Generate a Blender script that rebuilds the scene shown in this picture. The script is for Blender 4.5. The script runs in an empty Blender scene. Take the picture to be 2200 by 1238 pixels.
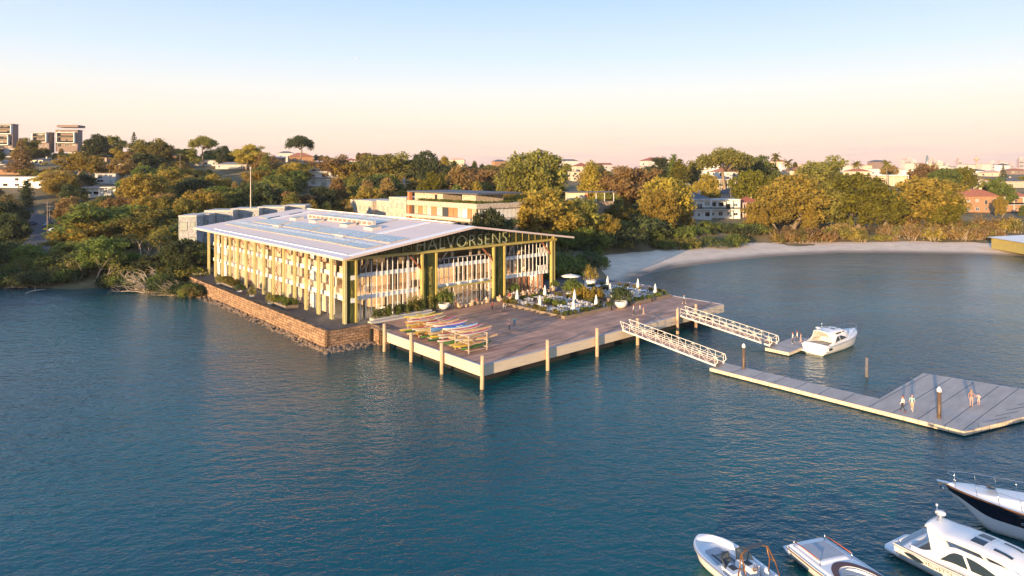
import bpy, math, random
from mathutils import Vector, Matrix, noise as mnoise
R = math.radians
random.seed(7)
scene = bpy.context.scene
COL = scene.collection

# ---------------------------------------------------------------- camera, sky, sun, exposure
F, CH, HY = 1408.0, 26.5, 370.0          # focal length in photo px, eye height, eye-level row
cam_d = bpy.data.cameras.new('camera')
cam = bpy.data.objects.new('camera', cam_d); COL.objects.link(cam)
cam.location = (0, 0, CH); cam.rotation_euler = (R(90), 0, 0)
cam_d.sensor_width = 36; cam_d.lens = 36 * F / 2200
cam_d.shift_y = -(619 - HY) / 2200
cam_d.clip_start = 0.5; cam_d.clip_end = 40000
scene.camera = cam

SUN_EL = R(6.5)
SUN_TO = Vector((-.521, -.853, 0)).normalized()       # towards the sun, on the ground
def lin(c):
    return tuple(((v + .055) / 1.055) ** 2.4 if v > .04045 else v / 12.92 for v in c)

world = bpy.data.worlds.new('World'); scene.world = world; world.use_nodes = True
wn, wl = world.node_tree.nodes, world.node_tree.links
wn.clear()
wo = wn.new('ShaderNodeOutputWorld'); bg = wn.new('ShaderNodeBackground')
sky = wn.new('ShaderNodeTexSky'); sky.sky_type = 'NISHITA'; sky.sun_disc = False
sky.sun_elevation = SUN_EL; sky.sun_rotation = math.atan2(SUN_TO.x, SUN_TO.y)
sky.air_density = 1.0; sky.dust_density = 0.6; sky.ozone_density = 2.0
tc = wn.new('ShaderNodeTexCoord'); sep = wn.new('ShaderNodeSeparateXYZ'); ramp = wn.new('ShaderNodeValToRGB')
wl.new(tc.outputs['Generated'], sep.inputs[0]); wl.new(sep.outputs['Z'], ramp.inputs[0])
els = ramp.color_ramp.elements
# colours the sky shows, as 0-255 display values by sine of elevation; divided by the exposure gain below
stops = [(0.0, (230, 184, 176)), (.018, (243, 203, 186)), (.045, (251, 218, 194)), (.08, (248, 229, 210)), (.12, (234, 233, 228)),
         (.17, (208, 225, 242)), (.26, (172, 204, 244)), (.5, (140, 182, 238)), (1.0, (126, 168, 226))]
while len(els) < len(stops): els.new(.5)
for e, (p, c) in zip(els, stops):
    e.position = p; e.color = (*[v / 1.08 for v in lin(tuple(k / 255 for k in c))], 1)
# thin high cloud far off, low over the city
cm = wn.new('ShaderNodeMapping'); cm.inputs['Scale'].default_value = (3, 3, 46)
wl.new(tc.outputs['Generated'], cm.inputs[0])
cn = wn.new('ShaderNodeTexNoise'); cn.inputs['Scale'].default_value = 2.6; cn.inputs['Detail'].default_value = 5
wl.new(cm.outputs[0], cn.inputs['Vector'])
cr = wn.new('ShaderNodeValToRGB'); cr.color_ramp.elements[0].position = .50; cr.color_ramp.elements[1].position = .68
wl.new(cn.outputs[0], cr.inputs[0])
band = wn.new('ShaderNodeValToRGB')
be = band.color_ramp.elements; be[0].position = 0; be[0].color = (1, 1, 1, 1); be[1].position = .07; be[1].color = (0, 0, 0, 1)
wl.new(sep.outputs['Z'], band.inputs[0])
mm = wn.new('ShaderNodeMath'); mm.operation = 'MULTIPLY'; wl.new(cr.outputs[0], mm.inputs[0]); wl.new(band.outputs[0], mm.inputs[1])
mm2 = wn.new('ShaderNodeMath'); mm2.operation = 'MULTIPLY'; mm2.inputs[1].default_value = .8; wl.new(mm.outputs[0], mm2.inputs[0])
cmix = wn.new('ShaderNodeMixRGB'); wl.new(mm2.outputs[0], cmix.inputs[0]); wl.new(ramp.outputs[0], cmix.inputs[1]); cmix.inputs[2].default_value = (*lin((.79, .69, .71)), 1)
sc1 = wn.new('ShaderNodeVectorMath'); sc1.operation = 'SCALE'; sc1.inputs['Scale'].default_value = 5.4     # ramp to the physical sky's brightness
wl.new(cmix.outputs[0], sc1.inputs[0])
mx = wn.new('ShaderNodeMixRGB'); mx.inputs[0].default_value = .92
wl.new(sky.outputs[0], mx.inputs[1]); wl.new(sc1.outputs[0], mx.inputs[2])
wl.new(mx.outputs[0], bg.inputs[0]); bg.inputs[1].default_value = 0.12
wl.new(bg.outputs[0], wo.inputs[0])

sun_d = bpy.data.lights.new('sun', 'SUN'); sun_d.energy = 5.0; sun_d.angle = R(.53); sun_d.color = (1.0, .69, .38)
sun = bpy.data.objects.new('sun', sun_d); COL.objects.link(sun)
to_sun = Vector((SUN_TO.x * math.cos(SUN_EL), SUN_TO.y * math.cos(SUN_EL), math.sin(SUN_EL)))
sun.rotation_euler = to_sun.to_track_quat('Z', 'Y').to_euler(); sun.location = (-60, -90, 60)
vs = scene.view_settings; vs.view_transform = 'Standard'; vs.look = 'None'; vs.exposure = 1.08; vs.gamma = 1; vs.use_curve_mapping = False
scene.cycles.use_denoising = True
scene.cycles.max_bounces = 6; scene.cycles.transparent_max_bounces = 12; scene.cycles.diffuse_bounces = 3; scene.cycles.glossy_bounces = 3
scene.cycles.caustics_reflective = False; scene.cycles.caustics_refractive = False

# ---------------------------------------------------------------- helpers
UX, UY = .7466, .6653
ORG = (-26.1, 102.4)
TH = math.atan2(UY, UX)
def L(s, t, z=0.0):                       # the quay's own axes: s along the gable, t along the long side
    return Vector((ORG[0] + s * UX - t * UY, ORG[1] + s * UY + t * UX, z))
def G(px, py, z=0.0):                     # where a sight line meets a level z
    D = F * (CH - z) / (py - HY)
    return Vector(((px - 1100) * D / F, D, z))
def at(px, D, z):
    return Vector(((px - 1100) * D / F, D, z))

class MB:
    def __init__(s): s.v = []; s.f = []; s.m = []; s.sm = []
    def add(s, vs, fs, m=0, smooth=False):
        o = len(s.v); s.v += [tuple(v) for v in vs]
        for f in fs: s.f.append([i + o for i in f]); s.m.append(m); s.sm.append(smooth)
        return s
    def box(s, x0, x1, y0, y1, z0, z1, m=0):
        return s.add([(x0,y0,z0),(x1,y0,z0),(x1,y1,z0),(x0,y1,z0),(x0,y0,z1),(x1,y0,z1),(x1,y1,z1),(x0,y1,z1)],
                     [(0,3,2,1),(4,5,6,7),(0,1,5,4),(1,2,6,5),(2,3,7,6),(3,0,4,7)], m)
    def obox(s, c, sx, sy, sz, rz=0, m=0):            # centred in x,y, resting on c.z
        ca, sa = math.cos(rz), math.sin(rz)
        vs = []
        for z in (0, sz):
            for x, y in ((-sx/2,-sy/2),(sx/2,-sy/2),(sx/2,sy/2),(-sx/2,sy/2)):
                vs.append((c[0]+x*ca-y*sa, c[1]+x*sa+y*ca, c[2]+z))
        return s.add(vs, [(0,3,2,1),(4,5,6,7),(0,1,5,4),(1,2,6,5),(2,3,7,6),(3,0,4,7)], m)
    def beam(s, a, b, w, h=None, m=0):
        h = h or w; a = Vector(a); b = Vector(b); d = (b - a)
        if d.length < 1e-6: return s
        d.normalize()
        up = Vector((0,0,1)) if abs(d.z) < .95 else Vector((1,0,0))
        x = d.cross(up).normalized() * w/2; y = x.cross(d).normalized() * h/2
        vs = [a-x-y, a+x-y, a+x+y, a-x+y, b-x-y, b+x-y, b+x+y, b-x+y]
        return s.add(vs, [(0,1,2,3),(7,6,5,4),(0,4,5,1),(1,5,6,2),(2,6,7,3),(3,7,4,0)], m)
    def tube(s, pts, r, n=8, m=0, cap=True):
        pts = [Vector(p) for p in pts]; rs = r if isinstance(r, (list, tuple)) else [r]*len(pts)
        vs = []; fs = []
        for i, p in enumerate(pts):
            d = (pts[min(i+1, len(pts)-1)] - pts[max(i-1, 0)]).normalized()
            up = Vector((0,0,1)) if abs(d.z) < .9 else Vector((1,0,0))
            x = d.cross(up).normalized(); y = x.cross(d).normalized()
            for k in range(n):
                a = 2*math.pi*k/n; vs.append(p + (x*math.cos(a) + y*math.sin(a))*rs[i])
        for i in range(len(pts)-1):
            for k in range(n):
                fs.append((i*n+k, i*n+(k+1)%n, (i+1)*n+(k+1)%n, (i+1)*n+k))
        if cap: fs.append(tuple(range(n-1,-1,-1))); fs.append(tuple((len(pts)-1)*n+k for k in range(n)))
        return s.add(vs, fs, m, True)
    def lathe(s, prof, c=(0,0,0), n=16, m=0):
        vs = []; fs = []
        for r_, z in prof:
            for k in range(n):
                a = 2*math.pi*k/n; vs.append((c[0]+r_*math.cos(a), c[1]+r_*math.sin(a), c[2]+z))
        for i in range(len(prof)-1):
            for k in range(n): fs.append((i*n+k, i*n+(k+1)%n, (i+1)*n+(k+1)%n, (i+1)*n+k))
        fs.append(tuple(range(n-1,-1,-1))); fs.append(tuple((len(prof)-1)*n+k for k in range(n)))
        return s.add(vs, fs, m, True)
    def prism(s, poly, z0, z1, m=0):
        n = len(poly); vs = [(p[0],p[1],z0) for p in poly] + [(p[0],p[1],z1) for p in poly]
        return s.add(vs, [tuple(range(n-1,-1,-1)), tuple(range(n,2*n))] + [(i,(i+1)%n,n+(i+1)%n,n+i) for i in range(n)], m)
    def hip(s, x0, x1, y0, y1, z0, z1, ov=.5, m=0, gable=False):
        x0-=ov; x1+=ov; y0-=ov; y1+=ov
        if x1-x0 >= y1-y0:
            i = 0 if gable else (y1-y0)/2; ym=(y0+y1)/2; r=[(x0+i,ym,z1),(x1-i-.001,ym,z1)]
            vs=[(x0,y0,z0),(x1,y0,z0),(x1,y1,z0),(x0,y1,z0)]+r
            fs=[(0,1,5,4),(2,3,4,5),(1,2,5),(3,0,4),(3,2,1,0)]
        else:
            i = 0 if gable else (x1-x0)/2; xm=(x0+x1)/2; r=[(xm,y0+i,z1),(xm,y1-i-.001,z1)]
            vs=[(x0,y0,z0),(x1,y0,z0),(x1,y1,z0),(x0,y1,z0)]+r
            fs=[(0,1,4),(1,2,5,4),(2,3,5),(3,0,4,5),(3,2,1,0)]
        return s.add(vs, fs, m)
    def mesh(s, name, mats):
        me = bpy.data.meshes.new(name); me.from_pydata(s.v, [], s.f)
        for m in (mats if isinstance(mats, (list, tuple)) else [mats]): me.materials.append(m)
        me.polygons.foreach_set('material_index', s.m); me.polygons.foreach_set('use_smooth', s.sm)
        me.update(); return me
    def build(s, name, mats, parent=None, loc=None, rz=0):
        o = bpy.data.objects.new(name, s.mesh(name, mats)); COL.objects.link(o)
        if parent: o.parent = parent
        if loc is not None: o.location = loc
        o.rotation_euler.z = rz
        return o
def tag(o, label=None, cat=None, group=None, kind=None):
    if label: o['label'] = label
    if cat: o['category'] = cat
    if group: o['group'] = group
    if kind: o['kind'] = kind
    return o
def empty(name, loc, rz=0, label=None, cat=None, group=None):
    o = bpy.data.objects.new(name, None); COL.objects.link(o); o.location = loc; o.rotation_euler = (0, 0, rz)
    o.empty_display_size = .3
    return tag(o, label, cat, group)
def copy_tree(o, parent=None):
    c = o.copy(); COL.objects.link(c)
    if parent: c.parent = parent
    for ch in list(o.children): copy_tree(ch, c)
    return c

# ---------------------------------------------------------------- materials
def mat(name, col, rough=.8, metal=0, var=.0, nscale=1.0, bump=0, bscale=8, spec=None, objvar=0, col2=None, stretch=None, emit=None, alpha=None):
    m = bpy.data.materials.new(name); m.use_nodes = True
    n, l = m.node_tree.nodes, m.node_tree.links; b = n['Principled BSDF']
    b.inputs['Base Color'].default_value = (*col, 1); b.inputs['Roughness'].default_value = rough; b.inputs['Metallic'].default_value = metal
    if spec is not None: b.inputs['Specular IOR Level'].default_value = spec
    t = n.new('ShaderNodeTexCoord'); vec = t.outputs['Object']
    if stretch:
        mp = n.new('ShaderNodeMapping'); mp.inputs['Scale'].default_value = stretch; l.new(vec, mp.inputs[0]); vec = mp.outputs[0]
    out = None
    if var or col2:
        ns = n.new('ShaderNodeTexNoise'); ns.inputs['Scale'].default_value = nscale; ns.inputs['Detail'].default_value = 6; ns.inputs['Roughness'].default_value = .65
        l.new(vec, ns.inputs['Vector'])
        r_ = n.new('ShaderNodeValToRGB'); r_.color_ramp.elements[0].position = .32; r_.color_ramp.elements[1].position = .68
        a = tuple(c*(1-var) for c in col); c2 = col2 or tuple(min(1, c*(1+var)) for c in col)
        r_.color_ramp.elements[0].color = (*a, 1); r_.color_ramp.elements[1].color = (*c2, 1)
        l.new(ns.outputs[0], r_.inputs[0]); out = r_.outputs[0]
    if objvar:
        oi = n.new('ShaderNodeObjectInfo'); hs = n.new('ShaderNodeHueSaturation')
        mr = n.new('ShaderNodeMapRange'); mr.inputs[3].default_value = 1-objvar; mr.inputs[4].default_value = 1+objvar
        mh = n.new('ShaderNodeMapRange'); mh.inputs[3].default_value = .5-objvar*.05; mh.inputs[4].default_value = .5+objvar*.05
        l.new(oi.outputs['Random'], mr.inputs[0]); l.new(oi.outputs['Random'], mh.inputs[0])
        l.new(mr.outputs[0], hs.inputs['Value']); l.new(mh.outputs[0], hs.inputs['Hue'])
        if out: l.new(out, hs.inputs['Color'])
        else: hs.inputs['Color'].default_value = (*col, 1)
        out = hs.outputs[0]
    if out: l.new(out, b.inputs['Base Color'])
    if bump:
        nb = n.new('ShaderNodeTexNoise'); nb.inputs['Scale'].default_value = bscale; nb.inputs['Detail'].default_value = 4; l.new(vec, nb.inputs['Vector'])
        bp = n.new('ShaderNodeBump'); bp.inputs['Strength'].default_value = bump; bp.inputs['Distance'].default_value = .1
        l.new(nb.outputs[0], bp.inputs['Height']); l.new(bp.outputs[0], b.inputs['Normal'])
    if emit: b.inputs['Emission Color'].default_value = (*emit[0], 1); b.inputs['Emission Strength'].default_value = emit[1]
    return m
def glass(name, tint, refl_rough=.03, clear=.5, col=(.02,.03,.035)):
    """window glass: partly see-through, partly dark body with a sharp reflection"""
    m = bpy.data.materials.new(name); m.use_nodes = True
    n, l = m.node_tree.nodes, m.node_tree.links; n.clear()
    o = n.new('ShaderNodeOutputMaterial'); tr = n.new('ShaderNodeBsdfTransparent'); tr.inputs[0].default_value = (*tint, 1)
    p = n.new('ShaderNodeBsdfPrincipled'); p.inputs['Base Color'].default_value = (*col, 1); p.inputs['Roughness'].default_value = refl_rough
    mx_ = n.new('ShaderNodeMixShader'); mx_.inputs[0].default_value = clear
    fr = n.new('ShaderNodeFresnel'); fr.inputs[0].default_value = 1.5
    mt = n.new('ShaderNodeMath'); mt.operation = 'SUBTRACT'; mt.inputs[0].default_value = clear; mt.use_clamp = True
    l.new(fr.outputs[0], mt.inputs[1]); l.new(mt.outputs[0], mx_.inputs[0])
    l.new(p.outputs[0], mx_.inputs[1]); l.new(tr.outputs[0], mx_.inputs[2]); l.new(mx_.outputs[0], o.inputs[0])
    return m
def brickmat(name, c1, c2, mortar, scale, bw, bh, msize=.02, rough=.9, bump=.4, wild=0):
    m = bpy.data.materials.new(name); m.use_nodes = True
    n, l = m.node_tree.nodes, m.node_tree.links; b = n['Principled BSDF']; b.inputs['Roughness'].default_value = rough
    t = n.new('ShaderNodeTexCoord'); sp = n.new('ShaderNodeSeparateXYZ'); l.new(t.outputs['Object'], sp.inputs[0])
    ad = n.new('ShaderNodeMath'); ad.operation = 'ADD'; l.new(sp.outputs[0], ad.inputs[0]); l.new(sp.outputs[1], ad.inputs[1])
    cb = n.new('ShaderNodeCombineXYZ'); l.new(ad.outputs[0], cb.inputs[0]); l.new(sp.outputs[2], cb.inputs[1])
    v = cb.outputs[0]
    if wild:
        nz = n.new('ShaderNodeTexNoise'); nz.inputs['Scale'].default_value = 2.1; l.new(v, nz.inputs['Vector'])
        mxv = n.new('ShaderNodeMixRGB'); mxv.blend_type = 'ADD'; mxv.inputs[0].default_value = wild; l.new(v, mxv.inputs[1]); l.new(nz.outputs['Color'], mxv.inputs[2]); v = mxv.outputs[0]
    br = n.new('ShaderNodeTexBrick'); br.inputs['Scale'].default_value = scale; br.inputs['Brick Width'].default_value = bw; br.inputs['Row Height'].default_value = bh
    br.inputs['Mortar Size'].default_value = msize; br.inputs['Color1'].default_value = (*c1, 1); br.inputs['Color2'].default_value = (*c2, 1); br.inputs['Mortar'].default_value = (*mortar, 1)
    br.inputs['Bias'].default_value = 0; br.offset = .47
    l.new(v, br.inputs['Vector'])
    ns = n.new('ShaderNodeTexNoise'); ns.inputs['Scale'].default_value = 2.2; ns.inputs['Detail'].default_value = 8; l.new(t.outputs['Object'], ns.inputs['Vector'])
    mr = n.new('ShaderNodeMapRange'); mr.inputs[1].default_value = .3; mr.inputs[2].default_value = .7; mr.inputs[3].default_value = .5; mr.inputs[4].default_value = 1.3; l.new(ns.outputs[0], mr.inputs[0])
    vm = n.new('ShaderNodeVectorMath'); vm.operation = 'SCALE'; l.new(br.outputs[0], vm.inputs[0]); l.new(mr.outputs[0], vm.inputs['Scale'])
    l.new(vm.outputs[0], b.inputs['Base Color'])
    bp = n.new('ShaderNodeBump'); bp.inputs['Strength'].default_value = bump; bp.inputs['Distance'].default_value = .06; bp.invert = True
    l.new(br.outputs['Fac'], bp.inputs['Height']); l.new(bp.outputs[0], b.inputs['Normal'])
    return m
def plankmat(name, c1, c2, gap, w, along='x', rough=.75):
    """boards w wide running along one axis, each board its own tone"""
    m = bpy.data.materials.new(name); m.use_nodes = True
    n, l = m.node_tree.nodes, m.node_tree.links; b = n['Principled BSDF']; b.inputs['Roughness'].default_value = rough
    t = n.new('ShaderNodeTexCoord'); mp = n.new('ShaderNodeMapping'); l.new(t.outputs['Object'], mp.inputs[0])
    if along == 'y': mp.inputs['Rotation'].default_value = (0, 0, R(90))
    br = n.new('ShaderNodeTexBrick'); br.inputs['Scale'].default_value = 1; br.inputs['Brick Width'].default_value = 3.6; br.inputs['Row Height'].default_value = w
    br.inputs['Mortar Size'].default_value = w*.05; br.inputs['Color1'].default_value = (*c1, 1); br.inputs['Color2'].default_value = (*c2, 1); br.inputs['Mortar'].default_value = (*gap, 1)
    l.new(mp.outputs[0], br.inputs['Vector'])
    ns = n.new('ShaderNodeTexNoise'); ns.inputs['Scale'].default_value = .35; ns.inputs['Detail'].default_value = 8; l.new(t.outputs['Object'], ns.inputs['Vector'])
    mr = n.new('ShaderNodeMapRange'); mr.inputs[1].default_value = .3; mr.inputs[2].default_value = .7; mr.inputs[3].default_value = .72; mr.inputs[4].default_value = 1.22; l.new(ns.outputs[0], mr.inputs[0])
    mp2 = n.new('ShaderNodeMapping'); mp2.inputs['Scale'].default_value = (.10, 1.9, 1) if along == 'x' else (1.9, .10, 1); l.new(t.outputs['Object'], mp2.inputs[0])
    n2 = n.new('ShaderNodeTexNoise'); n2.inputs['Scale'].default_value = 1.0; n2.inputs['Detail'].default_value = 3; l.new(mp2.outputs[0], n2.inputs['Vector'])
    mr2 = n.new('ShaderNodeMapRange'); mr2.inputs[1].default_value = .35; mr2.inputs[2].default_value = .65; mr2.inputs[3].default_value = .72; mr2.inputs[4].default_value = 1.25; l.new(n2.outputs[0], mr2.inputs[0])
    ml = n.new('ShaderNodeMath'); ml.operation = 'MULTIPLY'; l.new(mr.outputs[0], ml.inputs[0]); l.new(mr2.outputs[0], ml.inputs[1])
    vm = n.new('ShaderNodeVectorMath'); vm.operation = 'SCALE'; l.new(br.outputs[0], vm.inputs[0]); l.new(ml.outputs[0], vm.inputs['Scale'])
    l.new(vm.outputs[0], b.inputs['Base Color'])
    return m
def leafmat(name, col, col2, objvar=.25, trans=.45):
    m = mat(name, col, .75, var=.35, nscale=.6, col2=col2, objvar=objvar, spec=.2)
    n, l = m.node_tree.nodes, m.node_tree.links; b = n['Principled BSDF']; o = n['Material Output']
    tl = n.new('ShaderNodeBsdfTranslucent'); ms = n.new('ShaderNodeMixShader'); ms.inputs[0].default_value = trans
    src = b.inputs['Base Color'].links[0].from_socket; l.new(src, tl.inputs[0])
    l.new(b.outputs[0], ms.inputs[1]); l.new(tl.outputs[0], ms.inputs[2]); l.new(ms.outputs[0], o.inputs[0])
    return m

M = {}
M['white'] = mat('white_paint', (.72,.71,.68), .5, var=.06, nscale=.8)
M['white2'] = mat('white_render', (.52,.49,.45), .8, var=.10, nscale=.5)
M['roofw'] = mat('pale_metal_roof', (.66,.53,.46), .45, var=.05, nscale=.15, stretch=(1,.1,1))
M['olive'] = mat('olive_green_steel', (.44,.36,.11), .45, var=.12, nscale=.6)
M['olivesun'] = mat('sunlit_olive_steel', (.55,.49,.24), .45, var=.14, nscale=.6)  # same olive steel made paler: the sunlight is put into the colour
M['dgreen'] = mat('dark_green_steel', (.045,.075,.045), .5, var=.1)
M['rust'] = mat('rust_red_steel', (.28,.11,.055), .6, var=.1)
M['concrete'] = mat('pale_concrete', (.52,.47,.40), .85, var=.14, nscale=.7, bump=.1)
M['fascia'] = mat('sandy_edge_beam', (.60,.50,.37), .85, var=.10, nscale=1.8, stretch=(.3,.3,2), bump=.15)
M['cap'] = mat('grey_edge_cap', (.38,.37,.40), .6, var=.08)
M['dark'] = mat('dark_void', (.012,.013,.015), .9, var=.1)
M['black'] = mat('black_metal', (.02,.02,.022), .4, var=.1)
M['paving'] = mat('charcoal_paving', (.075,.07,.075), .85, var=.28, nscale=1.2, bump=.1)
M['stone'] = brickmat('rough_sandstone_blocks', (.44,.27,.15), (.26,.155,.09), (.06,.04,.025), 1, .90, .42, .032, bump=.9, wild=.24)
M['rock'] = mat('weathered_rock', (.20,.145,.10), .95, var=.45, nscale=2.5, bump=.8, bscale=3)
M['deck'] = plankmat('weathered_deck_boards', (.50,.275,.175), (.40,.22,.15), (.16,.10,.07), .34)
M['pile'] = mat('timber_pile_wood', (.50,.35,.22), .85, var=.22, nscale=1.5, stretch=(6,6,.5), bump=.3)
M['glassc'] = glass('clear_facade_glass', (.86,.87,.84), clear=.80)
M['glassg'] = glass('green_tinted_glass', (.66,.72,.50), clear=.72, col=(.12,.14,.05))
M['glassd'] = glass('dark_window_glass', (.3,.33,.35), clear=.25, col=(.02,.025,.03))
M['curtain'] = mat('tan_curtain', (.50,.38,.27), .9, var=.30, nscale=1, stretch=(7,7,.1))
M['wood'] = mat('warm_interior_timber', (.60,.45,.29), .6, var=.25, nscale=1, stretch=(4,4,.3))
M['floorw'] = mat('interior_floor', (.32,.22,.14), .6, var=.15)
M['screen'] = mat('brown_timber_screen', (.46,.36,.26), .85, var=.45, nscale=1, stretch=(9,9,.6))
M['solar'] = brickmat('solar_cells', (.20,.27,.33), (.24,.31,.37), (.55,.52,.50), 1, 1.7, 1.05, .09, rough=.12, bump=0)
M['terracotta'] = mat('terracotta_tiles', (.34,.12,.065), .85, var=.22, nscale=1.5, objvar=.15)
M['slate'] = mat('blue_grey_roof', (.085,.09,.105), .7, var=.15, nscale=1)
M['orangebrick'] = brickmat('orange_brick', (.42,.22,.10), (.36,.17,.08), (.40,.30,.20), 1, .5, .18, .015, bump=.1)
M['greybrick'] = brickmat('pale_grey_brick', (.46,.45,.43), (.33,.33,.33), (.27,.27,.27), 1, 1.1, .24, .02, bump=.2)
M['creambrick'] = brickmat('cream_brick', (.60,.50,.38), (.54,.44,.34), (.46,.38,.30), 1, .9, .24, .02, bump=.1)
M['brownwall'] = mat('dark_brown_cladding', (.24,.17,.14), .8, var=.15)
M['salmon'] = mat('salmon_render', (.55,.36,.28), .85, var=.1)
M['cream'] = mat('cream_render', (.62,.52,.38), .85, var=.1, objvar=.1)
M['greyroof'] = mat('grey_roofing', (.22,.22,.24), .8, var=.15)
M['winframe'] = mat('dark_window_frame', (.05,.055,.06), .5)
M['blind'] = mat('greenish_blind', (.30,.33,.28), .7, var=.1)
M['asphalt'] = mat('worn_asphalt', (.06,.062,.07), .9, var=.2, nscale=.8)
M['orangedoor'] = mat('orange_shutter', (.50,.20,.09), .7, var=.1)
M['planter'] = mat('timber_planter', (.22,.17,.12), .85, var=.2, nscale=2)
M['canvas'] = mat('cream_canvas', (.78,.75,.68), .8, var=.05)
M['skin'] = mat('skin', (.45,.26,.18), .6, var=.05)
M['leaf_green'] = leafmat('leaf_green', (.10,.14,.03), (.24,.29,.06))
M['leaf_olive'] = leafmat('leaf_olive', (.16,.155,.036), (.35,.31,.065))
M['leaf_gold'] = leafmat('leaf_gold', (.29,.225,.038), (.52,.38,.065))
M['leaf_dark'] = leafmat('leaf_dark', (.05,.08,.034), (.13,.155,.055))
M['leaf_brown'] = leafmat('leaf_brown', (.26,.17,.06), (.44,.29,.10))
M['leaf_lime'] = leafmat('leaf_lime', (.13,.13,.015), (.24,.21,.02))
M['bark'] = mat('grey_bark', (.20,.155,.115), .95, var=.3, nscale=2, stretch=(3,3,.6))
M['palebark'] = mat('pale_bark', (.42,.34,.26), .9, var=.25, nscale=2, stretch=(2,2,.6))
# ---------------------------------------------------------------- terrain
TA = [-1.3, -.8, -.55, -.3, -.05, .2, .45, .65, 1.3]
TY = [60, 150, 200, 250, 300, 350, 400, 450, 500, 600, 800, 1600, 4000, 14000]
TZ = [[2,2,4,10,20,28,36,40,42,40,32,22,20,20],
      [2,2,4,10,20,28,36,40,42,40,32,22,20,20],
      [2,2,5,10,17,24,31,35,36,35,28,20,20,20],
      [2,2,4,8,13,20,29,33,33,32,28,20,20,20],
      [2,2,4,7,10,14,20,25,27,27,24,20,20,20],
      [1.5,1.5,4,6,9,13,18,24,27,27,24,20,20,20],
      [1.5,1.5,1.8,3,6,10,17,24,27,27,24,20,20,20],
      [1.5,1.5,1.8,2.5,3.5,6,13,18,22,25,22,18,16,16],
      [1.5,1.5,1.8,2.5,3.5,6,13,18,22,25,22,18,16,16]]
def seg(v, xs):
    if v <= xs[0]: return 0, 0.0
    for i in range(len(xs)-1):
        if v <= xs[i+1]: return i, (v-xs[i])/(xs[i+1]-xs[i])
    return len(xs)-2, 1.0
SHORE = [(-900,150),(-135,150),(-112,151),(-100,148),(-90,152),(-80,144),(-71,139),(L(-2,66).x,L(-2,66).y),(L(-2,0).x,L(-2,0).y),(L(46,0).x,L(46,0).y),(L(58,8).x,L(58,8).y),
         (29,158),(33,168),(45,182),(62,194),(81,206),(107,215),(130,215),(150,211),(165,205),(200,190),(330,150),(900,100)]
def shore_d(x, y):
    best = 1e9; sgn = -1; inside = False
    n = len(SHORE)
    for i in range(n-1):
        ax, ay = SHORE[i]; bx, by = SHORE[i+1]
        dx, dy = bx-ax, by-ay; t = max(0, min(1, ((x-ax)*dx+(y-ay)*dy)/(dx*dx+dy*dy)))
        d = math.hypot(x-ax-t*dx, y-ay-t*dy); best = min(best, d)
        if (ax <= x) != (bx <= x):
            if y > ay + (x-ax)/(bx-ax)*dy: inside = not inside
    return best if inside else -best
def terr(x, y):
    d = shore_d(x, y) if y < 420 else 200
    if d < 0: return max(-2.5, d*.5)
    i, fa = seg(x/max(y, 1), TA); j, fy = seg(y, TY)
    z = (TZ[i][j]*(1-fy)+TZ[i][j+1]*fy)*(1-fa) + (TZ[i+1][j]*(1-fy)+TZ[i+1][j+1]*fy)*fa
    slope = .055 if x > 20 else .35
    lim = slope*min(d, 24) + max(0, d-24)*.5
    s_, t_ = (x-ORG[0])*UX+(y-ORG[1])*UY, -(x-ORG[0])*UY+(y-ORG[1])*UX
    if -5 < s_ < 64 and -35 < t_ < 72: lim = min(lim, 1.3)
    z = min(z, lim)
    return z + .5*mnoise.noise((x*.05, y*.05, 0)) * min(1, d/30)
def hit(px, py):
    k = (px-1100)/F; y = 120.0
    while y < 3000:
        if terr(k*y, y) >= CH-(py-HY)*y/F: return Vector((k*y, y, terr(k*y, y)))
        y += 1.5
    return Vector((k*900, 900, terr(k*900, 900)))

xs = sorted(set([-1500,-1100,-800,-600,-480,-400] + [-360+6*i for i in range(27)] + [-200+4*i for i in range(100)] + [200+6*i for i in range(28)] + [420,520,640,800,1000,1300]))
ys = [100+4*i for i in range(45)] + [280+6*i for i in range(40)] + [530,560,600,650,700,800,1000,1300,1700,2300,3200,4500,6500,9000,14000]
g = MB(); idx = {}
gv = []; gf = []
for j, y in enumerate(ys):
    for i, x in enumerate(xs):
        X = x if y <= 700 else x*(1+(y-700)/700)
        idx[i, j] = len(gv); gv.append((X, y, terr(X, y)))
for j in range(len(ys)-1):
    for i in range(len(xs)-1):
        q = (idx[i,j], idx[i+1,j], idx[i+1,j+1], idx[i,j+1])
        if max(gv[k][2] for k in q) > -1.2: gf.append(q)
g.add(gv, gf, 0, True)
M['ground'] = mat('leaf_litter_and_grass', (.10,.10,.04), .95, var=.35, nscale=.12, col2=(.24,.17,.08))
tag(g.build('hillside_ground', M['ground']), 'brown green hillside ground under the trees', kind='structure')

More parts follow.
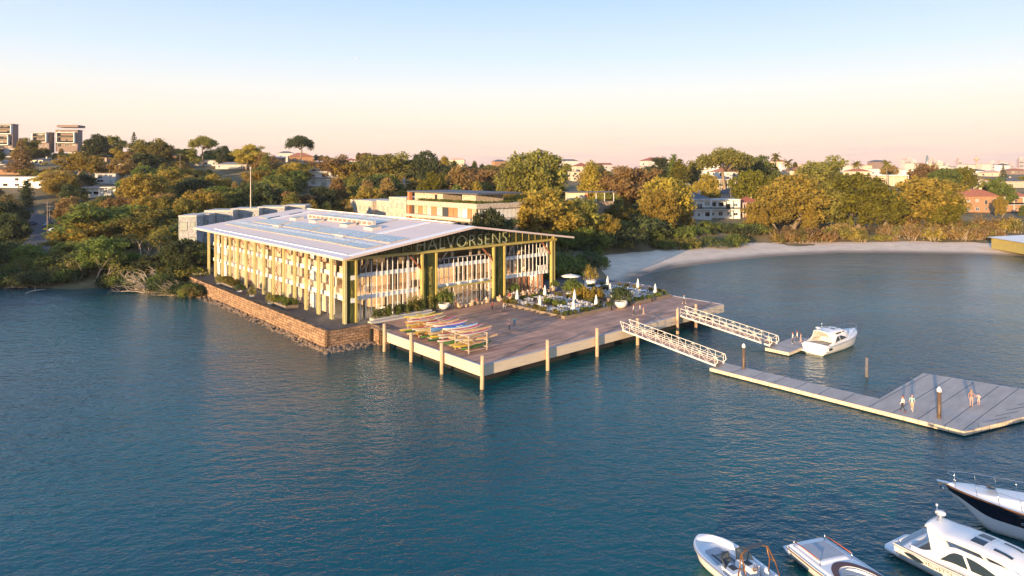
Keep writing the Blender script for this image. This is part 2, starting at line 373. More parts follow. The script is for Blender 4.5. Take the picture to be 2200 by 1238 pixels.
# beach strip
bch = MB(); cols = []
pts = [(L(50,4).x, L(50,4).y)] + SHORE[11:21]
ctr = []
for a, b in zip(pts[:-1], pts[1:]):
    for k in range(6): ctr.append((a[0]+(b[0]-a[0])*k/6, a[1]+(b[1]-a[1])*k/6))
wid = lambda x: 30 if x < 60 else (30 + (x-60)*.05 if x < 130 else 32)
for i, (x, y) in enumerate(ctr):
    row = []
    for k in range(-2, 13):
        w = k/12*wid(x)
        ox, oy = (-.55*w, .83*w) if x < 60 else (-.12*w, .99*w)
        X, Y = x+ox, y+oy; row.append((X, Y, .055*w+.06+.07*mnoise.noise((X*.15, Y*.3, 3)) if w > 0 else .05+w*.2))
    cols.append(row)
vs_ = [v for r_ in cols for v in r_]; nn = 15
bch.add(vs_, [(i*nn+k, (i+1)*nn+k, (i+1)*nn+k+1, i*nn+k+1) for i in range(len(cols)-1) for k in range(nn-1)], 0, True)
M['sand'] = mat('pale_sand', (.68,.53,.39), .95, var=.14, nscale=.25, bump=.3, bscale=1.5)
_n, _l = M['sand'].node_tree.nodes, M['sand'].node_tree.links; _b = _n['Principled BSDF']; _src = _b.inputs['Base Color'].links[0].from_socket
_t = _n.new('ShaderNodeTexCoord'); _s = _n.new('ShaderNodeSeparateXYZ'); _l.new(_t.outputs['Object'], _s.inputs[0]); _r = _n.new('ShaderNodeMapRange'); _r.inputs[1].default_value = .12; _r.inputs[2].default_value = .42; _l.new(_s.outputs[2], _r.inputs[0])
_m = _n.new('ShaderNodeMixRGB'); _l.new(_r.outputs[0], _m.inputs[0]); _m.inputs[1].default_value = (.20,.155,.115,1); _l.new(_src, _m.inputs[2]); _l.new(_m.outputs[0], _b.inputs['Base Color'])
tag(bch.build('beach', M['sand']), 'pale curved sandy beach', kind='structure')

# water
w = MB(); wx = 4000
w.add([(-wx,-400,0),(wx,-400,0),(wx,420,0),(-wx,420,0)], [(0,1,2,3)])
wm = bpy.data.materials.new('harbour_water'); wm.use_nodes = True
n, l = wm.node_tree.nodes, wm.node_tree.links; b = n['Principled BSDF']
b.inputs['Roughness'].default_value = .06; b.inputs['IOR'].default_value = 1.36; b.inputs['Specular Tint'].default_value = (.20,.72,1,1)
t = n.new('ShaderNodeTexCoord')
def wnoise(scale, st, rot, det=3):
    mp = n.new('ShaderNodeMapping'); mp.inputs['Scale'].default_value = st; mp.inputs['Rotation'].default_value = (0,0,rot)
    l.new(t.outputs['Object'], mp.inputs[0]); q = n.new('ShaderNodeTexNoise'); q.inputs['Scale'].default_value = scale; q.inputs['Detail'].default_value = det; q.inputs['Roughness'].default_value = .55
    l.new(mp.outputs[0], q.inputs['Vector']); return q.outputs[0]
a1 = wnoise(1.05, (.62, 1, 1), R(-14), 3); a2 = wnoise(3.3, (.65, 1, 1), R(18), 3); a3 = wnoise(.13, (.6, 1, 1), R(-30), 2)
def bump(h, dist, prev=None, strength=1):
    q = n.new('ShaderNodeBump'); q.inputs['Strength'].default_value = strength; q.inputs['Distance'].default_value = dist; l.new(h, q.inputs['Height'])
    if prev: l.new(prev, q.inputs['Normal'])
    return q.outputs[0]
gust = wnoise(.012, (.35, 1, 1), R(-20), 4); gm = n.new('ShaderNodeMapRange'); gm.inputs[1].default_value = .36; gm.inputs[2].default_value = .64; gm.inputs[3].default_value = .40; gm.inputs[4].default_value = 1.0; l.new(gust, gm.inputs[0])
nb = bump(a3, .30); nb = bump(a1, .27, nb); l.new(gm.outputs[0], nb.node.inputs['Strength']); nb = bump(a2, .09, nb); l.new(gm.outputs[0], nb.node.inputs['Strength'])
l.new(nb, b.inputs['Normal'])
big = wnoise(.018, (1, 1, 1), 0, 3)
cr_ = n.new('ShaderNodeValToRGB'); cr_.color_ramp.elements[0].position = .35; cr_.color_ramp.elements[1].position = .65
cr_.color_ramp.elements[0].color = (.0,.050,.062,1); cr_.color_ramp.elements[1].color = (.001,.082,.092,1)
l.new(big, cr_.inputs[0]); l.new(cr_.outputs[0], b.inputs['Base Color'])
tag(w.build('water', wm), 'rippled teal harbour water', kind='structure')

# unseen wooded headland, added off-frame to throw shade on the left shore
hd = MB(); hv = []; hf = []
for j in range(13):
    for i in range(17):
        x = -330+12*i; y = -30+9*j; e = ((x+234)/96)**2 + ((y-24)/54)**2
        hv.append((x, y, max(-1, 17*(1-e)) + mnoise.noise((x*.06, y*.06, 1))))
for j in range(12):
    for i in range(16): hf.append((j*17+i, j*17+i+1, (j+1)*17+i+1, (j+1)*17+i))
hd.add(hv, hf, 0, True)
tag(hd.build('added_headland_ground', M['ground']), 'unseen headland added left of the bay to shade the shore', kind='structure')

# roads: one down to the left shore, one along the bay on the right
def ribbon(name, pts, wd, m, label, lift=.06):
    r_ = MB(); vv = []
    P = []
    for a, b_ in zip(pts[:-1], pts[1:]):
        for k in range(8): P.append(Vector((a[0]+(b_[0]-a[0])*k/8, a[1]+(b_[1]-a[1])*k/8, 0)))
    P.append(Vector((*pts[-1], 0)))
    for i, p in enumerate(P):
        d = (P[min(i+1,len(P)-1)]-P[max(i-1,0)]).normalized(); nrm = Vector((-d.y, d.x, 0))
        for k in (-.5, -.17, .17, .5):
            q = p+nrm*wd*k; vv.append((q.x, q.y, terr(p.x, p.y)+lift))
    r_.add(vv, [(i*4+k, i*4+k+1, (i+1)*4+k+1, (i+1)*4+k) for i in range(len(P)-1) for k in range(3)], 0, True)
    return tag(r_.build(name, m), label, kind='structure')
rl = [hit(60,545), hit(100,515), hit(95,490), hit(70,465), hit(60,445)]
ribbon('road', [(p.x, p.y) for p in rl], 9, M['asphalt'], 'asphalt street running down to the left shore', .25)
RR = [hit(2010,462), hit(2060,458), hit(2130,457), hit(2230,456), hit(2400,455)]
ribbon('road', [(p.x, p.y) for p in RR], 8, M['asphalt'], 'asphalt road along the bay on the right', .25)
M['grass'] = mat('mown_grass', (.06,.085,.02), .95, var=.3, nscale=.4, col2=(.13,.12,.03))
gr = [hit(2040,480), hit(2120,476), hit(2240,474), hit(2400,474)]
ribbon('lawn', [(p.x, p.y) for p in gr], 34, M['grass'], 'green reserve lawn between the beach scrub and the road', .15)
gl = [hit(-20,560), hit(60,575), hit(150,560)]
ribbon('lawn', [(p.x, p.y) for p in gl], 16, M['grass'], 'shaded green lawn above the left shore', .15)
# ---------------------------------------------------------------- terrace, stone sea wall, wharf
DZ = 2.7
def loc(name, label=None, cat=None, group=None, s=0, t=0, z=0, rz=0):
    return empty(name, L(s, t, z), TH+rz, label, cat, group)
tr = MB(); tr.prism([(-3.9,-2.3),(2.95,-2.3),(2.95,-5.2),(3.6,-8.3),(57.8,-7.9),(63.6,-7.9),(63.6,14),(50,74),(-3.9,72)], 2.3, DZ-.004)
o = tr.build('terrace', M['paving'], None, L(0,0,0), TH); tag(o, 'dark paved terrace round the hall', kind='structure')

sw = MB()
def wallseg(m, a, b, th, z0, z1, mi=0, jag=0):
    a = Vector((*a, 0)); b_ = Vector((*b, 0)); d = (b_-a); ln = d.length; d.normalize(); nrm = Vector((-d.y, d.x, 0))
    n_ = max(1, int(ln/.9)) if jag else 1
    for k in range(n_):
        p = a+d*ln*k/n_; q = a+d*ln*(k+1)/n_; h = z1 + (random.uniform(-.05,.04) if jag else 0)
        m.add([p, q, q+nrm*th, p+nrm*th] + [v+Vector((0,0,h)) for v in (p, q, q+nrm*th, p+nrm*th)] , [(0,1,5,4),(1,2,6,5),(2,3,7,6),(3,0,4,7),(4,5,6,7)], mi)
        for i in range(8): m.v[-8+i] = (m.v[-8+i][0], m.v[-8+i][1], m.v[-8+i][2] if i > 3 else z0)
wallseg(sw, (-4.4,-2.75), (-4.4,66), -.5, -1.5, DZ+.12, jag=1)
wallseg(sw, (-4.4,-2.75), (3.0,-2.75), .5, -1.5, DZ+.12, jag=1)
wallseg(sw, (3.0,-2.75), (3.0,-5.7), .5, -1.5, DZ+.12, jag=1)
wallseg(sw, (3.0,-5.7), (4.6,-5.7), .5, -1.5, DZ+.1, jag=1)
e = loc('stone_seawall', 'rough sandstone block seawall under the dark terrace', 'seawall')
sw.build('stonework', M['stone'], e)
rl_ = MB(); rl_.box(-4.05,-3.93,6,66,DZ+.1,DZ+.5)
rl_.build('kerb_rail', M['black'], e)
# rocks at the wall foot
rk = MB(); rnd = random.Random(3)
def rock(m, x, y, z, r, rr):
    n_ = 7; vs = []
    for i, (ph, rad) in enumerate(((-.6,.8),(0,1),(.55,.7))):
        for k in range(n_):
            a = 2*math.pi*k/n_; q = rad*r*rr.uniform(.7,1.25); vs.append((x+q*math.cos(a), y+q*math.sin(a), z+ph*r*.7))
    vs.append((x, y, z+r*.6))
    fs = [(i*n_+k, i*n_+(k+1)%n_, (i+1)*n_+(k+1)%n_, (i+1)*n_+k) for i in range(2) for k in range(n_)] + [(2*n_+k, 2*n_+(k+1)%n_, 3*n_) for k in range(n_)]
    m.add(vs, fs, 0)
for i in range(520):
    t_ = rnd.uniform(-4.2, 64); wdt = (1.5 if t_ < 45 else 2.2)*(1+.5*mnoise.noise((t_*.15,0,0)))
    q = rnd.random(); rock(rk, -4.5-q*wdt, t_, -.18+.42*(1-q), rnd.uniform(.15,.40), rnd)
for i in range(110):
    s_ = rnd.uniform(-5.2, 2.9); q = rnd.random(); rock(rk, s_, -2.9-q*1.9, -.15+.5*(1-q), rnd.uniform(.2,.5), rnd)
o = rk.build('rock_apron', M['rock'], None, L(0,0,0), TH); tag(o, 'brown rocks heaped along the foot of the seawall', 'rocks', kind='stuff')

wh = loc('wharf', 'broad timber boardwalk wharf on piles in front of the hall', 'wharf')
WP = [(2.1,-31.2),(58.2,-31.2),(58.6,-16),(64.2,-12.5),(64.2,-2.2),(5.2,-2.2),(5.2,-8.3),(2.1,-8.3)]
dk = MB(); dk.prism([(2.3,-31.0),(58.0,-31.0),(58.4,-15.9),(64.0,-12.4),(64.0,-2.3),(5.3,-2.3),(5.3,-8.2),(2.3,-8.2)], 2.25, DZ)
dk.build('deck_boards', M['deck'], wh)
def edgeb(m, a, b_, w, z0, z1, mi=0):
    a = Vector((*a,0)); b_ = Vector((*b_,0)); d = (b_-a).normalized(); nrm = Vector((-d.y,d.x,0))*w
    m.add([(p.x,p.y,z) for z in (z0,z1) for p in (a,b_,b_+nrm,a+nrm)], [(0,3,2,1),(4,5,6,7),(0,1,5,4),(1,2,6,5),(2,3,7,6),(3,0,4,7)], mi)
fb = MB()
edgeb(fb, WP[0], WP[1], .2, 1.37, DZ-.02); edgeb(fb, WP[1], WP[2], .2, 1.37, DZ-.02); edgeb(fb, WP[2], WP[3], .2, 1.37, DZ-.02); edgeb(fb, WP[3], WP[4], .2, 1.37, DZ-.02)
edgeb(fb, (WP[7][0],WP[7][1]), (WP[0][0],WP[0][1]+.002), .2, 1.37, DZ-.025)
fb.build('edge_beam', M['fascia'], wh)
cp = MB()
edgeb(cp, (2.05,-31.25), (58.2,-31.25), .30, DZ-.018, DZ+.06); edgeb(cp, (2.05,-8.3), (2.05,-30.94), .30, DZ-.018, DZ+.055)
edgeb(cp, (58.2,-30.94), (58.6,-16), .3, DZ-.018, DZ+.055); edgeb(cp, (58.6,-16), (64.2,-12.5), .3, DZ-.018, DZ+.05); edgeb(cp, (64.2,-12.4), (64.2,-2.2), .3, DZ-.018, DZ+.055)
cp.build('edge_cap', M['cap'], wh)
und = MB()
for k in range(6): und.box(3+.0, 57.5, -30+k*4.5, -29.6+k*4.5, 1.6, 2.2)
und.box(2.5, 63.5, -3.6, -3.2, -1, 2.2); und.box(4, 57.0, -29.3, -28.95, -1, 2.19); und.box(4, 4.3, -28.9, -8.6, -1, 2.19)  # dark sheets added behind the edge beams to blacken the shade under the deck
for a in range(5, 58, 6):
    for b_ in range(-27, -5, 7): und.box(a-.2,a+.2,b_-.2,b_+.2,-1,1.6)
und.build('underframe_and_shade_sheets', M['dark'], wh)
pdesc = ['beside the seawall end','first out from the seawall along the kayak side','between the kayak racks and the wharf corner','at the near corner of the wharf','first right of the near wharf corner','second right of the near wharf corner','at the head of the near gangway','left of the head of the far gangway','right of the head of the far gangway']
pm = MB(); pm.tube([(0,0,-1.5),(0,0,1.5),(.01,0,4.1)], [.26,.25,.24], 12)
pm.add([(.24*math.cos(a*math.pi/6), .24*math.sin(a*math.pi/6), 4.104) for a in range(12)], [tuple(range(12))], 1)
pme = pm.mesh('timber_pile', [M['pile'], M['pile']])
for (s_, t_), dsc in zip([(1.75,-8.9),(1.75,-16.1),(1.75,-23.4),(1.9,-31.6),(13.2,-31.6),(23.2,-31.6),(32.6,-31.6),(43.2,-31.6),(48.6,-31.6)], pdesc):
    o = bpy.data.objects.new('timber_pile', pme); COL.objects.link(o); o.location = L(s_, t_, 0); o.rotation_euler = (R(random.uniform(-.6,.6)), R(random.uniform(-.6,.6)), random.random()*6)
    tag(o, 'round tan timber pile '+dsc, 'pile', 'timber piles standing round the wharf')

# ---------------------------------------------------------------- the big hall
hall = loc('waterfront_hall', 'large gabled waterfront hall with yellow green steel columns and pale roof', 'building')
W_, LN = 47.0, 67.0
EZ, RS = 13.1, .137                      # eave underside, roof slope
def ru(s): return EZ + RS*((s+2) if s < 23.5 else (49-s))     # roof underside
NB = 14; BP = LN/NB
# columns on the long left side: two flanges and a web each
def twin(m, s, t, z1, z0=DZ, mi=0, w=.19, gap=.30, dep=.34):
    m.box(s-.05, s+dep, t-gap/2-w, t-gap/2, z0, z1, mi); m.box(s-.05, s+dep, t+gap/2, t+gap/2+w, z0, z1, mi)
    m.box(s+.2, s+.3, t-gap/2, t+gap/2, z0, z1-.01, 1)
for i in range(NB+1):
    m = MB(); twin(m, 0, i*BP + (.35 if i == 0 else 0), ru(0)-.02); m.build('column', [M['olivesun'], M['olive']], hall)  # sunlight on the flanges and shade between them put into the two colours
for i in range(NB+1):
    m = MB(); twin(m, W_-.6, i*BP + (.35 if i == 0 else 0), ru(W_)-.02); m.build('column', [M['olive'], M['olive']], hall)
# gable columns
for s_ in (1.97, 14.5, 17.4, 30.5, 33.1, 45.8):
    m = MB(); m.box(s_-.16, s_+.16, -.1, .45, DZ, 12.58); m.build('column', M['olive'], hall)
for s_ in (.9, 15.9, 31.8, 46.6):
    m = MB(); m.box(s_-.28, s_+.28, .5, 1.1, DZ, 12.9)
    if 10 < s_ < 40:
        for d in (-1, 1):
            m.beam((s_, .8, 9.6), (s_+d*1.35, .8, 12.3), .28, .28)
    else: m.beam((s_, .8, 9.4), (s_+(1.1 if s_ < 10 else -1.1), .8, 11.4), .25, .25)
    m.build('green_post', M['dgreen'], hall)
# struts
for (s_, d) in ((2.1,1),(14.4,-1),(17.5,1),(30.4,-1),(33.2,1),(45.7,-1)):
    m = MB(); m.beam((s_, .3, 9.9), (s_+d*2.6, .3, 12.6), .30, .22)
    m.build('brace', M['rust'] if d < 0 else M['winframe'], hall)
# gable beam + truss + fascia glass
m = MB(); m.box(-.05, 47.05, -.25, .5, 12.58, 13.02); m.build('gable_beam', M['olive'], hall)
m = MB()
m.beam((.2,.75,13.06),(23.5,.75,16.2),.22,.3); m.beam((46.8,.75,13.06),(23.5,.75,16.2),.22,.3)
k = 0
for s_ in [2.2+2.13*i for i in range(21)]:
    m.beam((s_,.7,13.0),(s_,.7,ru(s_)-.15),.14,.14)
    if 2 < s_ < 44:
        nx = s_+2.13
        a, b_ = (s_, nx) if s_ < 23 else (nx, s_)
        m.beam((a,.72,ru(a)-.25),(b_,.72,13.0),.15,.15)
m.build('truss', M['dgreen'], hall)
m = MB(); m.add([(2.2,.28,13.02),(44.8,.28,13.02),(44.8,.28,ru(44.8)),(23.5,.28,ru(23.5)),(2.2,.28,ru(2.2))], [(0,1,2,3,4)])
m.build('gable_glass', M['glassg'], hall)
for s_ in [2.2+1.7*i for i in range(26)]:
    m = MB(); m.box(s_-.03,s_+.03,.18,.27,13.03,ru(s_)-.05); m.build('gable_mullion', M['olive'], hall)
for a, b_ in ((.3,1.8),(14.7,17.25),(30.7,32.95),(45.95,46.9)):
    m = MB(); m.box(a, b_, .2, .24, DZ+.02, 12.56); m.build('green_glass_panel', M['glassg'], hall)
# lettering
def text_mesh(body, size, mname, depth=.03, squeeze=1.0, thin=0):
    cu = bpy.data.curves.new(mname, 'FONT'); cu.body = body; cu.size = size; cu.extrude = depth; cu.space_character = squeeze; cu.offset = thin; cu.align_x = 'LEFT'
    cu.resolution_u = 4
    to = bpy.data.objects.new('tmp', cu); COL.objects.link(to)
    dg = bpy.context.evaluated_depsgraph_get(); me = bpy.data.meshes.new_from_object(to.evaluated_get(dg)); bpy.data.objects.remove(to); return me
M['letter'] = mat('pale_green_letter', (.34,.38,.23), .5, var=.05)
tm = text_mesh('HALVORSENS', 3.0, 'sign_lettering', .05, 1.12, -.045); tm.materials.append(M['letter'])
xs_ = [v.co.x for v in tm.vertices]; ys_ = [v.co.y for v in tm.vertices]
kx = 20.4/(max(xs_)-min(xs_)); ky = 2.05/(max(ys_)-min(ys_))
for v in tm.vertices:
    x = (v.co.x-min(xs_))*kx; hk = 1 + .0 * x
    v.co = Vector((13.2+x, -.12-v.co.z, 13.08+(v.co.y-min(ys_))*ky))
o = bpy.data.objects.new('sign_lettering', tm); COL.objects.link(o); o.parent = hall; tag(o, 'pale green outlined letters reading HALVORSENS across the gable')

# roof: two thick sheets with overhang
roof = MB(); T0, T1 = -3.2, 71.5; TK = .34
def rt(s): return ru(s)+TK
for (a, b_) in ((-2.0,23.5),(23.5,49.0)):
    vs = [(a,T0,ru(a)),(b_,T0,ru(b_)),(b_,T1,ru(b_)),(a,T1,ru(a)),(a,T0,rt(a)),(b_,T0,rt(b_)),(b_,T1,rt(b_)),(a,T1,rt(a))]
    fs = [(0,3,2,1),(4,5,6,7),(0,1,5,4),(2,3,7,6)] + ([(3,0,4,7)] if a < 0 else [(1,2,6,5)])
    roof.add(vs, fs)
ro = roof.build('roof', M['roofw'], hall)
def rp(s, t, h=0): return (s, t, rt(s)+h)
def rquad(m, s0, s1, t0, t1, h0, h1, mi=0):
    vs = [rp(s0,t0,h0),rp(s1,t0,h0),rp(s1,t1,h0),rp(s0,t1,h0),rp(s0,t0,h1),rp(s1,t0,h1),rp(s1,t1,h1),rp(s0,t1,h1)]
    m.add(vs, [(0,3,2,1),(4,5,6,7),(0,1,5,4),(1,2,6,5),(2,3,7,6),(3,0,4,7)], mi)
M['whitestrip'] = mat('white_strip', (.8,.78,.74), .5)
M['border'] = mat('lilac_roof_border', (.58,.54,.58), .45, var=.04)
for lab, (s0,s1,t0,t1) in (('bd',(-1.98,-.55,T0+.02,T1-.02)),):
    m = MB(); rquad(m, s0,s1,t0,t1,.004,.06); m.build('eave_border', M['border'], ro)
m = MB(); rquad(m, -.55,-.33,-1.5,60.8,.06,.16); m.build('gutter_strip', M['whitestrip'], ro)
m = MB(); rquad(m, -.32,23.4,T0+.02,T0+1.7,.004,.05); m.build('verge_border', M['whitestrip'], ro)
def solar(s0,s1,t0,t1):
    m = MB(); n_s = max(1, round((s1-s0)/1.08)); 
    for k in range(n_s):
        a = s0+(s1-s0)*k/n_s; rquad(m, a+.05, a+(s1-s0)/n_s-.05, t0, t1, .12, .19)
    m.build('solar_array', M['solar'], ro)
    m = MB(); rquad(m, s0-.1, s1, t0-.12, t0-.02, .03,.16); rquad(m, s0-.16, s0-.06, t0, t1, .03,.12); m.build('array_rail', M['concrete'], ro)
for q in ((3.6,6.9,8.6,57.4),(3.8,7.4,58.2,66.3),(3.4,6.5,-.4,8.0),(8.0,11.3,-.2,8.4),(7.9,11.3,9.2,29),(8.1,10.0,30.5,44.5),(10.2,11.9,30,45.8),(8.2,11.6,47.5,61.0),(12.0,13.4,62,67)): solar(*q)
for q in ((17.2,22.4,21,31),(17.2,22.4,32,42),(17.2,22.4,43,50)): solar(*q)
for s_, t_ in ((13.4,16.7),(13.4,26.5),(13.4,40.8),(13.4,51.0)):
    m = MB(); rquad(m, s_, s_+2.0, t_-1.6, t_+1.6, .0, .5); q = m.build('skylight', M['white2'], ro)
    m = MB(); rquad(m, s_+.15, s_+1.85, t_-1.45, t_+1.45, .505, .56); m.build('skylight_pane', M['glassd'], q)
for s_, t_ in ((7.05,16),(7.05,45)):
    m = MB(); rquad(m, s_, s_+.7, t_-1.6, t_+1.6, .0, .45); m.build('roof_vent', M['white2'], ro)
m = MB(); rquad(m, 16.2, 17.0, 20.0, 49.2, .0, .95); cl = m.build('clerestory', M['white2'], ro)
m = MB()
for k in range(14):
    t_ = 20.3+k*2.06; m.add([(16.19,t_,rt(16.2)+.2),(16.19,t_+1.6,rt(16.2)+.2),(16.19,t_+1.6,rt(16.2)+.75),(16.19,t_,rt(16.2)+.75)], [(3,2,1,0)])
m.build('louvre', M['brownwall'], cl)
for t_ in (10.4, 60.0):
    m = MB(); rquad(m, 11.6, 22.9, t_-.7, t_+.7, .004, .10); m.build('glazed_slot', M['whitestrip'], ro)
for q in ((17,20.2,60.9,61.6),(11.8,14.8,61.4,62.0)):
    m = MB(); rquad(m, *q, .11,.2); m.build('dark_vent', M['black'], ro)
m = MB(); rquad(m, 23.6, 24.2, 4, 66, .1, .35); m.build('ridge_cap', M['white'], ro)

# floors, core and rooms
for z0, nm in ((5.9,0),(9.5,1)):
    m = MB(); m.box(2.2, 44.8, 8.0, 65.5, z0, z0+.35); m.box(2.2,14.4,1.8,8,z0,z0+.35); m.box(33,44.8,1.8,8,z0,z0+.35); m.box(14.4,33,3.6,8,z0,z0+.35); m.build('floor_slab', M['floorw'], hall)
m = MB(); m.box(9.5, 38, 9.0, 64, DZ, 12.9); m.build('core_wall', M['wood'], hall)
m = MB(); m.box(44.9, 45.1, 2, 65, DZ, 12.9); m.box(2.2,44.9,65.3,65.5,DZ,12.9); m.build('rear_wall', M['white2'], hall)
rr = random.Random(5)
for z in (DZ, 6.25, 9.85):
    for k in range(14):
        s_ = rr.uniform(3.2, 44); t_ = rr.uniform(2.6, 7.5)
        if 14.6 < s_ < 32.8 and t_ < 4.5 and z > 3: continue
        m = MB(); m.box(s_, s_+rr.uniform(.5,1.8), t_, t_+rr.uniform(.4,.9), z, z+rr.uniform(.5,1.1)); m.build('cabinet', M[rr.choice(['brownwall','wood','white2','white2'])], hall)

M['ceilglow'] = mat('added_ceiling_glow', (1,.8,.5), .5, emit=((1,.74,.48), 75))  # glowing ceiling strips added to brighten the rooms behind the glass
for z in (5.88, 9.48, 12.85):
    for s_ in (4,8,12,20,24,28,36,40,44):
        if z > 12: continue
        if 14.4 < s_ < 33 and z == 9.48: t_ = 6
        else: t_ = 4.6
        m = MB(); m.box(s_-.9,s_+.9,t_,t_+.35,z-.1,z); m.build('added_ceiling_light', M['ceilglow'], hall)
for t_ in range(6, 64, 6):
    for z in (5.88, 9.48):
        m = MB(); m.box(4.6,4.9,t_,t_+1.6,z-.1,z); m.build('added_ceiling_light', M['ceilglow'], hall)
# gable glazing bay by bay
bays = ((2.2,14.3,(0,1)), (17.6,30.3,(0,1)), (33.3,45.6,(0,1)))
for bi, (a, b_, _) in enumerate(bays):
    nf = 12
    z0 = DZ
    m = MB(); m.add([(a,1.75,z0+.02),(b_,1.75,z0+.02),(b_,1.75,12.55),(a,1.75,12.55)], [(0,1,2,3)]) if bi != 1 else m.add([(a,1.75,z0+.02),(b_,1.75,z0+.02),(b_,1.75,9.4),(a,1.75,9.4),(a,3.7,9.9),(b_,3.7,9.9),(b_,3.7,12.9),(a,3.7,12.9)], [(0,1,2,3),(4,5,6,7)])
    m.build('glazing', M['glassc'], hall)
    for z in (5.95, 9.5):
        m = MB(); m.box(a, b_, 1.15, 1.7, z, z+.68); m.build('floor_band', M['white'], hall)
    zt = 12.56 if bi != 1 else 11.0
    for k in range(nf+1):
        s_ = a+.06+(b_-a-.12)*k/nf
        zlo = DZ if bi != 2 else 5.95
        m = MB(); wd = .05 if k not in (0, nf-2 if bi == 0 else nf) else .22
        m.box(s_-wd, s_+wd, 1.02, 1.14, zlo, zt); m.build('mullion_fin', M['white'], hall)
    for z in (DZ, 6.65, 10.2):
        m = MB(); q = random.Random(bi*10+int(z))
        for k in range(nf):
            if q.random() < .38:
                s_ = a+(b_-a)*k/nf; m.box(s_+.1, s_+(b_-a)/nf*q.uniform(.35,.95), 2.0, 2.08, z, z+2.9)
        m.build('curtain', M['curtain'], hall)
m = MB(); m.box(17.3,30.6,.4,.9,6.0,6.22); m.build('entrance_canopy', M['olive'], hall)
for k in range(4):
    m = MB(); s_ = 20.2+k*2.6; m.lathe([(.0,0),(.22,.1),(.28,.3),(.2,.48),(0,.56)], (s_,.65,6.22), 10); m.build('globe_lamp', M['white'], hall)
m = MB(); m.box(17.6,30.3,1.2,1.25,10.18,11.1); m.build('balcony_glass', M['glassc'], hall)
m = MB()
for k in range(24): m.box(17.8+k*.52,17.84+k*.52,1.26,1.3,10.18,11.1)
m.box(17.6,30.3,1.2,1.32,11.1,11.18); m.build('balustrade', M['white'], hall)
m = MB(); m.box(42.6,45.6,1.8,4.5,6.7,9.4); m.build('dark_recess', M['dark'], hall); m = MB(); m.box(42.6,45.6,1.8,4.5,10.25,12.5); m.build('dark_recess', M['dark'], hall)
m = MB()
for z in (6.63,10.18):
    for k in range(7): m.box(43.0+k*.4,43.12+k*.4,.9,1.1,z,z+1.0)
    m.box(42.7,45.5,.9,1.12,z+1.0,z+1.1)
m.build('balustrade', M['white'], hall)
for s_ in [34.5+1.25*k for k in range(9)]:
    m = MB(); m.box(s_-.09,s_+.09,1.3,1.6,DZ,5.94); m.build('ground_post', M['rust'], hall)
# left side bays
for i in range(NB):
    t0 = i*BP+.62; t1 = (i+1)*BP-.5; q = random.Random(i*7+1)
    st = (i in (5,6,8,9,10,11))         # bays faced with brown screens
    for z in (5.85, 9.45):
        m = MB(); m.box(1.1, 1.9, t0-.55, t1+.42, z, z+.72); m.build('floor_band', M['white'], hall)
    if not st:
        for z in (6.57, 10.17):
            m = MB(); n_ = 11
            for k in range(n_): tt = t0+(t1-t0)*(k+.1)/n_; m.box(1.25, 1.33, tt, tt+(t1-t0)/n_*.72, z, z+1.0)
            m.box(1.2,1.38,t0,t1,z+1.0,z+1.07)
            m.build('balustrade', M['cream'], hall)
    m = MB(); m.add([(2.1,t0-.3,DZ+.02),(2.1,t1+.3,DZ+.02),(2.1,t1+.3,12.9),(2.1,t0-.3,12.9)], [(3,2,1,0)]); m.build('glazing', M['glassc'], hall)
    bw_, bs_, bm_ = q.uniform(.3,.5), q.random() < .5, q.random() < .6
    for z in (DZ, 6.57, 10.17):
        zt = {DZ:5.84, 6.57:9.44, 10.17:12.4}[z]
        m = MB()
        w0 = (t1-t0)*bw_; side = bs_
        a, b_ = (t0-.3, t0+w0) if side else (t1-w0, t1+.3)
        if st: a, b_ = t0+.1, t1-.6
        m.box(1.95, 2.05, a, b_, z, zt)
        m.build('screen_panel' if st else 'wall_panel', M['screen'] if st else (M['white'] if bm_ else M['curtain']), hall)
        m = MB(); tt = t0 + (t1-t0)*q.uniform(.4,.7); m.box(1.9,2.08,tt,tt+.12,z,zt); m.build('door_frame', M['white'] if not st else M['rust'], hall)
    m = MB(); m.beam((1.5,t0-.3,12.95),(1.5,t1+.3,11.0),.12,.12); m.beam((1.5,t1+.3,12.95),(1.5,t0-.3,11.0),.12,.12)
    if i in (6, 9, 3): m.beam((1.4,t0,8.8),(1.4,t1,6.6),.1,.1); m.beam((1.4,t1,8.8),(1.4,t0,6.6),.1,.1); m.beam((1.4,t0,5.6),(1.4,t1,3),.1,.1); m.beam((1.4,t1,5.6),(1.4,t0,3),.1,.1)
    m.build('cross_brace', M['rust'], hall)
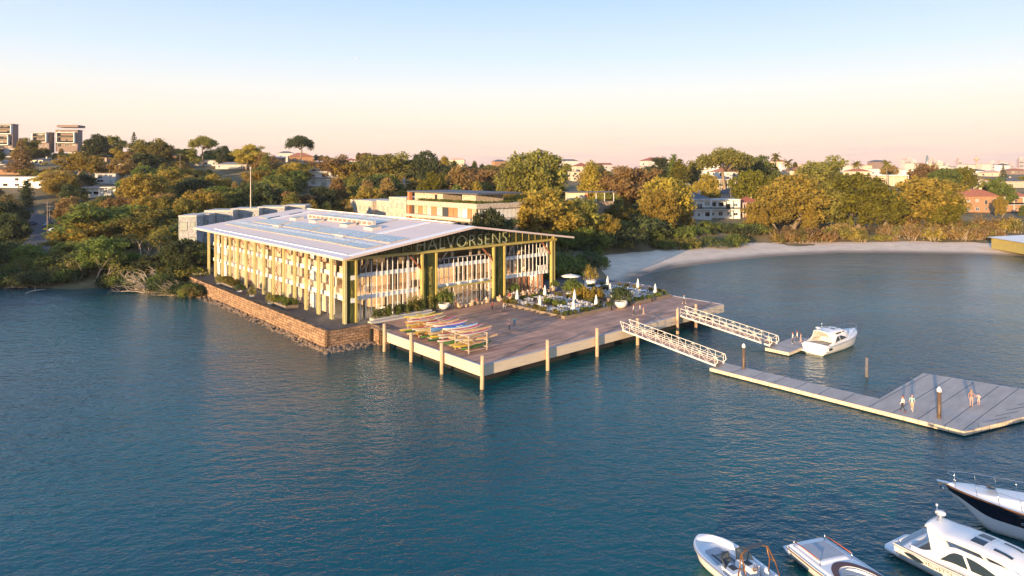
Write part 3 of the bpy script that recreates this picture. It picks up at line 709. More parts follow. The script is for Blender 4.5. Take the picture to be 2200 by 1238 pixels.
# ---------------------------------------------------------------- trees
def blob(m, c, r, mi=0, n=7, k=5):
    vs = [(c[0],c[1],c[2]-r[2])]
    for i in range(1, k):
        ph = math.pi*i/k
        for j in range(n):
            a = 2*math.pi*(j+.5*(i%2))/n; vs.append((c[0]+r[0]*math.sin(ph)*math.cos(a), c[1]+r[1]*math.sin(ph)*math.sin(a), c[2]-r[2]*math.cos(ph)))
    vs.append((c[0],c[1],c[2]+r[2])); fs = []
    for j in range(n): fs.append((0, 1+(j+1)%n, 1+j)); fs.append((len(vs)-1, 1+(k-2)*n+j, 1+(k-2)*n+(j+1)%n))
    for i in range(k-2):
        for j in range(n): fs.append((1+i*n+j, 1+i*n+(j+1)%n, 1+(i+1)*n+(j+1)%n, 1+(i+1)*n+j))
    m.add(vs, fs, mi, True)
def cards(m, c, r, n, size, rn, up=.15, jit=.55, mi=0):
    for _ in range(n):
        d = Vector((rn.gauss(0,1), rn.gauss(0,1), rn.gauss(0,1)+up)).normalized()
        q = rn.uniform(.45, 1.22); p = Vector((c[0]+d.x*r[0]*q, c[1]+d.y*r[1]*q, c[2]+d.z*r[2]*q))
        nr = (d + Vector((rn.gauss(0,1), rn.gauss(0,1), rn.gauss(0,1)))*jit).normalized()
        a = nr.orthogonal().normalized(); b_ = nr.cross(a); an = rn.random()*6.28
        u = (a*math.cos(an)+b_*math.sin(an))*size*rn.uniform(.6,1.3)*.5; v = (b_*math.cos(an)-a*math.sin(an))*size*rn.uniform(.35,.8)*.5
        o = len(m.v); m.v += [tuple(p-u), tuple(p-v), tuple(p+u), tuple(p+v)]; m.f.append([o,o+1,o+2,o+3]); m.m.append(mi); m.sm.append(False)
PROTO = {}
M['gumbark'] = mat('brown_grey_bark', (.26,.19,.13), .9, var=.25, nscale=2, stretch=(2,2,.6))
def proto(name, lobes, trunk, n, size, core=.72, up=.15, jit=.55, seed=1, h=12.0, barkm='bark'):
    rn = random.Random(seed); m = MB()
    for c, r in lobes:
        if core: blob(m, c, [q*core*.62 for q in r], 0, 5, 4)
        vol = (r[0]*r[1]+r[1]*r[2]+r[0]*r[2])/3
        cards(m, c, r, int(n*4.2*vol), size*1.38, rn, up, jit)
    t = MB()
    for pts, rad in trunk: t.tube(pts, rad, 6)
    PROTO[name] = (m.mesh('crown', M['leaf_green']), t.mesh('trunk', M[barkm]), h)
def limb(rn, p, d, ln, r0, r1, n=4, w=.25):
    pts = [Vector(p)]; d = Vector(d).normalized()
    for i in range(n):
        d = (d+Vector((rn.gauss(0,w), rn.gauss(0,w), rn.gauss(0,w*.5)))).normalized(); pts.append(pts[-1]+d*ln/n)
    return pts, [r0+(r1-r0)*i/n for i in range(n+1)]
# dense round fig / bushy crown
for v in range(3):
    rn = random.Random(20+v); lb = []
    for i in range(88):
        z = 1-1.75*(i+.5)/88; a = i*2.399+rn.uniform(-.4,.4); q = math.sqrt(max(0,1-z*z))
        rr_ = rn.uniform(.6,1.45); k = rn.uniform(.62,1.12)
        lb.append(((q*math.cos(a)*4.7*k, q*math.sin(a)*4.7*k, 5.9+z*4.7*k), (rr_, rr_*rn.uniform(.8,1.2), rr_*rn.uniform(.6,.95))))
    lb.append(((0,0,5.5),(3.7,3.7,3.6)))
    proto('fig%d' % v, lb, [limb(rn,(0,0,-1),(0,0,1),5,.55,.35)]+[limb(rn,(0,0,2.5),(math.cos(a),math.sin(a),1.2),4.5,.3,.1) for a in (0,1.3,2.5,3.8,5.1)], 17, .46, core=.6, jit=.85, seed=v, h=11.5)
# gum: open layered clumps on spreading limbs
for v in range(4):
    rn = random.Random(40+v); lb = []; tr_ = [limb(rn,(0,0,-1),(rn.uniform(-.15,.15),rn.uniform(-.15,.15),1),7,.42,.25)]
    top = tr_[0][0][-1]
    for i in range(15):
        a = i*2.4+rn.random(); d = Vector((math.cos(a), math.sin(a), rn.uniform(.15,1.8)))
        l_ = limb(rn, top-Vector((0,0,rn.uniform(.3,4.0))), d, rn.uniform(2.6,5.6), .13, .04); tr_.append(l_)
        e_ = l_[0][-1]
        for k in range(5):
            c = e_+Vector((rn.gauss(0,1.1), rn.gauss(0,1.1), rn.gauss(-.2,.6))); rr_ = rn.uniform(.8,1.75)
            lb.append((tuple(c), (rr_, rr_, rr_*.62)))
    proto('gum%d' % v, lb, tr_, 16, .46, core=.45, up=.35, jit=.9, seed=60+v, h=12.6, barkm='gumbark')
# umbrella gum: tall stem, mushroom head
rn = random.Random(71); lb = []; tr_ = [limb(rn,(0,0,-1),(0,0,1),8,.4,.28,w=.08)]
for i in range(26):
    a = i*2.399; q = math.sqrt((i+.5)/26)*5.6; z = 10.4-.06*q*q+rn.uniform(-.3,.6)
    lb.append(((q*math.cos(a), q*math.sin(a), z-rn.choice((0,0,1.0))), (1.7,1.7,1.15)))
    if i % 3 == 0: tr_.append(([Vector((0,0,6.6)), Vector((q*.5*math.cos(a), q*.5*math.sin(a), 8.2)), Vector((q*math.cos(a), q*math.sin(a), z-.3))], [.18,.12,.05]))
proto('umb', lb, tr_, 22, .44, core=.55, up=.3, jit=.9, seed=72, h=11.8, barkm='gumbark')
# casuarina / upright feathery
for v in range(2):
    rn = random.Random(80+v); lb = []
    for i in range(34):
        z = 2.0+9.4*(i/34)**.9; w_ = 2.7*math.sin(min(1,(12.6-z)/8)*1.5); a = i*2.399
        lb.append(((w_*.62*math.cos(a), w_*.62*math.sin(a), z), (.95+w_*.12, .95+w_*.12, 1.5)))
    proto('casu%d' % v, lb, [limb(rn,(0,0,-1),(0,0,1),10,.35,.12,w=.05)], 17, .42, core=.55, up=.5, jit=.9, seed=82+v, h=12.6)
# norfolk pine, tiered
rn = random.Random(90); lb = []
for i in range(13):
    z = 2+i*.85; w_ = 3.9*(1-i/13.5)
    for k in range(max(4, int(9-i*.4))):
        a = k*6.283/max(4, int(9-i*.4))+i*.5
        for q in (.45,.9): lb.append(((w_*q*math.cos(a), w_*q*math.sin(a), z+.1*q), (max(.35,w_*.28), max(.35,w_*.28), .42)))
proto('pine', lb, [([(0,0,-1),(0,0,6),(0,0,13.2)],[.4,.25,.05])], 11, .42, core=.5, up=.3, seed=91, h=13.4)
# cypress
rn = random.Random(95); lb = [((.25*math.cos(i*2.4), .25*math.sin(i*2.4), .8+i*.72), (1.5*math.sin(min(1,(12.2-i*.72)/7)*1.5)+.15,)*2+(1.0,)) for i in range(15)]
proto('cyp', lb, [([(0,0,-1),(0,0,8)],[.3,.1])], 14, .4, core=.85, up=.3, jit=.4, seed=96, h=12.0)
# sparse shore tree with pale crooked stems
for v in range(2):
    rn = random.Random(100+v); lb = []; tr_ = []
    for i in range(6):
        a = i*1.05+rn.random()*.5; l_ = limb(rn, (rn.uniform(-.3,.3),rn.uniform(-.3,.3),-.5), (math.cos(a)*.8, math.sin(a)*.8, 1.0), 5.5, .20, .09, 5, .28); tr_.append(l_)
        for k in range(3):
            s2 = limb(rn, l_[0][-1-k%2], (math.cos(a+k-1)*.8, math.sin(a+k-1)*.8, .9), 3.0, .08, .02, 4, .3); tr_.append(s2)
            c = s2[0][-1]
            lb.append((tuple(c), (1.3,1.3,.95))); lb.append((tuple(c+Vector((rn.gauss(0,1),rn.gauss(0,1),rn.gauss(0,.6)))), (1.0,1.0,.75)))
    proto('shore%d' % v, lb, tr_, 4.5, .26, core=0, up=.3, jit=1.2, seed=102+v, h=8.6, barkm='palebark')
# bare leaning branches
rn = random.Random(110); tr_ = []; lb = []
for i in range(16):
    a = rn.uniform(2.2,4.2); l_ = limb(rn, (rn.uniform(-1,1),rn.uniform(-.6,.6),-.3), (math.cos(a), math.sin(a)*.6, rn.uniform(.15,1.3)), rn.uniform(4,7), .15, .05, 5, .22); tr_.append(l_)
    for k in range(6):
        tr_.append(limb(rn, l_[0][rn.randrange(2,6)], (math.cos(a+rn.uniform(-1,1)), math.sin(a+rn.uniform(-1,1)), rn.uniform(.1,1)), rn.uniform(1.4,2.8), .045, .012, 3, .3))
    lb.append((tuple(l_[0][-1]), (.9,.9,.6)))
proto('bare', lb, tr_, 2, .2, core=0, up=.3, jit=1.2, seed=111, h=6.5, barkm='palebark')
# shrubs
for v in range(3):
    rn = random.Random(120+v); lb = []
    for i in range(14):
        a = i*2.399; q = math.sqrt((i+.5)/14)*1.7; lb.append(((q*math.cos(a), q*math.sin(a), 1.55-.25*q*q+rn.uniform(-.2,.3)), (.75,.75,.75)))
    proto('shrub%d' % v, lb, [limb(rn,(0,0,-.4),(0,0,1),1.6,.12,.05)], 26, .26, core=.7, seed=122+v, jit=.8, h=2.5)
# scraggly beach scrub: upright tufts
for v in range(2):
    rn = random.Random(130+v); lb = []; tr_ = []
    for i in range(12):
        a = i*2.399; q = math.sqrt((i+.5)/12)*1.9; hh = rn.uniform(1.4,3.4)
        lb.append(((q*math.cos(a), q*math.sin(a), hh*.62), (.6,.6,hh*.5))); tr_.append(limb(rn, (q*.4*math.cos(a), q*.4*math.sin(a), -.3), (math.cos(a)*.5,math.sin(a)*.5,1.5), hh+.5, .06, .02, 3, .2))
    proto('scrub%d' % v, lb, tr_, 22, .28, core=.4, seed=132+v, jit=1.2, up=.5, h=3.6, barkm='palebark')
# palm
m = MB(); rn = random.Random(140)
for i in range(26):
    a = i*2.399; el = rn.uniform(-.3,1.1); d = Vector((math.cos(a)*math.cos(el), math.sin(a)*math.cos(el), math.sin(el)))
    p = Vector((0,0,8)); sd = Vector((-math.sin(a), math.cos(a), 0))
    pts_ = []
    for k in range(6):
        pts_.append((p.copy(), .34*math.sin((k+.6)/6.4*math.pi))); p += d*.45; d = (d+Vector((0,0,-.24))).normalized()
    for (p0,w0),(p1,w1) in zip(pts_[:-1], pts_[1:]):
        for sg in (-1,1): m.add([p0, p1, p1+sd*sg*w1-Vector((0,0,w1*.5)), p0+sd*sg*w0-Vector((0,0,w0*.5))], [(0,1,2,3)])
t = MB(); t.tube([(0,0,-1),(.1,0,4),(0,0,8)], [.22,.17,.15], 7)
PROTO['palm'] = (m.mesh('crown', M['leaf_green']), t.mesh('trunk', M['bark']), 9.6)

KN = {'fig':'dense round tree','gum':'open crowned gum tree','umb':'flat topped gum tree','casu':'upright feathery casuarina tree','pine':'tiered conifer','cyp':'narrow cypress','shore':'crooked pale stemmed shore tree','bare':'leaning tree of bare pale branches','shrub':'rounded shrub','scrub':'scraggly bush','palm':'palm'}
NM = {'fig':'broadleaf_tree','gum':'gum_tree','umb':'gum_tree','casu':'casuarina_tree','pine':'conifer_tree','cyp':'cypress_tree','shore':'mangrove_tree','bare':'mangrove_tree','shrub':'shrub','scrub':'scrub_bush','palm':'palm_tree'}
CN = {'leaf_green':'green','leaf_olive':'olive','leaf_gold':'golden','leaf_dark':'dark green','leaf_brown':'rusty brown','leaf_lime':'bright yellow'}
trng = random.Random(11); NTREE = 0; TREES = []
def tree(kind, pos, h, m, label=None, group=None, wide=1.0, rz=None, lean=0):
    global NTREE
    cr_m, tk_m, h0 = PROTO[kind]; k = h/h0; base = kind.rstrip('0123456789')
    e = bpy.data.objects.new(NM[base], None); COL.objects.link(e); e.location = pos
    e.rotation_euler = (lean, 0, trng.random()*6.28 if rz is None else rz); e.scale = (k*wide, k*wide, k)
    for nm, me, mt in (('crown', cr_m, m), ('trunk', tk_m, None)):
        o = bpy.data.objects.new(nm, me); COL.objects.link(o); o.parent = e
        if mt: o.material_slots[0].link = 'OBJECT'; o.material_slots[0].material = M[mt]
    cat = 'bush' if base in ('shrub','scrub') else ('palm' if base == 'palm' else 'tree')
    tag(e, label or f'{CN[m]} {KN[base]} in the wood', cat, group)
    NTREE += 1; TREES.append((pos[0], pos[1], h)); return e
# prominent trees: photo column, row of the top, distance, kind, colour, width, label
PT = [
 (250,280,425,'gum0','leaf_olive',.9,'slender olive gum alone against the sky right of the hilltop apartments'),
 (205,287,400,'fig0','leaf_dark',.9,'dark round tree on the skyline right of the hilltop apartments'),
 (52,284,400,'gum1','leaf_olive',.9,'spreading gum between the two groups of hilltop apartments'),
 (45,292,330,'pine','leaf_brown',1.1,'tall brown tinged conifer below the hilltop apartments'),
 (57,384,262,'cyp','leaf_dark',1.7,'dark pointed conifer in front of the long white house'),
 (165,312,330,'gum2','leaf_gold',1.35,'broad golden gum below the cream hilltop house'),
 (120,345,300,'gum3','leaf_gold',1.2,'golden gum left of the broad golden gum on the hillside'),
 (288,280,410,'pine','leaf_dark',.8,'thin tiered conifer on the skyline left of the centre ridge'),
 (318,284,400,'gum1','leaf_olive',1.2,'large olive gum crowning the left ridge'),
 (345,300,390,'fig1','leaf_olive',1.0,'olive round tree at the right shoulder of the left ridge'),
 (310,325,340,'fig2','leaf_dark',1.0,'dark spreading tree below the left ridge crown'),
 (265,330,330,'gum0','leaf_brown',1.1,'rust coloured gum below the left ridge'),
 (437,291,400,'umb','leaf_olive',.8,'tall thin stemmed flat topped gum above the orange roofed house'),
 (400,300,400,'gum3','leaf_olive',1.1,'olive gum left of the tall thin stemmed gum'),
 (480,312,400,'fig0','leaf_dark',.9,'small dark tree on the skyline right of the thin stemmed gum'),
 (527,298,385,'gum0','leaf_gold',1.2,'golden gum with pale trunk high on the slope'),
 (570,318,380,'gum2','leaf_brown',1.1,'rusty gum right of the pale trunked gum'),
 (645,290,400,'umb','leaf_dark',.75,'lone mushroom shaped tree standing up from the skyline'),
 (710,317,350,'gum1','leaf_brown',1.2,'wide rusty gum above the modern white house'),
 (745,322,350,'gum3','leaf_gold',1.1,'golden gum right of the modern white house'),
 (808,313,345,'gum0','leaf_olive',1.25,'tall olive gum at the middle of the centre ridge'),
 (865,310,345,'gum2','leaf_olive',1.2,'highest olive gum of the centre ridge'),
 (912,323,345,'fig0','leaf_dark',.8,'dark bushy tree right of the highest centre gum'),
 (958,325,340,'gum1','leaf_dark',1.0,'dark gum before the notch in the centre skyline'),
 (1012,330,345,'gum3','leaf_brown',1.1,'rusty gum above the apartment roof slab'),
 (1065,336,320,'gum2','leaf_brown',1.3,'wide rusty gum left of the great round fig'),
 (1152,316,290,'fig1','leaf_olive',1.0,'great round fig dominating the centre skyline'),
 (1118,335,285,'fig2','leaf_olive',.9,'olive shoulder of a round fig below the great fig'),
 (1310,336,300,'gum1','leaf_brown',1.25,'large rust brown gum over the garden pavilion'),
 (1345,338,290,'gum0','leaf_brown',1.1,'rust brown gum right of the one over the pavilion'),
 (1270,345,290,'casu1','leaf_gold',1.2,'golden pointed tree left of the rust brown gum'),
 (1375,328,330,'gum3','leaf_dark',1.0,'dark gum on the skyline left of the terracotta mansion'),
 (1425,324,400,'gum0','leaf_dark',.9,'dark cloud shaped gum above the terracotta mansion'),
 (1446,327,340,'cyp','leaf_green',.9,'tall green cypress left of its golden twin'),
 (1458,338,335,'cyp','leaf_lime',1.5,'broad yellow green cypress beside the taller green one'),
 (1492,330,380,'gum1','leaf_olive',1.0,'olive gum behind the curved white house'),
 (1560,317,350,'umb','leaf_olive',1.0,'round headed gum standing over the white terracotta house'),
 (1608,332,420,'fig2','leaf_dark',.8,'small dark ball tree on the skyline'),
 (1640,333,380,'fig0','leaf_green',.9,'green dome tree on the skyline left of the palms'),
 (1667,324,400,'palm','leaf_olive',.7,'tallest palm on the skyline'),
 (1693,338,390,'palm','leaf_olive',.8,'short palm right of the tallest one'),
 (1840,342,400,'palm','leaf_olive',.8,'palm right of the big skyline gum'),
 (1773,317,380,'gum2','leaf_olive',1.25,'big broad gum alone on the right skyline'),
 (1905,340,400,'palm','leaf_olive',.7,'small palm left of the city towers'),
 (1610,360,300,'fig1','leaf_lime',.9,'bright yellow green tree left of the big grove'),
 (1515,372,300,'fig0','leaf_gold',.8,'golden tree above the blue roofed house'),
 (1430,372,240,'fig2','leaf_gold',1.0,'tall golden crowned fig left of the blue roofed house'),
 (1418,400,232,'fig1','leaf_gold',.9,'lower golden lobe tree left of the blue roofed house'),
 (1468,395,245,'casu0','leaf_gold',1.0,'golden feathery tree touching the blue roofed house'),
 (1180,404,200,'fig0','leaf_gold',1.3,'wide golden olive fig behind the right end of the hall'),
 (1235,420,205,'fig1','leaf_olive',1.2,'olive fig right of the wide golden olive fig'),
 (1130,405,215,'fig2','leaf_gold',.9,'golden tree right of the apartment roof garden'),
 (1325,425,225,'gum1','leaf_lime',.9,'yellow tipped tree below the garden pavilion'),
 (1700,372,262,'fig0','leaf_gold',1.25,'leftmost great golden tree of the bay grove'),
 (1668,405,250,'gum2','leaf_gold',1.2,'golden gum at the left foot of the bay grove'),
 (1760,385,265,'fig2','leaf_olive',1.0,'olive tree second from left in the bay grove'),
 (1835,366,268,'fig1','leaf_lime',1.3,'tallest yellow green tree at the middle of the bay grove'),
 (1890,395,258,'fig0','leaf_lime',1.1,'yellow green tree right of the tallest one in the bay grove'),
 (1990,372,268,'fig2','leaf_gold',1.25,'rightmost great golden green tree of the bay grove'),
 (2025,400,262,'fig1','leaf_lime',.9,'yellow green tree at the right end of the bay grove'),
 (1950,398,280,'fig0','leaf_dark',.9,'dark tree filling the gap in the bay grove'),
 (1740,440,252,'casu1','leaf_gold',1.3,'golden feathery tree before the bay grove'),
 (1640,445,245,'casu0','leaf_gold',1.0,'golden casuarina at the left end of the beach grove'),
 (1910,352,450,'fig1','leaf_brown',1.0,'brown tree left of the yellow crowned one'),
 (1985,350,430,'fig0','leaf_brown',1.3,'brown dome tree below the glass tower'),
 (2070,354,400,'fig2','leaf_lime',.9,'bright yellow tree among the houses on the right'),
 (2030,358,400,'fig1','leaf_green',1.2,'green tree left of the bright yellow one on the right'),
 (2128,374,365,'gum1','leaf_olive',.8,'olive gum before the white house on the right'),
 (2150,380,345,'fig0','leaf_green',.8,'green tree above the right brick house'),
 (2150,418,318,'fig1','leaf_gold',.55,'golden green tree between the two brick houses'),
 (2200,437,312,'fig2','leaf_green',.6,'green tree at the right edge before the brick house'),
 (2155,352,450,'pine','leaf_dark',.8,'dark conifer below the right city towers'),
 (250,413,192,'gum1','leaf_green',1.9,'great olive tree leaning over the left shore'),
 (190,446,186,'gum3','leaf_gold',1.6,'olive lower crown of the trees over the left shore'),
 (305,432,190,'gum0','leaf_olive',1.6,'dark crowned tree right of the great olive tree'),
 (310,368,245,'fig1','leaf_gold',1.1,'golden crowned tree behind the great olive tree'),
 (345,400,235,'gum0','leaf_brown',1.1,'rust tinted gum right of the golden crowned tree'),
 (435,402,215,'fig1','leaf_gold',1.1,'rounded golden tree behind the grey townhouses'),
 (400,425,205,'fig0','leaf_olive',.9,'olive tree at the left end of the grey townhouses'),
 (500,375,235,'gum3','leaf_olive',1.3,'olive gum above the grey townhouses'),
 (555,385,230,'fig2','leaf_dark',1.0,'dark bushy tree above the grey townhouses'),
 (600,380,235,'gum2','leaf_brown',1.3,'rusty gum left of the white modern house below it'),
 (165,500,172,'gum2','leaf_olive',1.3,'hazy olive gum at the foot of the great olive tree'),
 (345,470,176,'gum1','leaf_olive',1.3,'olive gum between the great olive tree and the hall'),
 (393,508,157,'fig1','leaf_dark',1.2,'dark bush under the lowest grey townhouse'),
 (428,514,158,'fig2','leaf_dark',1.1,'dark bush right of the one under the lowest townhouse'),
 (150,450,200,'cyp','leaf_brown',.7,'thin brown poplar by the left street'),
 (0,425,215,'fig2','leaf_dark',1.2,'dark tree at the left edge above the shore'),
 (25,455,190,'fig0','leaf_dark',.9,'dark shaded tree at the left edge by the lawn'),
 (790,385,260,'casu0','leaf_brown',1.2,'rusty casuarina left of the cream apartment wing'),
 (832,380,262,'casu1','leaf_brown',1.2,'rusty casuarina behind the cream apartment wing'),
 (725,378,262,'casu0','leaf_brown',1.3,'broad rusty casuarina above the far roof corner of the hall'),
 (690,395,250,'fig2','leaf_dark',1.0,'dark tree above the far roof corner of the hall'),
 (928,368,270,'fig0','leaf_lime',.8,'yellow green tree behind the apartment roof slab'),
 (985,355,275,'casu1','leaf_brown',1.4,'rusty feathery tree over the apartment roof slab'),
 (1050,440,172,'fig1','leaf_dark',.62,'dark bushy tree at the right corner of the apartments'),
 (1085,448,176,'gum0','leaf_dark',.8,'thin dark tree behind the hall ridge'),
 (800,462,196,'shrub0','leaf_dark',.9,'dark shrub in front of the cream apartment wing'),
 (690,462,205,'shrub2','leaf_brown',1.0,'brown shrub beyond the far roof corner'),
]
for px, pt, D, kind, mt, wd, lab in PT:
    X = (px-1100)*D/F; z = terr(X, D); top = CH-(pt-HY)*D/F
    tree(kind, (X, D, z-.3), max(2.5, top-z), mt, lab, None, wd)
# ---------------------------------------------------------------- houses and blocks
HOUSES = []
WR = random.Random(77)
def windows(par, w, d, z0, zt, cols, frm='winframe', pane='glassd', side=True, sill=.9, wh=1.4, ww=1.3):
    k = 0
    for k in range(cols):
        if WR.random() < .12: continue
        W = ww*WR.choice((.55,.8,1.0,1.0,1.35)); W = min(W, w/cols-.25); H_ = wh*WR.choice((.75,1,1)); so = sill
        if WR.random() < .2: so = .1; H_ = min(zt-z0-.5, 2.2)
        x = -w/2 + w*(k+.5)/cols + WR.uniform(-.15,.15)
        m = MB(); m.box(x-W/2, x+W/2, -d/2-.06, -d/2-.003, z0+so, z0+so+H_); f = m.build('window', M[WR.choice((frm, 'white', 'white2'))], par)
        m = MB()
        for q_ in range(2 if W > 1 else 1):
            n_ = 2 if W > 1 else 1; a = x-W/2+.08+(W-.1)*q_/n_; b_ = a+(W-.1)/n_-.08
            m.add([(a,-d/2-.07,z0+so+.08),(b_,-d/2-.07,z0+so+.08),(b_,-d/2-.07,z0+so+H_-.08),(a,-d/2-.07,z0+so+H_-.08)], [(0,1,2,3)])
        m.build('pane', M[WR.choice(('glassd','glassd','housepane','blind'))], f)
M['housepane'] = mat('reflecting_house_glass', (.10,.12,.14), .08, var=.1)
def house(px, pb, wpx, ptop, wall, roof, label, rk='hip', rz=.25, floors=2, cols=3, cat='house', name='house', depth=None, D=None, balc=False, rh=None, group=None):
    if D is None: p = hit(px, pb)
    else: p = Vector(((px-1100)*D/F, D, CH-(pb-HY)*D/F))
    D = p.y; w = wpx*D/F; top = CH-(ptop-HY)*D/F; d = depth or min(w, 11)
    fh = (top-p.z)
    roofh = (rh if rh is not None else (min(2.6, fh*.35) if rk != 'flat' else .3)); wh = max(2.6, fh-roofh)
    e = empty(name, (p.x, p.y+d/2, p.z), rz, label, cat, group)
    m = MB(); m.box(-w/2, w/2, -d/2, d/2, -3, wh); m.build('wall', M[wall], e)
    m = MB()
    if rk == 'flat': m.box(-w/2-.35, w/2+.35, -d/2-.5, d/2+.35, wh+.002, wh+.32)
    else: m.hip(-w/2, w/2, -d/2, d/2, wh+.002, wh+roofh, .5, gable=(rk == 'gable'))
    m.build('roof', M[roof], e)
    if rk != 'flat' and w > 9:
        m = MB(); m.box(w*.2, w*.2+.8, -.3, .5, wh+.3, wh+roofh+.7); m.build('chimney', M['cream'], e)
    fl = wh/floors
    for k in range(floors):
        windows(e, w, d, k*fl, (k+1)*fl, cols, sill=fl*.3, wh=min(1.7, fl*.5), ww=min(2.0, w/cols*.55))
        if balc:
            m = MB(); m.box(-w/2+.2, w/2-.2, -d/2-1.6, -d/2-.08, k*fl+fl-.25, k*fl+fl-.02); m.build('balcony_slab', M['white'], e)
            m = MB(); m.box(-w/2+.25, w/2-.25, -d/2-1.58, -d/2-1.5, k*fl-.02, k*fl+.95)
            if k: m.build('balcony_rail', M['glassc'], e)
            for q in range(cols+1):
                m = MB(); x = -w/2+.3+(w-.6)*q/cols; m.box(x-.12, x+.12, -d/2-1.5, -d/2-1.25, k*fl, k*fl+fl-.26); m.build('post', M['white'], e)
    # side windows towards the left
    for k in range(floors):
        m = MB(); m.box(-w/2-.05, -w/2-.003, -.8, .8, k*fl+fl*.3, k*fl+fl*.3+1.3); m.build('window', M['winframe'], e)
    HOUSES.append((px-wpx/2-4, px+wpx/2+4, ptop, pb, D)); return e
def aptblock(px, pb, wpx, ptop, label, floors=4, rz=.3, body='brownwall', frame=True, D=None):
    e = house(px, pb, wpx, ptop, body, 'greyroof', label, 'flat', .12, floors, 3, 'apartment block', 'apartment_block', 6, D, balc=False)
    return e
def balconies(e, w, z0, z1, n, d):
    m = MB(); m.box(-w/2,w/2,-d/2-1.9,-d/2-1.6,z0,z0+.3); m.box(-w/2,w/2,-d/2-1.9,-d/2-.1,z1-.3,z1); m.box(-w/2,-w/2+.35,-d/2-1.9,-d/2-.1,z0,z1); m.box(w/2-.35,w/2,-d/2-1.9,-d/2-.1,z0,z1); m.build('white_frame', M['white'], e)
    for k in range(n):
        z = z0+(z1-z0)*k/n; m = MB(); m.box(-w/2+.4,w/2-.4,-d/2-1.8,-d/2-.1,z+.31,z+.5); m.build('balcony_slab', M['cream'], e)
        m = MB(); m.box(-w/2+.4,w/2-.4,-d/2-1.85,-d/2-1.8,z+.5,z+1.4); m.build('balcony_rail', M['glassd'], e)
a = aptblock(3, 322, 42, 266, 'brown hilltop apartment block cut by the left edge', 5, .3, D=420); balconies(a, 9, 3, 9.5, 2, 6); balconies(a, 12.5, 10, 16, 2, 6)
a = aptblock(86, 318, 34, 284, 'lower brown hilltop apartment block with white balcony frame', 4, .3, D=425); balconies(a, 8.5, 3.5, 9.8, 2, 6)
a = aptblock(142, 316, 44, 279, 'wider brown hilltop apartment block with stepped top and white frame', 4, .3, D=430); balconies(a, 11, 2.5, 9.5, 2, 6)
m = MB(); m.box(-5.5,7.5,-4,5,12.9,14.4); m.build('penthouse', M['brownwall'], a)
house(84, 316, 32, 298, 'white2','greyroof','small white two storey house under the hilltop apartments','flat',.2,2,3)
house(185, 326, 72, 303, 'cream','salmon','long cream house right of the hilltop apartments','hip',.35,2,5)
house(12, 338, 34, 318, 'white2','greyroof','pale house at the left edge below the hilltop apartments','flat',.2,2,2)
house(48, 404, 98, 379, 'white','greyroof','long low white modern house on the left hillside','flat',.06,2,4)
house(15, 360, 40, 342, 'white2','greyroof','grey white house above the long low white house','hip',.2,2,3)
house(222, 395, 40, 372, 'white2','greyroof','small white house in the trees right of the golden gum','flat',.2,2,2)
house(212, 425, 72, 401, 'white','brownwall','flat roofed white house with a deep dark verandah','flat',.15,1,4,balc=True)
house(385, 350, 52, 328, 'orangebrick','slate','house with dark hipped roof and orange wall on the left ridge','hip',.5,1,3)
house(440, 358, 50, 344, 'white2','greyroof','low white house right of the orange walled one','flat',.1,1,3)
house(492, 364, 62, 348, 'white2','greyroof','pale house with grey roof below the pale trunked gum','hip',.2,1,4)
house(470, 330, 30, 318, 'cream','slate','little house peeping over the ridge below the dark tree','hip',.2,1,2)
house(640, 352, 50, 328, 'orangebrick','terracotta','terracotta roofed house below the mushroom shaped tree','hip',.4,1,3)
house(612, 334, 30, 325, 'white2','slate','small pale house left of the terracotta one on the skyline','hip',.2,1,2)
house(692, 402, 66, 368, 'white','greyroof','modern white house with stacked terraces behind the hall','flat',.15,2,3,balc=True)
house(750, 355, 36, 340, 'white2','terracotta','pale house glimpsed between the centre gums','hip',.2,1,2)
house(908, 373, 26, 361, 'white2','slate','blue grey roofed house glimpsed left of the yellow green tree','hip',.1,1,2)
house(1222, 357, 40, 342, 'white2','slate','blue roofed house on the skyline right of the great fig','hip',.2,1,3)
house(1250, 371, 34, 350, 'cream','terracotta','cream house with terracotta roof right of the great fig','hip',.3,1,3)
house(1240, 390, 30, 368, 'cream','greyroof','cream flat topped house below the terracotta one','flat',.2,2,2)
house(1412, 372, 60, 338, 'white2','terracotta','large terracotta mansion left of the cypresses','hip',.35,2,4)
house(1375, 398, 34, 380, 'white2','terracotta','small gabled white house behind the golden fig','gable',.5,1,2)
house(1524, 366, 50, 344, 'white','terracotta','white house with curved front right of the cypresses','hip',.1,2,4)
house(1495, 382, 44, 364, 'white','greyroof','low grey white house below the curved white house','flat',.1,1,4,balc=True)
house(1566, 388, 62, 361, 'white','terracotta','white house with broad terracotta roof under the round headed gum','hip',.25,2,4)
house(1465, 398, 48, 377, 'white2','whitestrip','pale metal roofed house above the golden fig','gable',.7,1,2)
house(1500, 415, 26, 395, 'brownwall','terracotta','dark red brick house squeezed left of the cream flats','hip',.1,2,2)
house(1555, 427, 78, 385, 'cream','white2','three storey cream flats with wide balconies','flat',.25,3,4,'flats','apartment_block',balc=True)
house(1580, 443, 62, 405, 'creambrick','slate','cream house with slate hip roof behind the white flat roofed house','hip',.3,2,3)
b1 = house(1498, 472, 54, 414, 'white','slate','white columned house with blue grey hipped roof above the shaded scrub','hip',.15,2,3,balc=True)
b2 = house(1558, 470, 64, 428, 'white','white2','white flat roofed house with two rows of square bays','flat',-.05,2,4,balc=True)
b3 = house(1612, 468, 46, 423, 'orangebrick','terracotta','orange brick house with white verandah posts left of the bay grove','hip',.1,2,3,balc=True)
house(1650, 381, 44, 358, 'white2','salmon','pale house with pinkish roof at the left of the right suburb','hip',.2,1,3)
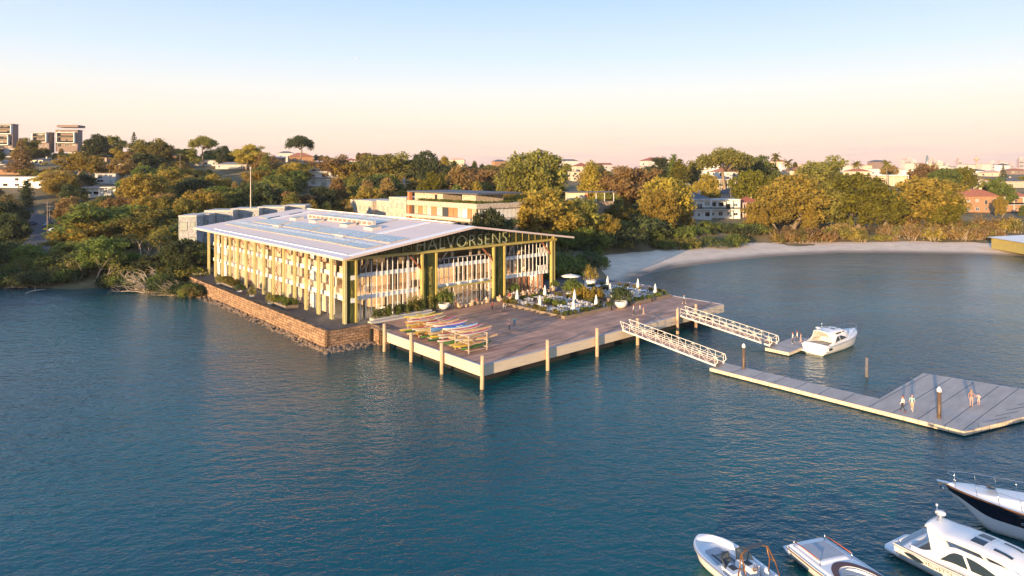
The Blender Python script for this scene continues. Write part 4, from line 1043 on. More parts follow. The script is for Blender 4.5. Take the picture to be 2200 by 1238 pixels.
house(1720, 382, 50, 359, 'cream','terracotta','terracotta roofed cream house left of the big skyline gum','hip',.3,1,3)
house(1675, 352, 36, 343, 'cream','terracotta','small terracotta roof on the skyline under the tallest palm','hip',.3,1,2)
house(1800, 368, 60, 351, 'white2','salmon','pale roofed house right of the big skyline gum','hip',.2,1,4)
house(1850, 380, 44, 362, 'cream','terracotta','terracotta house behind the tallest grove tree','hip',.2,1,3)
house(1908, 378, 50, 362, 'white','greyroof','bright white flat house left of the city towers','flat',.1,1,4)
house(1955, 378, 34, 364, 'white','greyroof','second bright white flat house below the glass tower','flat',.1,1,3)
house(1915, 400, 70, 376, 'cream','whitestrip','cream house with a broad white flat roof behind the grove','flat',.1,1,4,balc=True)
house(1890, 352, 36, 344, 'brownwall','slate','dark roofed house on the skyline left of the towers','hip',.2,1,3)
house(2102, 376, 40, 363, 'white','slate','white house under a dark roof below the mast','hip',.2,1,3)
house(2092, 410, 62, 380, 'white','salmon','white house with tall columns above the brick bungalow','hip',.2,2,4,balc=True)
house(2106, 458, 86, 407, 'orangebrick','terracotta','big brick bungalow with wide terracotta hip roof by the bay road','hip',.15,2,4,rh=3.6)
house(2180, 456, 70, 410, 'orangebrick','terracotta','right hand brick bungalow with white balcony by the bay road','hip',.15,2,3,rh=3.2,balc=True)
house(2172, 404, 66, 382, 'creambrick','slate','cream house with dark solar roof at the right edge','hip',.2,1,4)
house(2188, 375, 40, 362, 'brownwall','terracotta','brown roofed house at the right edge of the ridge','hip',.1,1,3)
house(2140, 380, 40, 366, 'cream','salmon','pinkish house left of the brown roofed one at the right edge','hip',.2,1,3)
house(2060, 396, 36, 386, 'cream','terracotta','small terracotta roof behind the rightmost grove tree','hip',.3,1,2)
house(2030, 366, 36, 356, 'white2','greyroof','white box house glimpsed below the central towers','flat',.1,1,2)
fr = random.Random(9)
for k in range(14):
    px = 1640+40*k+fr.uniform(-12,12); pt = 352+fr.uniform(-1,4)
    house(px, pt+fr.uniform(9,12), fr.uniform(18,32), pt, fr.choice(['white2','cream','salmon','white']), fr.choice(['terracotta','salmon','greyroof','slate']), 'tiny far house in the row along the right ridge', fr.choice(['hip','hip','flat']), fr.uniform(0,.6), 1, 2, group='far houses along the right ridge')
fr2 = random.Random(41)
def filler(n, px0, px1, py0, py1, zone, grp):
    for k in range(n):
        px = px0+(px1-px0)*(k+.5)/n+fr2.uniform(-14,14); py = fr2.uniform(py0, py1); sc_ = 1+(py-350)/70
        w_ = fr2.uniform(24,40)*sc_; h_ = fr2.uniform(10,15)*sc_
        if any(px+w_*.5 > a and px-w_*.5 < b_ and py-h_ < pb and py > pt for a, b_, pt, pb, _ in HOUSES): continue
        rf = fr2.choice(['terracotta','terracotta','terracotta','salmon','greyroof','slate']); wl_ = fr2.choice(['white2','cream','cream','salmon','orangebrick'])
        house(px, py, w_, py-h_, wl_, rf, {'terracotta':'terracotta roofed','salmon':'pink roofed','greyroof':'grey roofed','slate':'dark roofed'}[rf]+{'white2':' pale','cream':' cream','salmon':' pinkish','orangebrick':' brick'}[wl_]+' house '+zone, fr2.choice(['hip','hip','gable']), fr2.uniform(-.3,.7), fr2.choice((1,2)), 3, group=grp)
filler(12, 1640,2200, 366,384, 'in the right suburb', 'small houses of the right suburb')
filler(10, 1180,1640, 352,384, 'in the middle suburb', 'small houses of the middle suburb')
filler(9, 560,1160, 344,362, 'on the centre ridge', 'small houses on the centre ridge')
filler(9, -10,560, 345,392, 'on the left hillside', 'small houses on the left hillside')
filler(5, 2040,2210, 394,412, 'above the bay road', 'small houses above the bay road')
# city towers
M['towerpink'] = mat('hazy_pink_tower', (.50,.36,.33), .7, var=.1, nscale=.05, objvar=.2)
M['towerdark'] = mat('blue_glass_tower', (.10,.14,.18), .2, var=.1, nscale=.05)
TW = [(1943,341,12,'p'),(1950,339,9,'p'),(1962,342,9,'w'),(1972,350,7,'p'),(1992,334,6,'d'),(2001,340,8,'p'),(2007,341,6,'p'),(2016,344,8,'w'),(2024,346,6,'w'),(2034,350,7,'p'),(2060,340,8,'p'),(2132,344,6,'w'),(2150,345,10,'p'),(2162,350,8,'w'),(2192,338,9,'p'),(2199,353,6,'w'),(2170,352,9,'p')]
TL = ['pink stepped','brown pink twin','bright white broad','low pink','slim curved blue glass','pale pink square','narrow pink','white banded','small white','stubby pink','lone pale pink','white peaked','broad pink','low cream','tall pink slab','short white','wide low pink']
for i, ((px, pt, wpx, k), tl) in enumerate(zip(TW, TL)):
    D = 3300+fr.uniform(-400,500); X = (px-1100)*D/F; w_ = wpx*D/F; top = CH-(pt-HY)*D/F
    e = empty('office_tower', (X, D, 18), fr.uniform(-.2,.5), f'{tl} tower in the distant city skyline', 'tower')
    mt = {'p':'towerpink','w':'white2','d':'towerdark'}[k]
    h_ = top-18
    m = MB()
    if k == 'd': m.lathe([(w_*.5,0),(w_*.55,h_*.5),(w_*.42,h_*.9),(w_*.2,h_)], (0,0,0), 12)
    else: m.box(-w_/2,w_/2,-w_/2,w_/2,0,h_*.9)
    m.build('shaft', M[mt], e)
    if k != 'd':
        m = MB(); m.box(-w_*.3,w_*.3,-w_*.3,w_*.3,h_*.9+.01,h_); m.build('top', M[mt], e)
        for q in range(3):
            m = MB(); m.box(-w_*.42,w_*.42,-w_/2-.5,-w_/2-.01,h_*(.2+.22*q),h_*(.3+.22*q)); m.build('window_band', M['towerdark'], e)
D = 900; X = (2098-1100)*D/F; zt = CH-(334-HY)*D/F; zb = terr(X, D)
e = empty('radio_mast', (X, D, zb), 0, 'thin mast with a flared head on the right skyline', 'mast')
m = MB(); m.tube([(0,0,0),(0,0,zt-zb)], [.9,.5], 8); m.build('pole', M['salmon'], e)
m = MB(); m.lathe([(.5,0),(3.2,4),(3.4,5),(1.2,5.5)], (0,0,zt-zb-9), 10); m.build('platform', M['salmon'], e)

# cream brick apartments behind the hall (hall axes)
ap = loc('apartment_building', 'cream brick apartments with roof garden and thin blue grey roof slab behind the hall', 'building')
GZ = 2.5
def bx(name, s0,s1,t0,t1,z0,z1,mm,par=None):
    m = MB(); m.box(s0,s1,t0,t1,z0,z1); return m.build(name, M[mm], par or ap)
bx('wall', 68.3,84,52.2,86,GZ,12.4,'creambrick'); bx('wall', 68.3,84,52.0,86,13.15,16.0,'winframe')
bx('floor_slab', 66.6,86,50.6,87,12.4,13.15,'concrete'); bx('parapet', 66.8,86,50.8,86.9,16.0,17.5,'creambrick')
bx('lower_slab', 66.9,86,50.9,86.8,8.3,8.9,'concrete')
q = random.Random(4)
k = 52.4; cyc = ['curtain','orangedoor','white','white2','orangedoor','orangedoor','winframe','white2','orangedoor','white2','curtain','orangedoor']
i = 0
while k < 84:
    w_ = q.uniform(2.0,3.2); mt = cyc[i % 12]; i += 1
    bx('shutter' if mt == 'orangedoor' else 'window_panel', 68.1,68.28,k,k+w_-.2,13.2,15.95, mt); k += w_
k = 68.5
while k < 83: bx('window_panel', k,k+1.3,51.7,51.98,13.2,15.95,'white'); k += 1.6
for z0 in (4.8, 9.2):
    k = 53
    while k < 84: bx('window', 68.1,68.28,k,k+1.6,z0,z0+2.6,'winframe'); bx('window', 68.1,68.29,k+1.7,k+2.2,z0,z0+2.6,'curtain'); k += 3.4
bx('pavilion_wall', 69,82,70,85.5,17.5,20.0,'creambrick'); bx('pavilion_wall', 69.5,80,54.5,61,17.5,20.0,'creambrick')
bx('pavilion_recess', 76,82,61,70,17.4,19.9,'glassd'); bx('pavilion_door', 68.85,68.98,73,74,17.6,19.6,'black')
bx('roof_slab', 67.2,84.5,50.8,87.5,20.05,20.5,'slate'); bx('corner_pier', 67.4,68.6,86.3,87.3,GZ,20.0,'orangedoor')
gdn = MB(); gq = random.Random(8)
for k in range(70):
    c = (67.6+gq.random()*1.8, 51.5+gq.random()*30, 17.65); cards(gdn, c, (.6,.8,.55), 60, .34, gq, .6)
for k in range(24):
    c = (67.6+gq.random()*15, 51.3+gq.random()*2, 17.65); cards(gdn, c, (.8,.6,.5), 60, .34, gq, .6)
gdn.build('roof_garden', M['leaf_green'], ap)
for (s0,s1,t0,t1,zt) in ((67,80,87.6,98,17.9),(68,80,98.1,108,16.4),(66.5,80,108.1,124,16.2)):
    wl_ = bx('wing_wall', s0,s1,t0,t1,GZ,zt,'creambrick')
    bx('wing_parapet', s0-.1,s1,t0-.02,t1+.02,zt+.01,zt+.3,'concrete')
    k = t0+1.5
    while k < t1-1.5:
        for z0 in (zt-3.4, zt-6.8): bx('window', s0-.06,s0-.003,k,k+1.3,z0,z0+1.9,'blind')
        k += 3.4
HOUSES.append((740,1090,408,480,205))
# grey brick townhouses
th_g = 'grey brick townhouses stepping up behind the hall'
TD = [(403,466,34,'lowest','at the left end of the row'),(432,463,30,'second','of the stepped row, counted from the left'),(470,455,56,'broad third','of the stepped row, counted from the left'),(526,451,56,'fourth','of the stepped row above the roof edge'),(582,447,54,'fifth','of the stepped row behind the far roof slope'),(632,444,44,'highest','at the right end of the row')]
for i, (px, pt, wpx, a_, b_) in enumerate(TD):
    D = 166+i*5.5; X = (px-1100)*D/F; w_ = wpx*D/F+.3; top = CH-(pt-HY)*D/F; zb = 4.0
    e = empty('townhouse', (X, D, zb), .12, f'{a_} grey brick townhouse {b_}', 'townhouse', th_g); h_ = top-zb
    m = MB(); m.box(-w_/2, w_/2, 0, 9, -2, h_); m.build('wall', M['greybrick'], e)
    m = MB(); m.box(-w_/2-.05, w_/2+.05, -.15, 9.1, h_+.01, h_+.35); m.build('parapet', M['concrete'], e)
    for (x, zz, ww, hh) in ((-w_*.22, h_-3.5, 1.9, 2.2), (w_*.25, h_-2.7, 1.4, 1.4), (-w_*.2, h_-8.2, 2.6, 2.9), (w_*.25, h_-7.6, 1.6, 2.4)):
        if w_ < 4.4 and x > 0: x = w_*.3; ww *= .8
        m = MB(); m.box(x-ww/2, x+ww/2, -.06, -.004, zz, zz+hh); f = m.build('window', M['winframe'], e)
        m = MB(); m.box(x-ww/2+.1, x+ww/2-.1, -.09, -.062, zz+.1, zz+hh-.1); m.build('blind', M['blind'], f)
    HOUSES.append((px-wpx/2-2, px+wpx/2+2, pt, 515, D))
# concrete ramp block and hedge at the far end of the terrace
e = loc('concrete_ramp', 'pale concrete terraces and ramp at the far left corner of the hall', 'ramp')
for (s0,s1,t0,t1,z0,z1,nm) in ((-1,14,77,84,1,7.2,'upper_wall'),(-2.5,12,73.5,77,1,4.9,'lower_wall'),(-3.6,8,70.5,72,2.4,3.6,'planter_wall')):
    m = MB(); m.box(s0,s1,t0,t1,z0,z1); m.build(nm, M['concrete'], e)
m = MB(); m.box(1,9,76.9,76.99,5.2,6.5); m.build('dark_opening', M['dark'], e)
m = MB()
for k in range(8): m.box(-2.0+k*.4,-1.6+k*.4,72.1,73.4,DZ,DZ+.2+k*.24)
m.build('steps', M['concrete'], e)
# garden pavilion
D = 226; X0 = (1272-1100)*D/F; e = empty('garden_pavilion', (X0, D, 8), .15, 'white pavilion with a thin flat roof half hidden in trees', 'pavilion')
m = MB(); m.box(-8.2,-1.5,0,5,6.5,11.4); m.build('wall', M['cream'], e)
m = MB(); m.box(-2.6,-1.55,-.1,-.01,9,11.2); m.build('shutter', M['orangedoor'], e)
m = MB(); m.box(-8.8,8.5,-1,6,11.5,11.75); m.build('roof_slab', M['slate'], e)
m = MB(); m.box(-1.4,8,1,5,-3,8.4); m.build('terrace_block', M['planter'], e)
for x in (1.5,4.5,7.8):
    m = MB(); m.box(x-.1,x+.1,.2,.4,8.4,11.5); m.build('post', M['white'], e)
HOUSES.append((1215,1330,400,424,226))
# boat shed at the right edge
e = empty('boat_shed', (163.5, 206, 0), -.12, 'tan boat shed with white roof standing over the water at the right edge', 'shed')
m = MB(); m.box(-4,26,-4,14,.9,4.6); m.build('wall', M['olive'], e)
m = MB(); m.hip(-4,26,-4,14,4.61,6.6,1.0); m.build('roof', M['white'], e)
for i in range(9):
    for y in (-3.6, 13):
        m = MB(); m.tube([(-3.6+i*3.6,y,-2),(-3.6+i*3.6,y,.9)], .25, 6); m.build('stilt', M['brownwall'], e)
HOUSES.append((2125,2210,505,552,206))
# tan mast behind the townhouses, pylon, street poles
e = empty('flag_mast', at(538.5, 186, 4), 0, 'tall thin tan mast behind the grey townhouses', 'mast')
m = MB(); m.tube([(0,0,-2),(0,0,23.4)], [.17,.10], 8); m.build('pole', M['cream'], e)
m = MB(); m.lathe([(.0,0),(.3,.1),(.3,.4),(0,.55)], (0,0,23.4), 8); m.build('finial', M['cream'], e)
D = 300; p = at(868, D, 0); zb = terr(p.x, D); e = empty('lattice_pylon', (p.x, D, zb), .3, 'pale lattice power pylon in the wood behind the apartments', 'pylon')
H_ = CH-(382-HY)*D/F-zb
def lattice(par, H_, w0):
    for a, b_ in ((-1,-1),(1,-1),(1,1),(-1,1)):
        m = MB(); m.beam((a*w0,b_*w0,0),(a*.3,b_*.3,H_),.2); m.build('leg', M['concrete'], par)
    m = MB()
    for k in range(8):
        z0, z1 = H_*k/8, H_*(k+1)/8; w1, w2 = w0+(.3-w0)*k/8, w0+(.3-w0)*(k+1)/8
        for a, b_ in (((-1,-1),(1,-1)),((1,-1),(1,1)),((1,1),(-1,1)),((-1,1),(-1,-1))):
            m.beam((a[0]*w1,a[1]*w1,z0),(b_[0]*w2,b_[1]*w2,z1),.1); m.beam((b_[0]*w1,b_[1]*w1,z0),(a[0]*w2,a[1]*w2,z1),.1)
    m.build('bracing', M['concrete'], par)
    for k in (.78,.9): 
        m = MB(); m.beam((-3.2,0,H_*k),(3.2,0,H_*k),.2); m.build('crossarm', M['concrete'], par)
lattice(e, max(H_, 12), 1.3)
for px, pt, D, dsc in ((102,432,215,'beside the left street'),(107,440,222,'a little farther along the left street'),(1570,398,300,'above the white flat roofed house'),(2073,440,330,'in front of the brick bungalow'),(2134,440,330,'between the two brick bungalows'),(387,330,330,'before the orange walled house')):
    p = at(px, D, 0); zb = terr(p.x, D); h_ = CH-(pt-HY)*D/F-zb
    e = empty('power_pole', (p.x, D, zb), .4, 'thin wooden power pole '+dsc, 'pole')
    m = MB(); m.tube([(0,0,-1),(0,0,h_)], [.2,.14], 6); m.build('pole', M['bark'], e)
    m = MB(); m.beam((-1.2,0,h_-.6),(1.2,0,h_-.6),.14); m.build('crossarm', M['bark'], e)

# ---------------------------------------------------------------- fill woods, skipping houses and roads
def blocked(px, D, w, top_row):
    for a, b_, pt, pb, hd_ in HOUSES:
        if px+w > a and px-w < b_:
            if D < hd_+14 and D > hd_-95 and top_row < pb-.32*(pb-pt): return True
            if abs(D-hd_) < 14: return True
    return False
ROADP = [(p.x, p.y) for p in rl] + [(p.x, p.y) for p in RR]
def scatter(n, px0, px1, D0, D1, kinds, cols_, h0, h1, zone, grp, seed, sp=7.5, maxrow=None, force=False):
    q = random.Random(seed); c_ = 0; tries = 0
    while c_ < n and tries < n*60:
        tries += 1
        D = math.sqrt(q.uniform(D0*D0, D1*D1)); px = q.uniform(px0, px1); X = (px-1100)*D/F; z = terr(X, D)
        if z < .5 or (X > 15 and shore_d(X, D) < 27): continue
        s_ = (X-ORG[0])*UX+(D-ORG[1])*UY; t_ = -(X-ORG[0])*UY+(D-ORG[1])*UX
        if -8 < s_ < 55 and -40 < t_ < 84: continue
        if 62 < s_ < 90 and 46 < t_ < 128: continue
        h = q.uniform(h0, h1); row = HY+(CH-(z+h))*F/D; wpx = h*.42*F/D
        if maxrow and row < maxrow(px)+q.uniform(-3,9):
            h = (HY-maxrow(px)-q.uniform(-3,9))*D/F+CH-z; row = HY+(CH-(z+h))*F/D; wpx = h*.42*F/D
            if h < 4.5: continue
        if not force and blocked(px, D, wpx*.8, row): continue
        if any((X-a)**2+(D-b_)**2 < 81 for a, b_ in ROADP): continue
        if 35 < px+wpx*.5 and px-wpx*.5 < 128 and D < 262 and row < 520: continue
        if any((X-a)**2+(D-b_)**2 < (sp*(.55+h/22))**2 for a, b_, _ in TREES): continue
        kd = q.choice(kinds); mt = q.choice(cols_)
        base = kd.rstrip('0123456789')
        tree(kd, (X, D, z-.3), h, mt, f'{CN[mt]} {KN[base]} {zone}', grp, q.uniform(1.0,1.35)); c_ += 1
ALL = ['fig0','fig1','fig2','gum0','gum1','gum2','gum3','casu0','casu1']
CA = ['leaf_olive','leaf_gold','leaf_brown','leaf_green','leaf_dark','leaf_olive','leaf_gold']
def sky_l(px):
    pts_ = [(-50,300),(100,318),(250,315),(330,303),(480,318),(700,328),(1000,334),(1250,345),(1450,342),(1650,350),(2300,352)]
    for (a, ya), (b_, yb) in zip(pts_[:-1], pts_[1:]):
        if a <= px <= b_: return ya+(yb-ya)*(px-a)/(b_-a)
    return 350
scatter(50, 350,1110, 190,290, ALL, CA, 9,16,'in the wood close behind the hall','trees of the wood close behind the hall',1,6.2, sky_l)
scatter(70, 330,1150, 290,420, ALL, CA, 9,15,'on the slope of the centre ridge','trees on the slope of the centre ridge',2,7, sky_l)
scatter(30, 280,1250, 400,480, ALL, ['leaf_olive','leaf_brown','leaf_dark'], 8,13,'along the top of the centre ridge','trees along the top of the centre ridge',3,8, sky_l)
scatter(62, -30,340, 215,400, ALL, CA, 8,13,'on the left hillside','trees on the left hillside',4,5.8, sky_l)
scatter(26, 1110,1660, 205,300, ALL, ['leaf_green','leaf_dark','leaf_olive','leaf_gold'], 7,12,'on the bank left of the bay grove','trees on the bank left of the bay grove',5,7, sky_l)
scatter(24, 1130,1660, 300,470, ALL, CA, 7,11,'among the houses of the middle suburb','trees among the houses of the middle suburb',6,8, sky_l)
scatter(26, 1660,2230, 300,520, ALL, ['leaf_olive','leaf_lime','leaf_green','leaf_brown','leaf_gold'], 5,9,'among the houses of the right suburb','trees among the houses of the right suburb',7,8, sky_l)
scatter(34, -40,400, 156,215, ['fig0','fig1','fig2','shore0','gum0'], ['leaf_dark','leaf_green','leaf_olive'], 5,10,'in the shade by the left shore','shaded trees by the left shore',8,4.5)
scatter(30, 330,640, 290,430, ALL, CA, 6,11,'on the bare shoulder of the left ridge','trees on the shoulder of the left ridge',14,5.0, sky_l)
scatter(22, -20,330, 300,430, ALL, CA, 5,9,'below the hilltop apartments','trees below the hilltop apartments',15,5.0, sky_l)
# shaded scrub bank behind the beach, shrubs
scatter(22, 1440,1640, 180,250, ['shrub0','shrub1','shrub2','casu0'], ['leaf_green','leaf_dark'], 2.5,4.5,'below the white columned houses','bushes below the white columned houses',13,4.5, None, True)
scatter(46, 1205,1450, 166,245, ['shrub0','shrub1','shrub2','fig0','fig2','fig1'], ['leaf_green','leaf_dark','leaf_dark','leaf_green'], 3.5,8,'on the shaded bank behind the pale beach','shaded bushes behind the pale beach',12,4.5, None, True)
def along(pts_, n, kinds, cols_, h0, h1, lab, grp, seed, jit=2.5, wide=1.2):
    q = random.Random(seed)
    for k in range(n):
        f = k/(n-1)*(len(pts_)-1); i = min(int(f), len(pts_)-2); f -= i
        X = pts_[i][0]*(1-f)+pts_[i+1][0]*f+q.uniform(-jit,jit); Y = pts_[i][1]*(1-f)+pts_[i+1][1]*f+q.uniform(-jit,jit)
        kd = q.choice(kinds); mt = q.choice(cols_)
        tree(kd, (X, Y, max(.3, terr(X, Y))-.2), q.uniform(h0,h1), mt, f'{CN[mt]} {KN[kd.rstrip("0123456789")]} {lab}', grp, q.uniform(.9,wide))
along([(G(x,y,1.6).x, G(x,y,1.6).y) for x,y in ((1262,552),(1300,540),(1390,532),(1490,534),(1560,526),(1640,514))], 24, ['shrub0','shrub1','shrub2'], ['leaf_green','leaf_dark','leaf_olive'], 2.5,4.5,'at the upper edge of the shaded beach','bushes edging the shaded beach',21)
along([(G(x,y,1.6).x, G(x,y,1.6).y) for x,y in ((1650,519),(1750,517),(1850,516),(1950,516),(2060,517),(2130,517))], 44, ['scrub0','scrub1','scrub0','shrub1'], ['leaf_brown','leaf_gold','leaf_brown','leaf_olive'], 3.0,6.0,'along the sunlit beach','sunlit scrub along the beach',22,3.5,1.4)
along([(G(x,y,2).x, G(x,y,2).y) for x,y in ((1650,498),(1800,496),(1950,497),(2100,500),(2180,506))], 26, ['scrub0','scrub1','casu0','shrub2'], ['leaf_brown','leaf_gold','leaf_olive'], 4.0,7.0,'behind the sunlit beach scrub','second row of scrub behind the beach',23,3.5,1.3)
along([(L(50,24).x,L(50,24).y),(L(56,14).x,L(56,14).y),(L(62,12).x,L(62,12).y)], 9, ['shrub0','shrub1','shrub2','fig2'], ['leaf_dark','leaf_green'], 4,7.5,'at the right rear corner of the hall','dark bushes at the right rear corner of the hall',24,2.2,1.2)
along([(L(60,13).x,L(60,13).y),(G(1262,585,1).x,G(1262,585,1).y),(G(1282,568,1).x,G(1282,568,1).y)], 9, ['shrub0','shrub1','shrub2'], ['leaf_dark','leaf_green'], 2.5,4.5,'between the hall and the pale beach','bushes between the hall and the pale beach',28,1.5,1.3)
along([(L(50,70).x,L(50,70).y),(L(52,45).x,L(52,45).y),(L(54,26).x,L(54,26).y)], 16, ['fig0','fig1','gum0','shrub1'], ['leaf_dark','leaf_green','leaf_olive'], 7,11,'crowding the rear side of the hall','trees crowding the rear side of the hall',25,2,1.1)
# left shore: mangroves, bare branches, driftwood
for px, py, kd, h, mt, lab in ((268,600,'fig1',7,'leaf_green','green round bush at the water left of the bare branches'),(165,600,'fig0',6.5,'leaf_dark','dark round bush at the water left of the forked tree'),(192,612,'shore0',9.5,'leaf_olive','forked pale stemmed shore tree standing at the water'),(140,608,'shore1',6.5,'leaf_olive','short shore tree left of the forked one'),(90,606,'shore0',5.5,'leaf_dark','dark low shore tree near the driftwood'),(240,606,'fig2',6,'leaf_dark','dark bush between the forked tree and the bare branches'),
    (30,610,'shore1',5.5,'leaf_dark','shaded shore tree at the left edge'),(335,624,'bare',6.5,'leaf_olive','fan of bare pale branches leaning over the water'),(385,632,'bare',4,'leaf_brown','second fan of bare branches beside the seawall'),(290,615,'shore0',7,'leaf_olive','hazy olive shore tree behind the bare branches'),
    (395,612,'fig1',8,'leaf_dark','dark bush against the far end of the seawall'),(350,606,'fig0',8.5,'leaf_dark','dark tree behind the bare branches'),(402,640,'shrub1',2.4,'leaf_brown','rusty bush on the rocks at the seawall end')):
    p = G(px, py, .3); tree(kd, (p.x, p.y+(1.5 if kd[:2] != 'ba' else 0), .0), h, mt, lab, None, 1.1, rz=None if kd != 'bare' else .2)
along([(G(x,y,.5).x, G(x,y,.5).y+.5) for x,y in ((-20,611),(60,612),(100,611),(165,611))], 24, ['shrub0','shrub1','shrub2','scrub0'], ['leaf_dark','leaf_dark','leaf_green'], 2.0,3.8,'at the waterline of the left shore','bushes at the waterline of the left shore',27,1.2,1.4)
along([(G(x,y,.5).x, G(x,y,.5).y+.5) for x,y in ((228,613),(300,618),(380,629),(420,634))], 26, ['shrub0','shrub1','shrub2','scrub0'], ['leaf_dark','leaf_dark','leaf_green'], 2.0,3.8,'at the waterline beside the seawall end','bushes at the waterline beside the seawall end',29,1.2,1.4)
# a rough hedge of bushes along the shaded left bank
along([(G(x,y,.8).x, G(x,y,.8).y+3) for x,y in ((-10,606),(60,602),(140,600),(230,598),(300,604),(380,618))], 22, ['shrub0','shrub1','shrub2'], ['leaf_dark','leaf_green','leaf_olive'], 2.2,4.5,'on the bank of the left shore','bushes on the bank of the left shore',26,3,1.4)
# unseen trees on the added headland, raising its shade on the left shore
q = random.Random(31)
for k in range(30):
    a = q.random()*6.28; r_ = math.sqrt(q.random())*.86; X = -234+96*r_*math.cos(a); Y = 24+54*r_*math.sin(a)
    tree(q.choice(['fig0','fig1','gum1','fig2']), (X, Y, 17*(1-r_*r_)-.5), q.uniform(9,13), 'leaf_olive', 'olive tree added on the unseen headland left of the bay', 'added trees of the unseen headland', 1.2)
for px, py, r_ in ((60,614,.4),(36,618,.3),(75,626,.25)):
    p = G(px, py, .2); m = MB(); m.tube([(-2,0,0),(-.5,.3,.25),(1.2,-.2,.3),(2.4,.1,.1)], [.12,.14,.1,.04], 6); m.tube([(0,.1,.25),(.8,.9,.9)], [.08,.03], 5)
    o = m.build('driftwood', M['palebark'], None, (p.x, p.y, .05), px*.1); tag(o, 'grey driftwood branch '+{60:'lying highest on the left shore',36:'nearest the left edge of the bay',75:'half afloat off the left shore'}[px], 'driftwood')
# cars on the left street
def car(px, py, rz, body, label):
    p = hit(px, py); e = empty('parked_car', (p.x, p.y, p.z+.35), rz, label, 'car')
    m = MB(); pr = [(-2.1,.3),(-2.1,.75),(-1.5,.85),(-.9,1.38),(.7,1.4),(1.3,.9),(2.1,.78),(2.15,.3)]
    vs_ = [(x, y*(.86 if z > 1 else 1), z) for y in (-.85,.85) for x, z in pr]; n_ = len(pr)
    m.add(vs_, [tuple(range(n_-1,-1,-1)), tuple(range(n_,2*n_))]+[(i,(i+1)%n_,n_+(i+1)%n_,n_+i) for i in range(n_)]); m.build('body', body, e)
    for y in (-.87,.87):
        m = MB(); sg = 1 if y > 0 else -1
        m.add([(-1.25,y*.93+.02*sg,.92),(1.05,y*.93+.02*sg,.92),(.6,y*.87+.02*sg,1.32),(-.85,y*.87+.02*sg,1.32)], [(0,1,2,3)]); m.build('side_window', M['glassd'], e)
        for x in (-1.3,1.35):
            m = MB(); m.lathe([(.32,-.1),(.34,0),(.32,.1)], (0,0,0), 12); w_ = m.build('wheel', M['black'], e, (x, y, .33)); w_.rotation_euler = (R(90),0,0)
M['carw'] = mat('white_car_paint', (.7,.72,.75), .25); M['carb'] = mat('blue_grey_car_paint', (.10,.16,.24), .3)
car(119, 501, 1.2, M['carw'], 'white hatchback parked at the lower end of the left street')
car(107, 489, 1.2, M['carb'], 'blue grey car parked behind the white hatchback')
car(64, 488, 1.3, M['carb'], 'dark car half hidden by trees across the street')
# small airliner far up
e = empty('airliner', (-331*5200/F, 5200, CH+245*5200/F), .3, 'tiny airliner high in the pale sky', 'airplane')
m = MB(); m.tube([(-18,0,0),(-15,0,0),(14,0,0),(19,0,1)], [.4,2,2,.3], 8); m.build('fuselage', M['white'], e)
for sg in (-1,1):
    m = MB(); m.add([(3,0,-.5),(-3,0,-.5),(-9,sg*17,1),(-6,sg*17,1),(3,0,-.2),(-3,0,-.2),(-9,sg*17,1.2),(-6,sg*17,1.2)], [(0,1,2,3),(7,6,5,4),(0,4,5,1),(1,5,6,2),(2,6,7,3),(3,7,4,0)]); m.build('wing', M['white'], e)
m = MB(); m.add([(-13,-.15,1),(-18,-.15,1),(-20,-.15,7),(-17,-.15,7),(-13,.15,1),(-18,.15,1),(-20,.15,7),(-17,.15,7)], [(0,1,2,3),(7,6,5,4),(0,4,5,1),(1,5,6,2),(2,6,7,3),(3,7,4,0)]); m.build('tail_fin', M['white'], e)

# ---------------------------------------------------------------- planters, hedges, terraces plants
def leafy_box(name, s0, s1, t0, t1, z, h, leaf, label, cat='planter', hb=.5, boxm='planter', n=9, seed=1, size=.22, group=None):
    e = loc(name, label, cat, group); q = random.Random(seed)
    m = MB(); m.box(s0,s1,t0,t1,z,z+hb); m.build('box', M[boxm], e)
    f = MB(); area = (s1-s0)*(t1-t0); k = max(3, int(area*1.6))
    for _ in range(k):
        c = (q.uniform(s0+.1,s1-.1), q.uniform(t0+.1,t1-.1), z+hb+h*.45*q.uniform(.6,1.2)); r_ = (.45,.45,h*.5)
        blob(f, c, (.2,.2,h*.25), 0, 5, 4); cards(f, c, r_, int(n*11), size*1.25, q, .3, .9)
    f.build('foliage', M[leaf], e); return e
leafy_box('hedge_bed', 4.2, 14.0, -1.5, -.2, DZ, 1.7, 'leaf_green', 'low bushy hedge in a pale bed in front of the left gable bay', 'hedge', .45, 'concrete', 10, 2, .26)
leafy_box('hedge_bed', 11.0, 15.4, -1.49, -.5, DZ, 2.6, 'leaf_olive', 'taller olive bush at the right end of the hedge in front of the gable', 'hedge', .44, 'concrete', 10, 3, .28)
m = MB(); m.prism([(3.1,-2.7),(14.5,-2.7),(14.5,-1.6),(3.1,-1.6)], DZ+.004, DZ+.30); o = m.build('pale_step', M['concrete'], None, L(0,0,0), TH); tag(o, 'long pale concrete step below the hedge at the gable', 'step')
leafy_box('terrace_planter', -2.6, -.3, 16.6, 24.5, DZ, .8, 'leaf_green', 'long planted bed on the seawall terrace nearer the corner', 'planter', .7, 'planter', 14, 4)
leafy_box('terrace_planter', -2.7, -.3, 43.0, 53.0, DZ, .8, 'leaf_olive', 'long planted bed on the seawall terrace at the far end', 'planter', .7, 'planter', 14, 5)
leafy_box('terrace_planter', -3.4, -.5, 66.5, 70.0, DZ, .9, 'leaf_green', 'short hedge box at the far end of the seawall terrace', 'planter', .6, 'concrete', 8, 6)
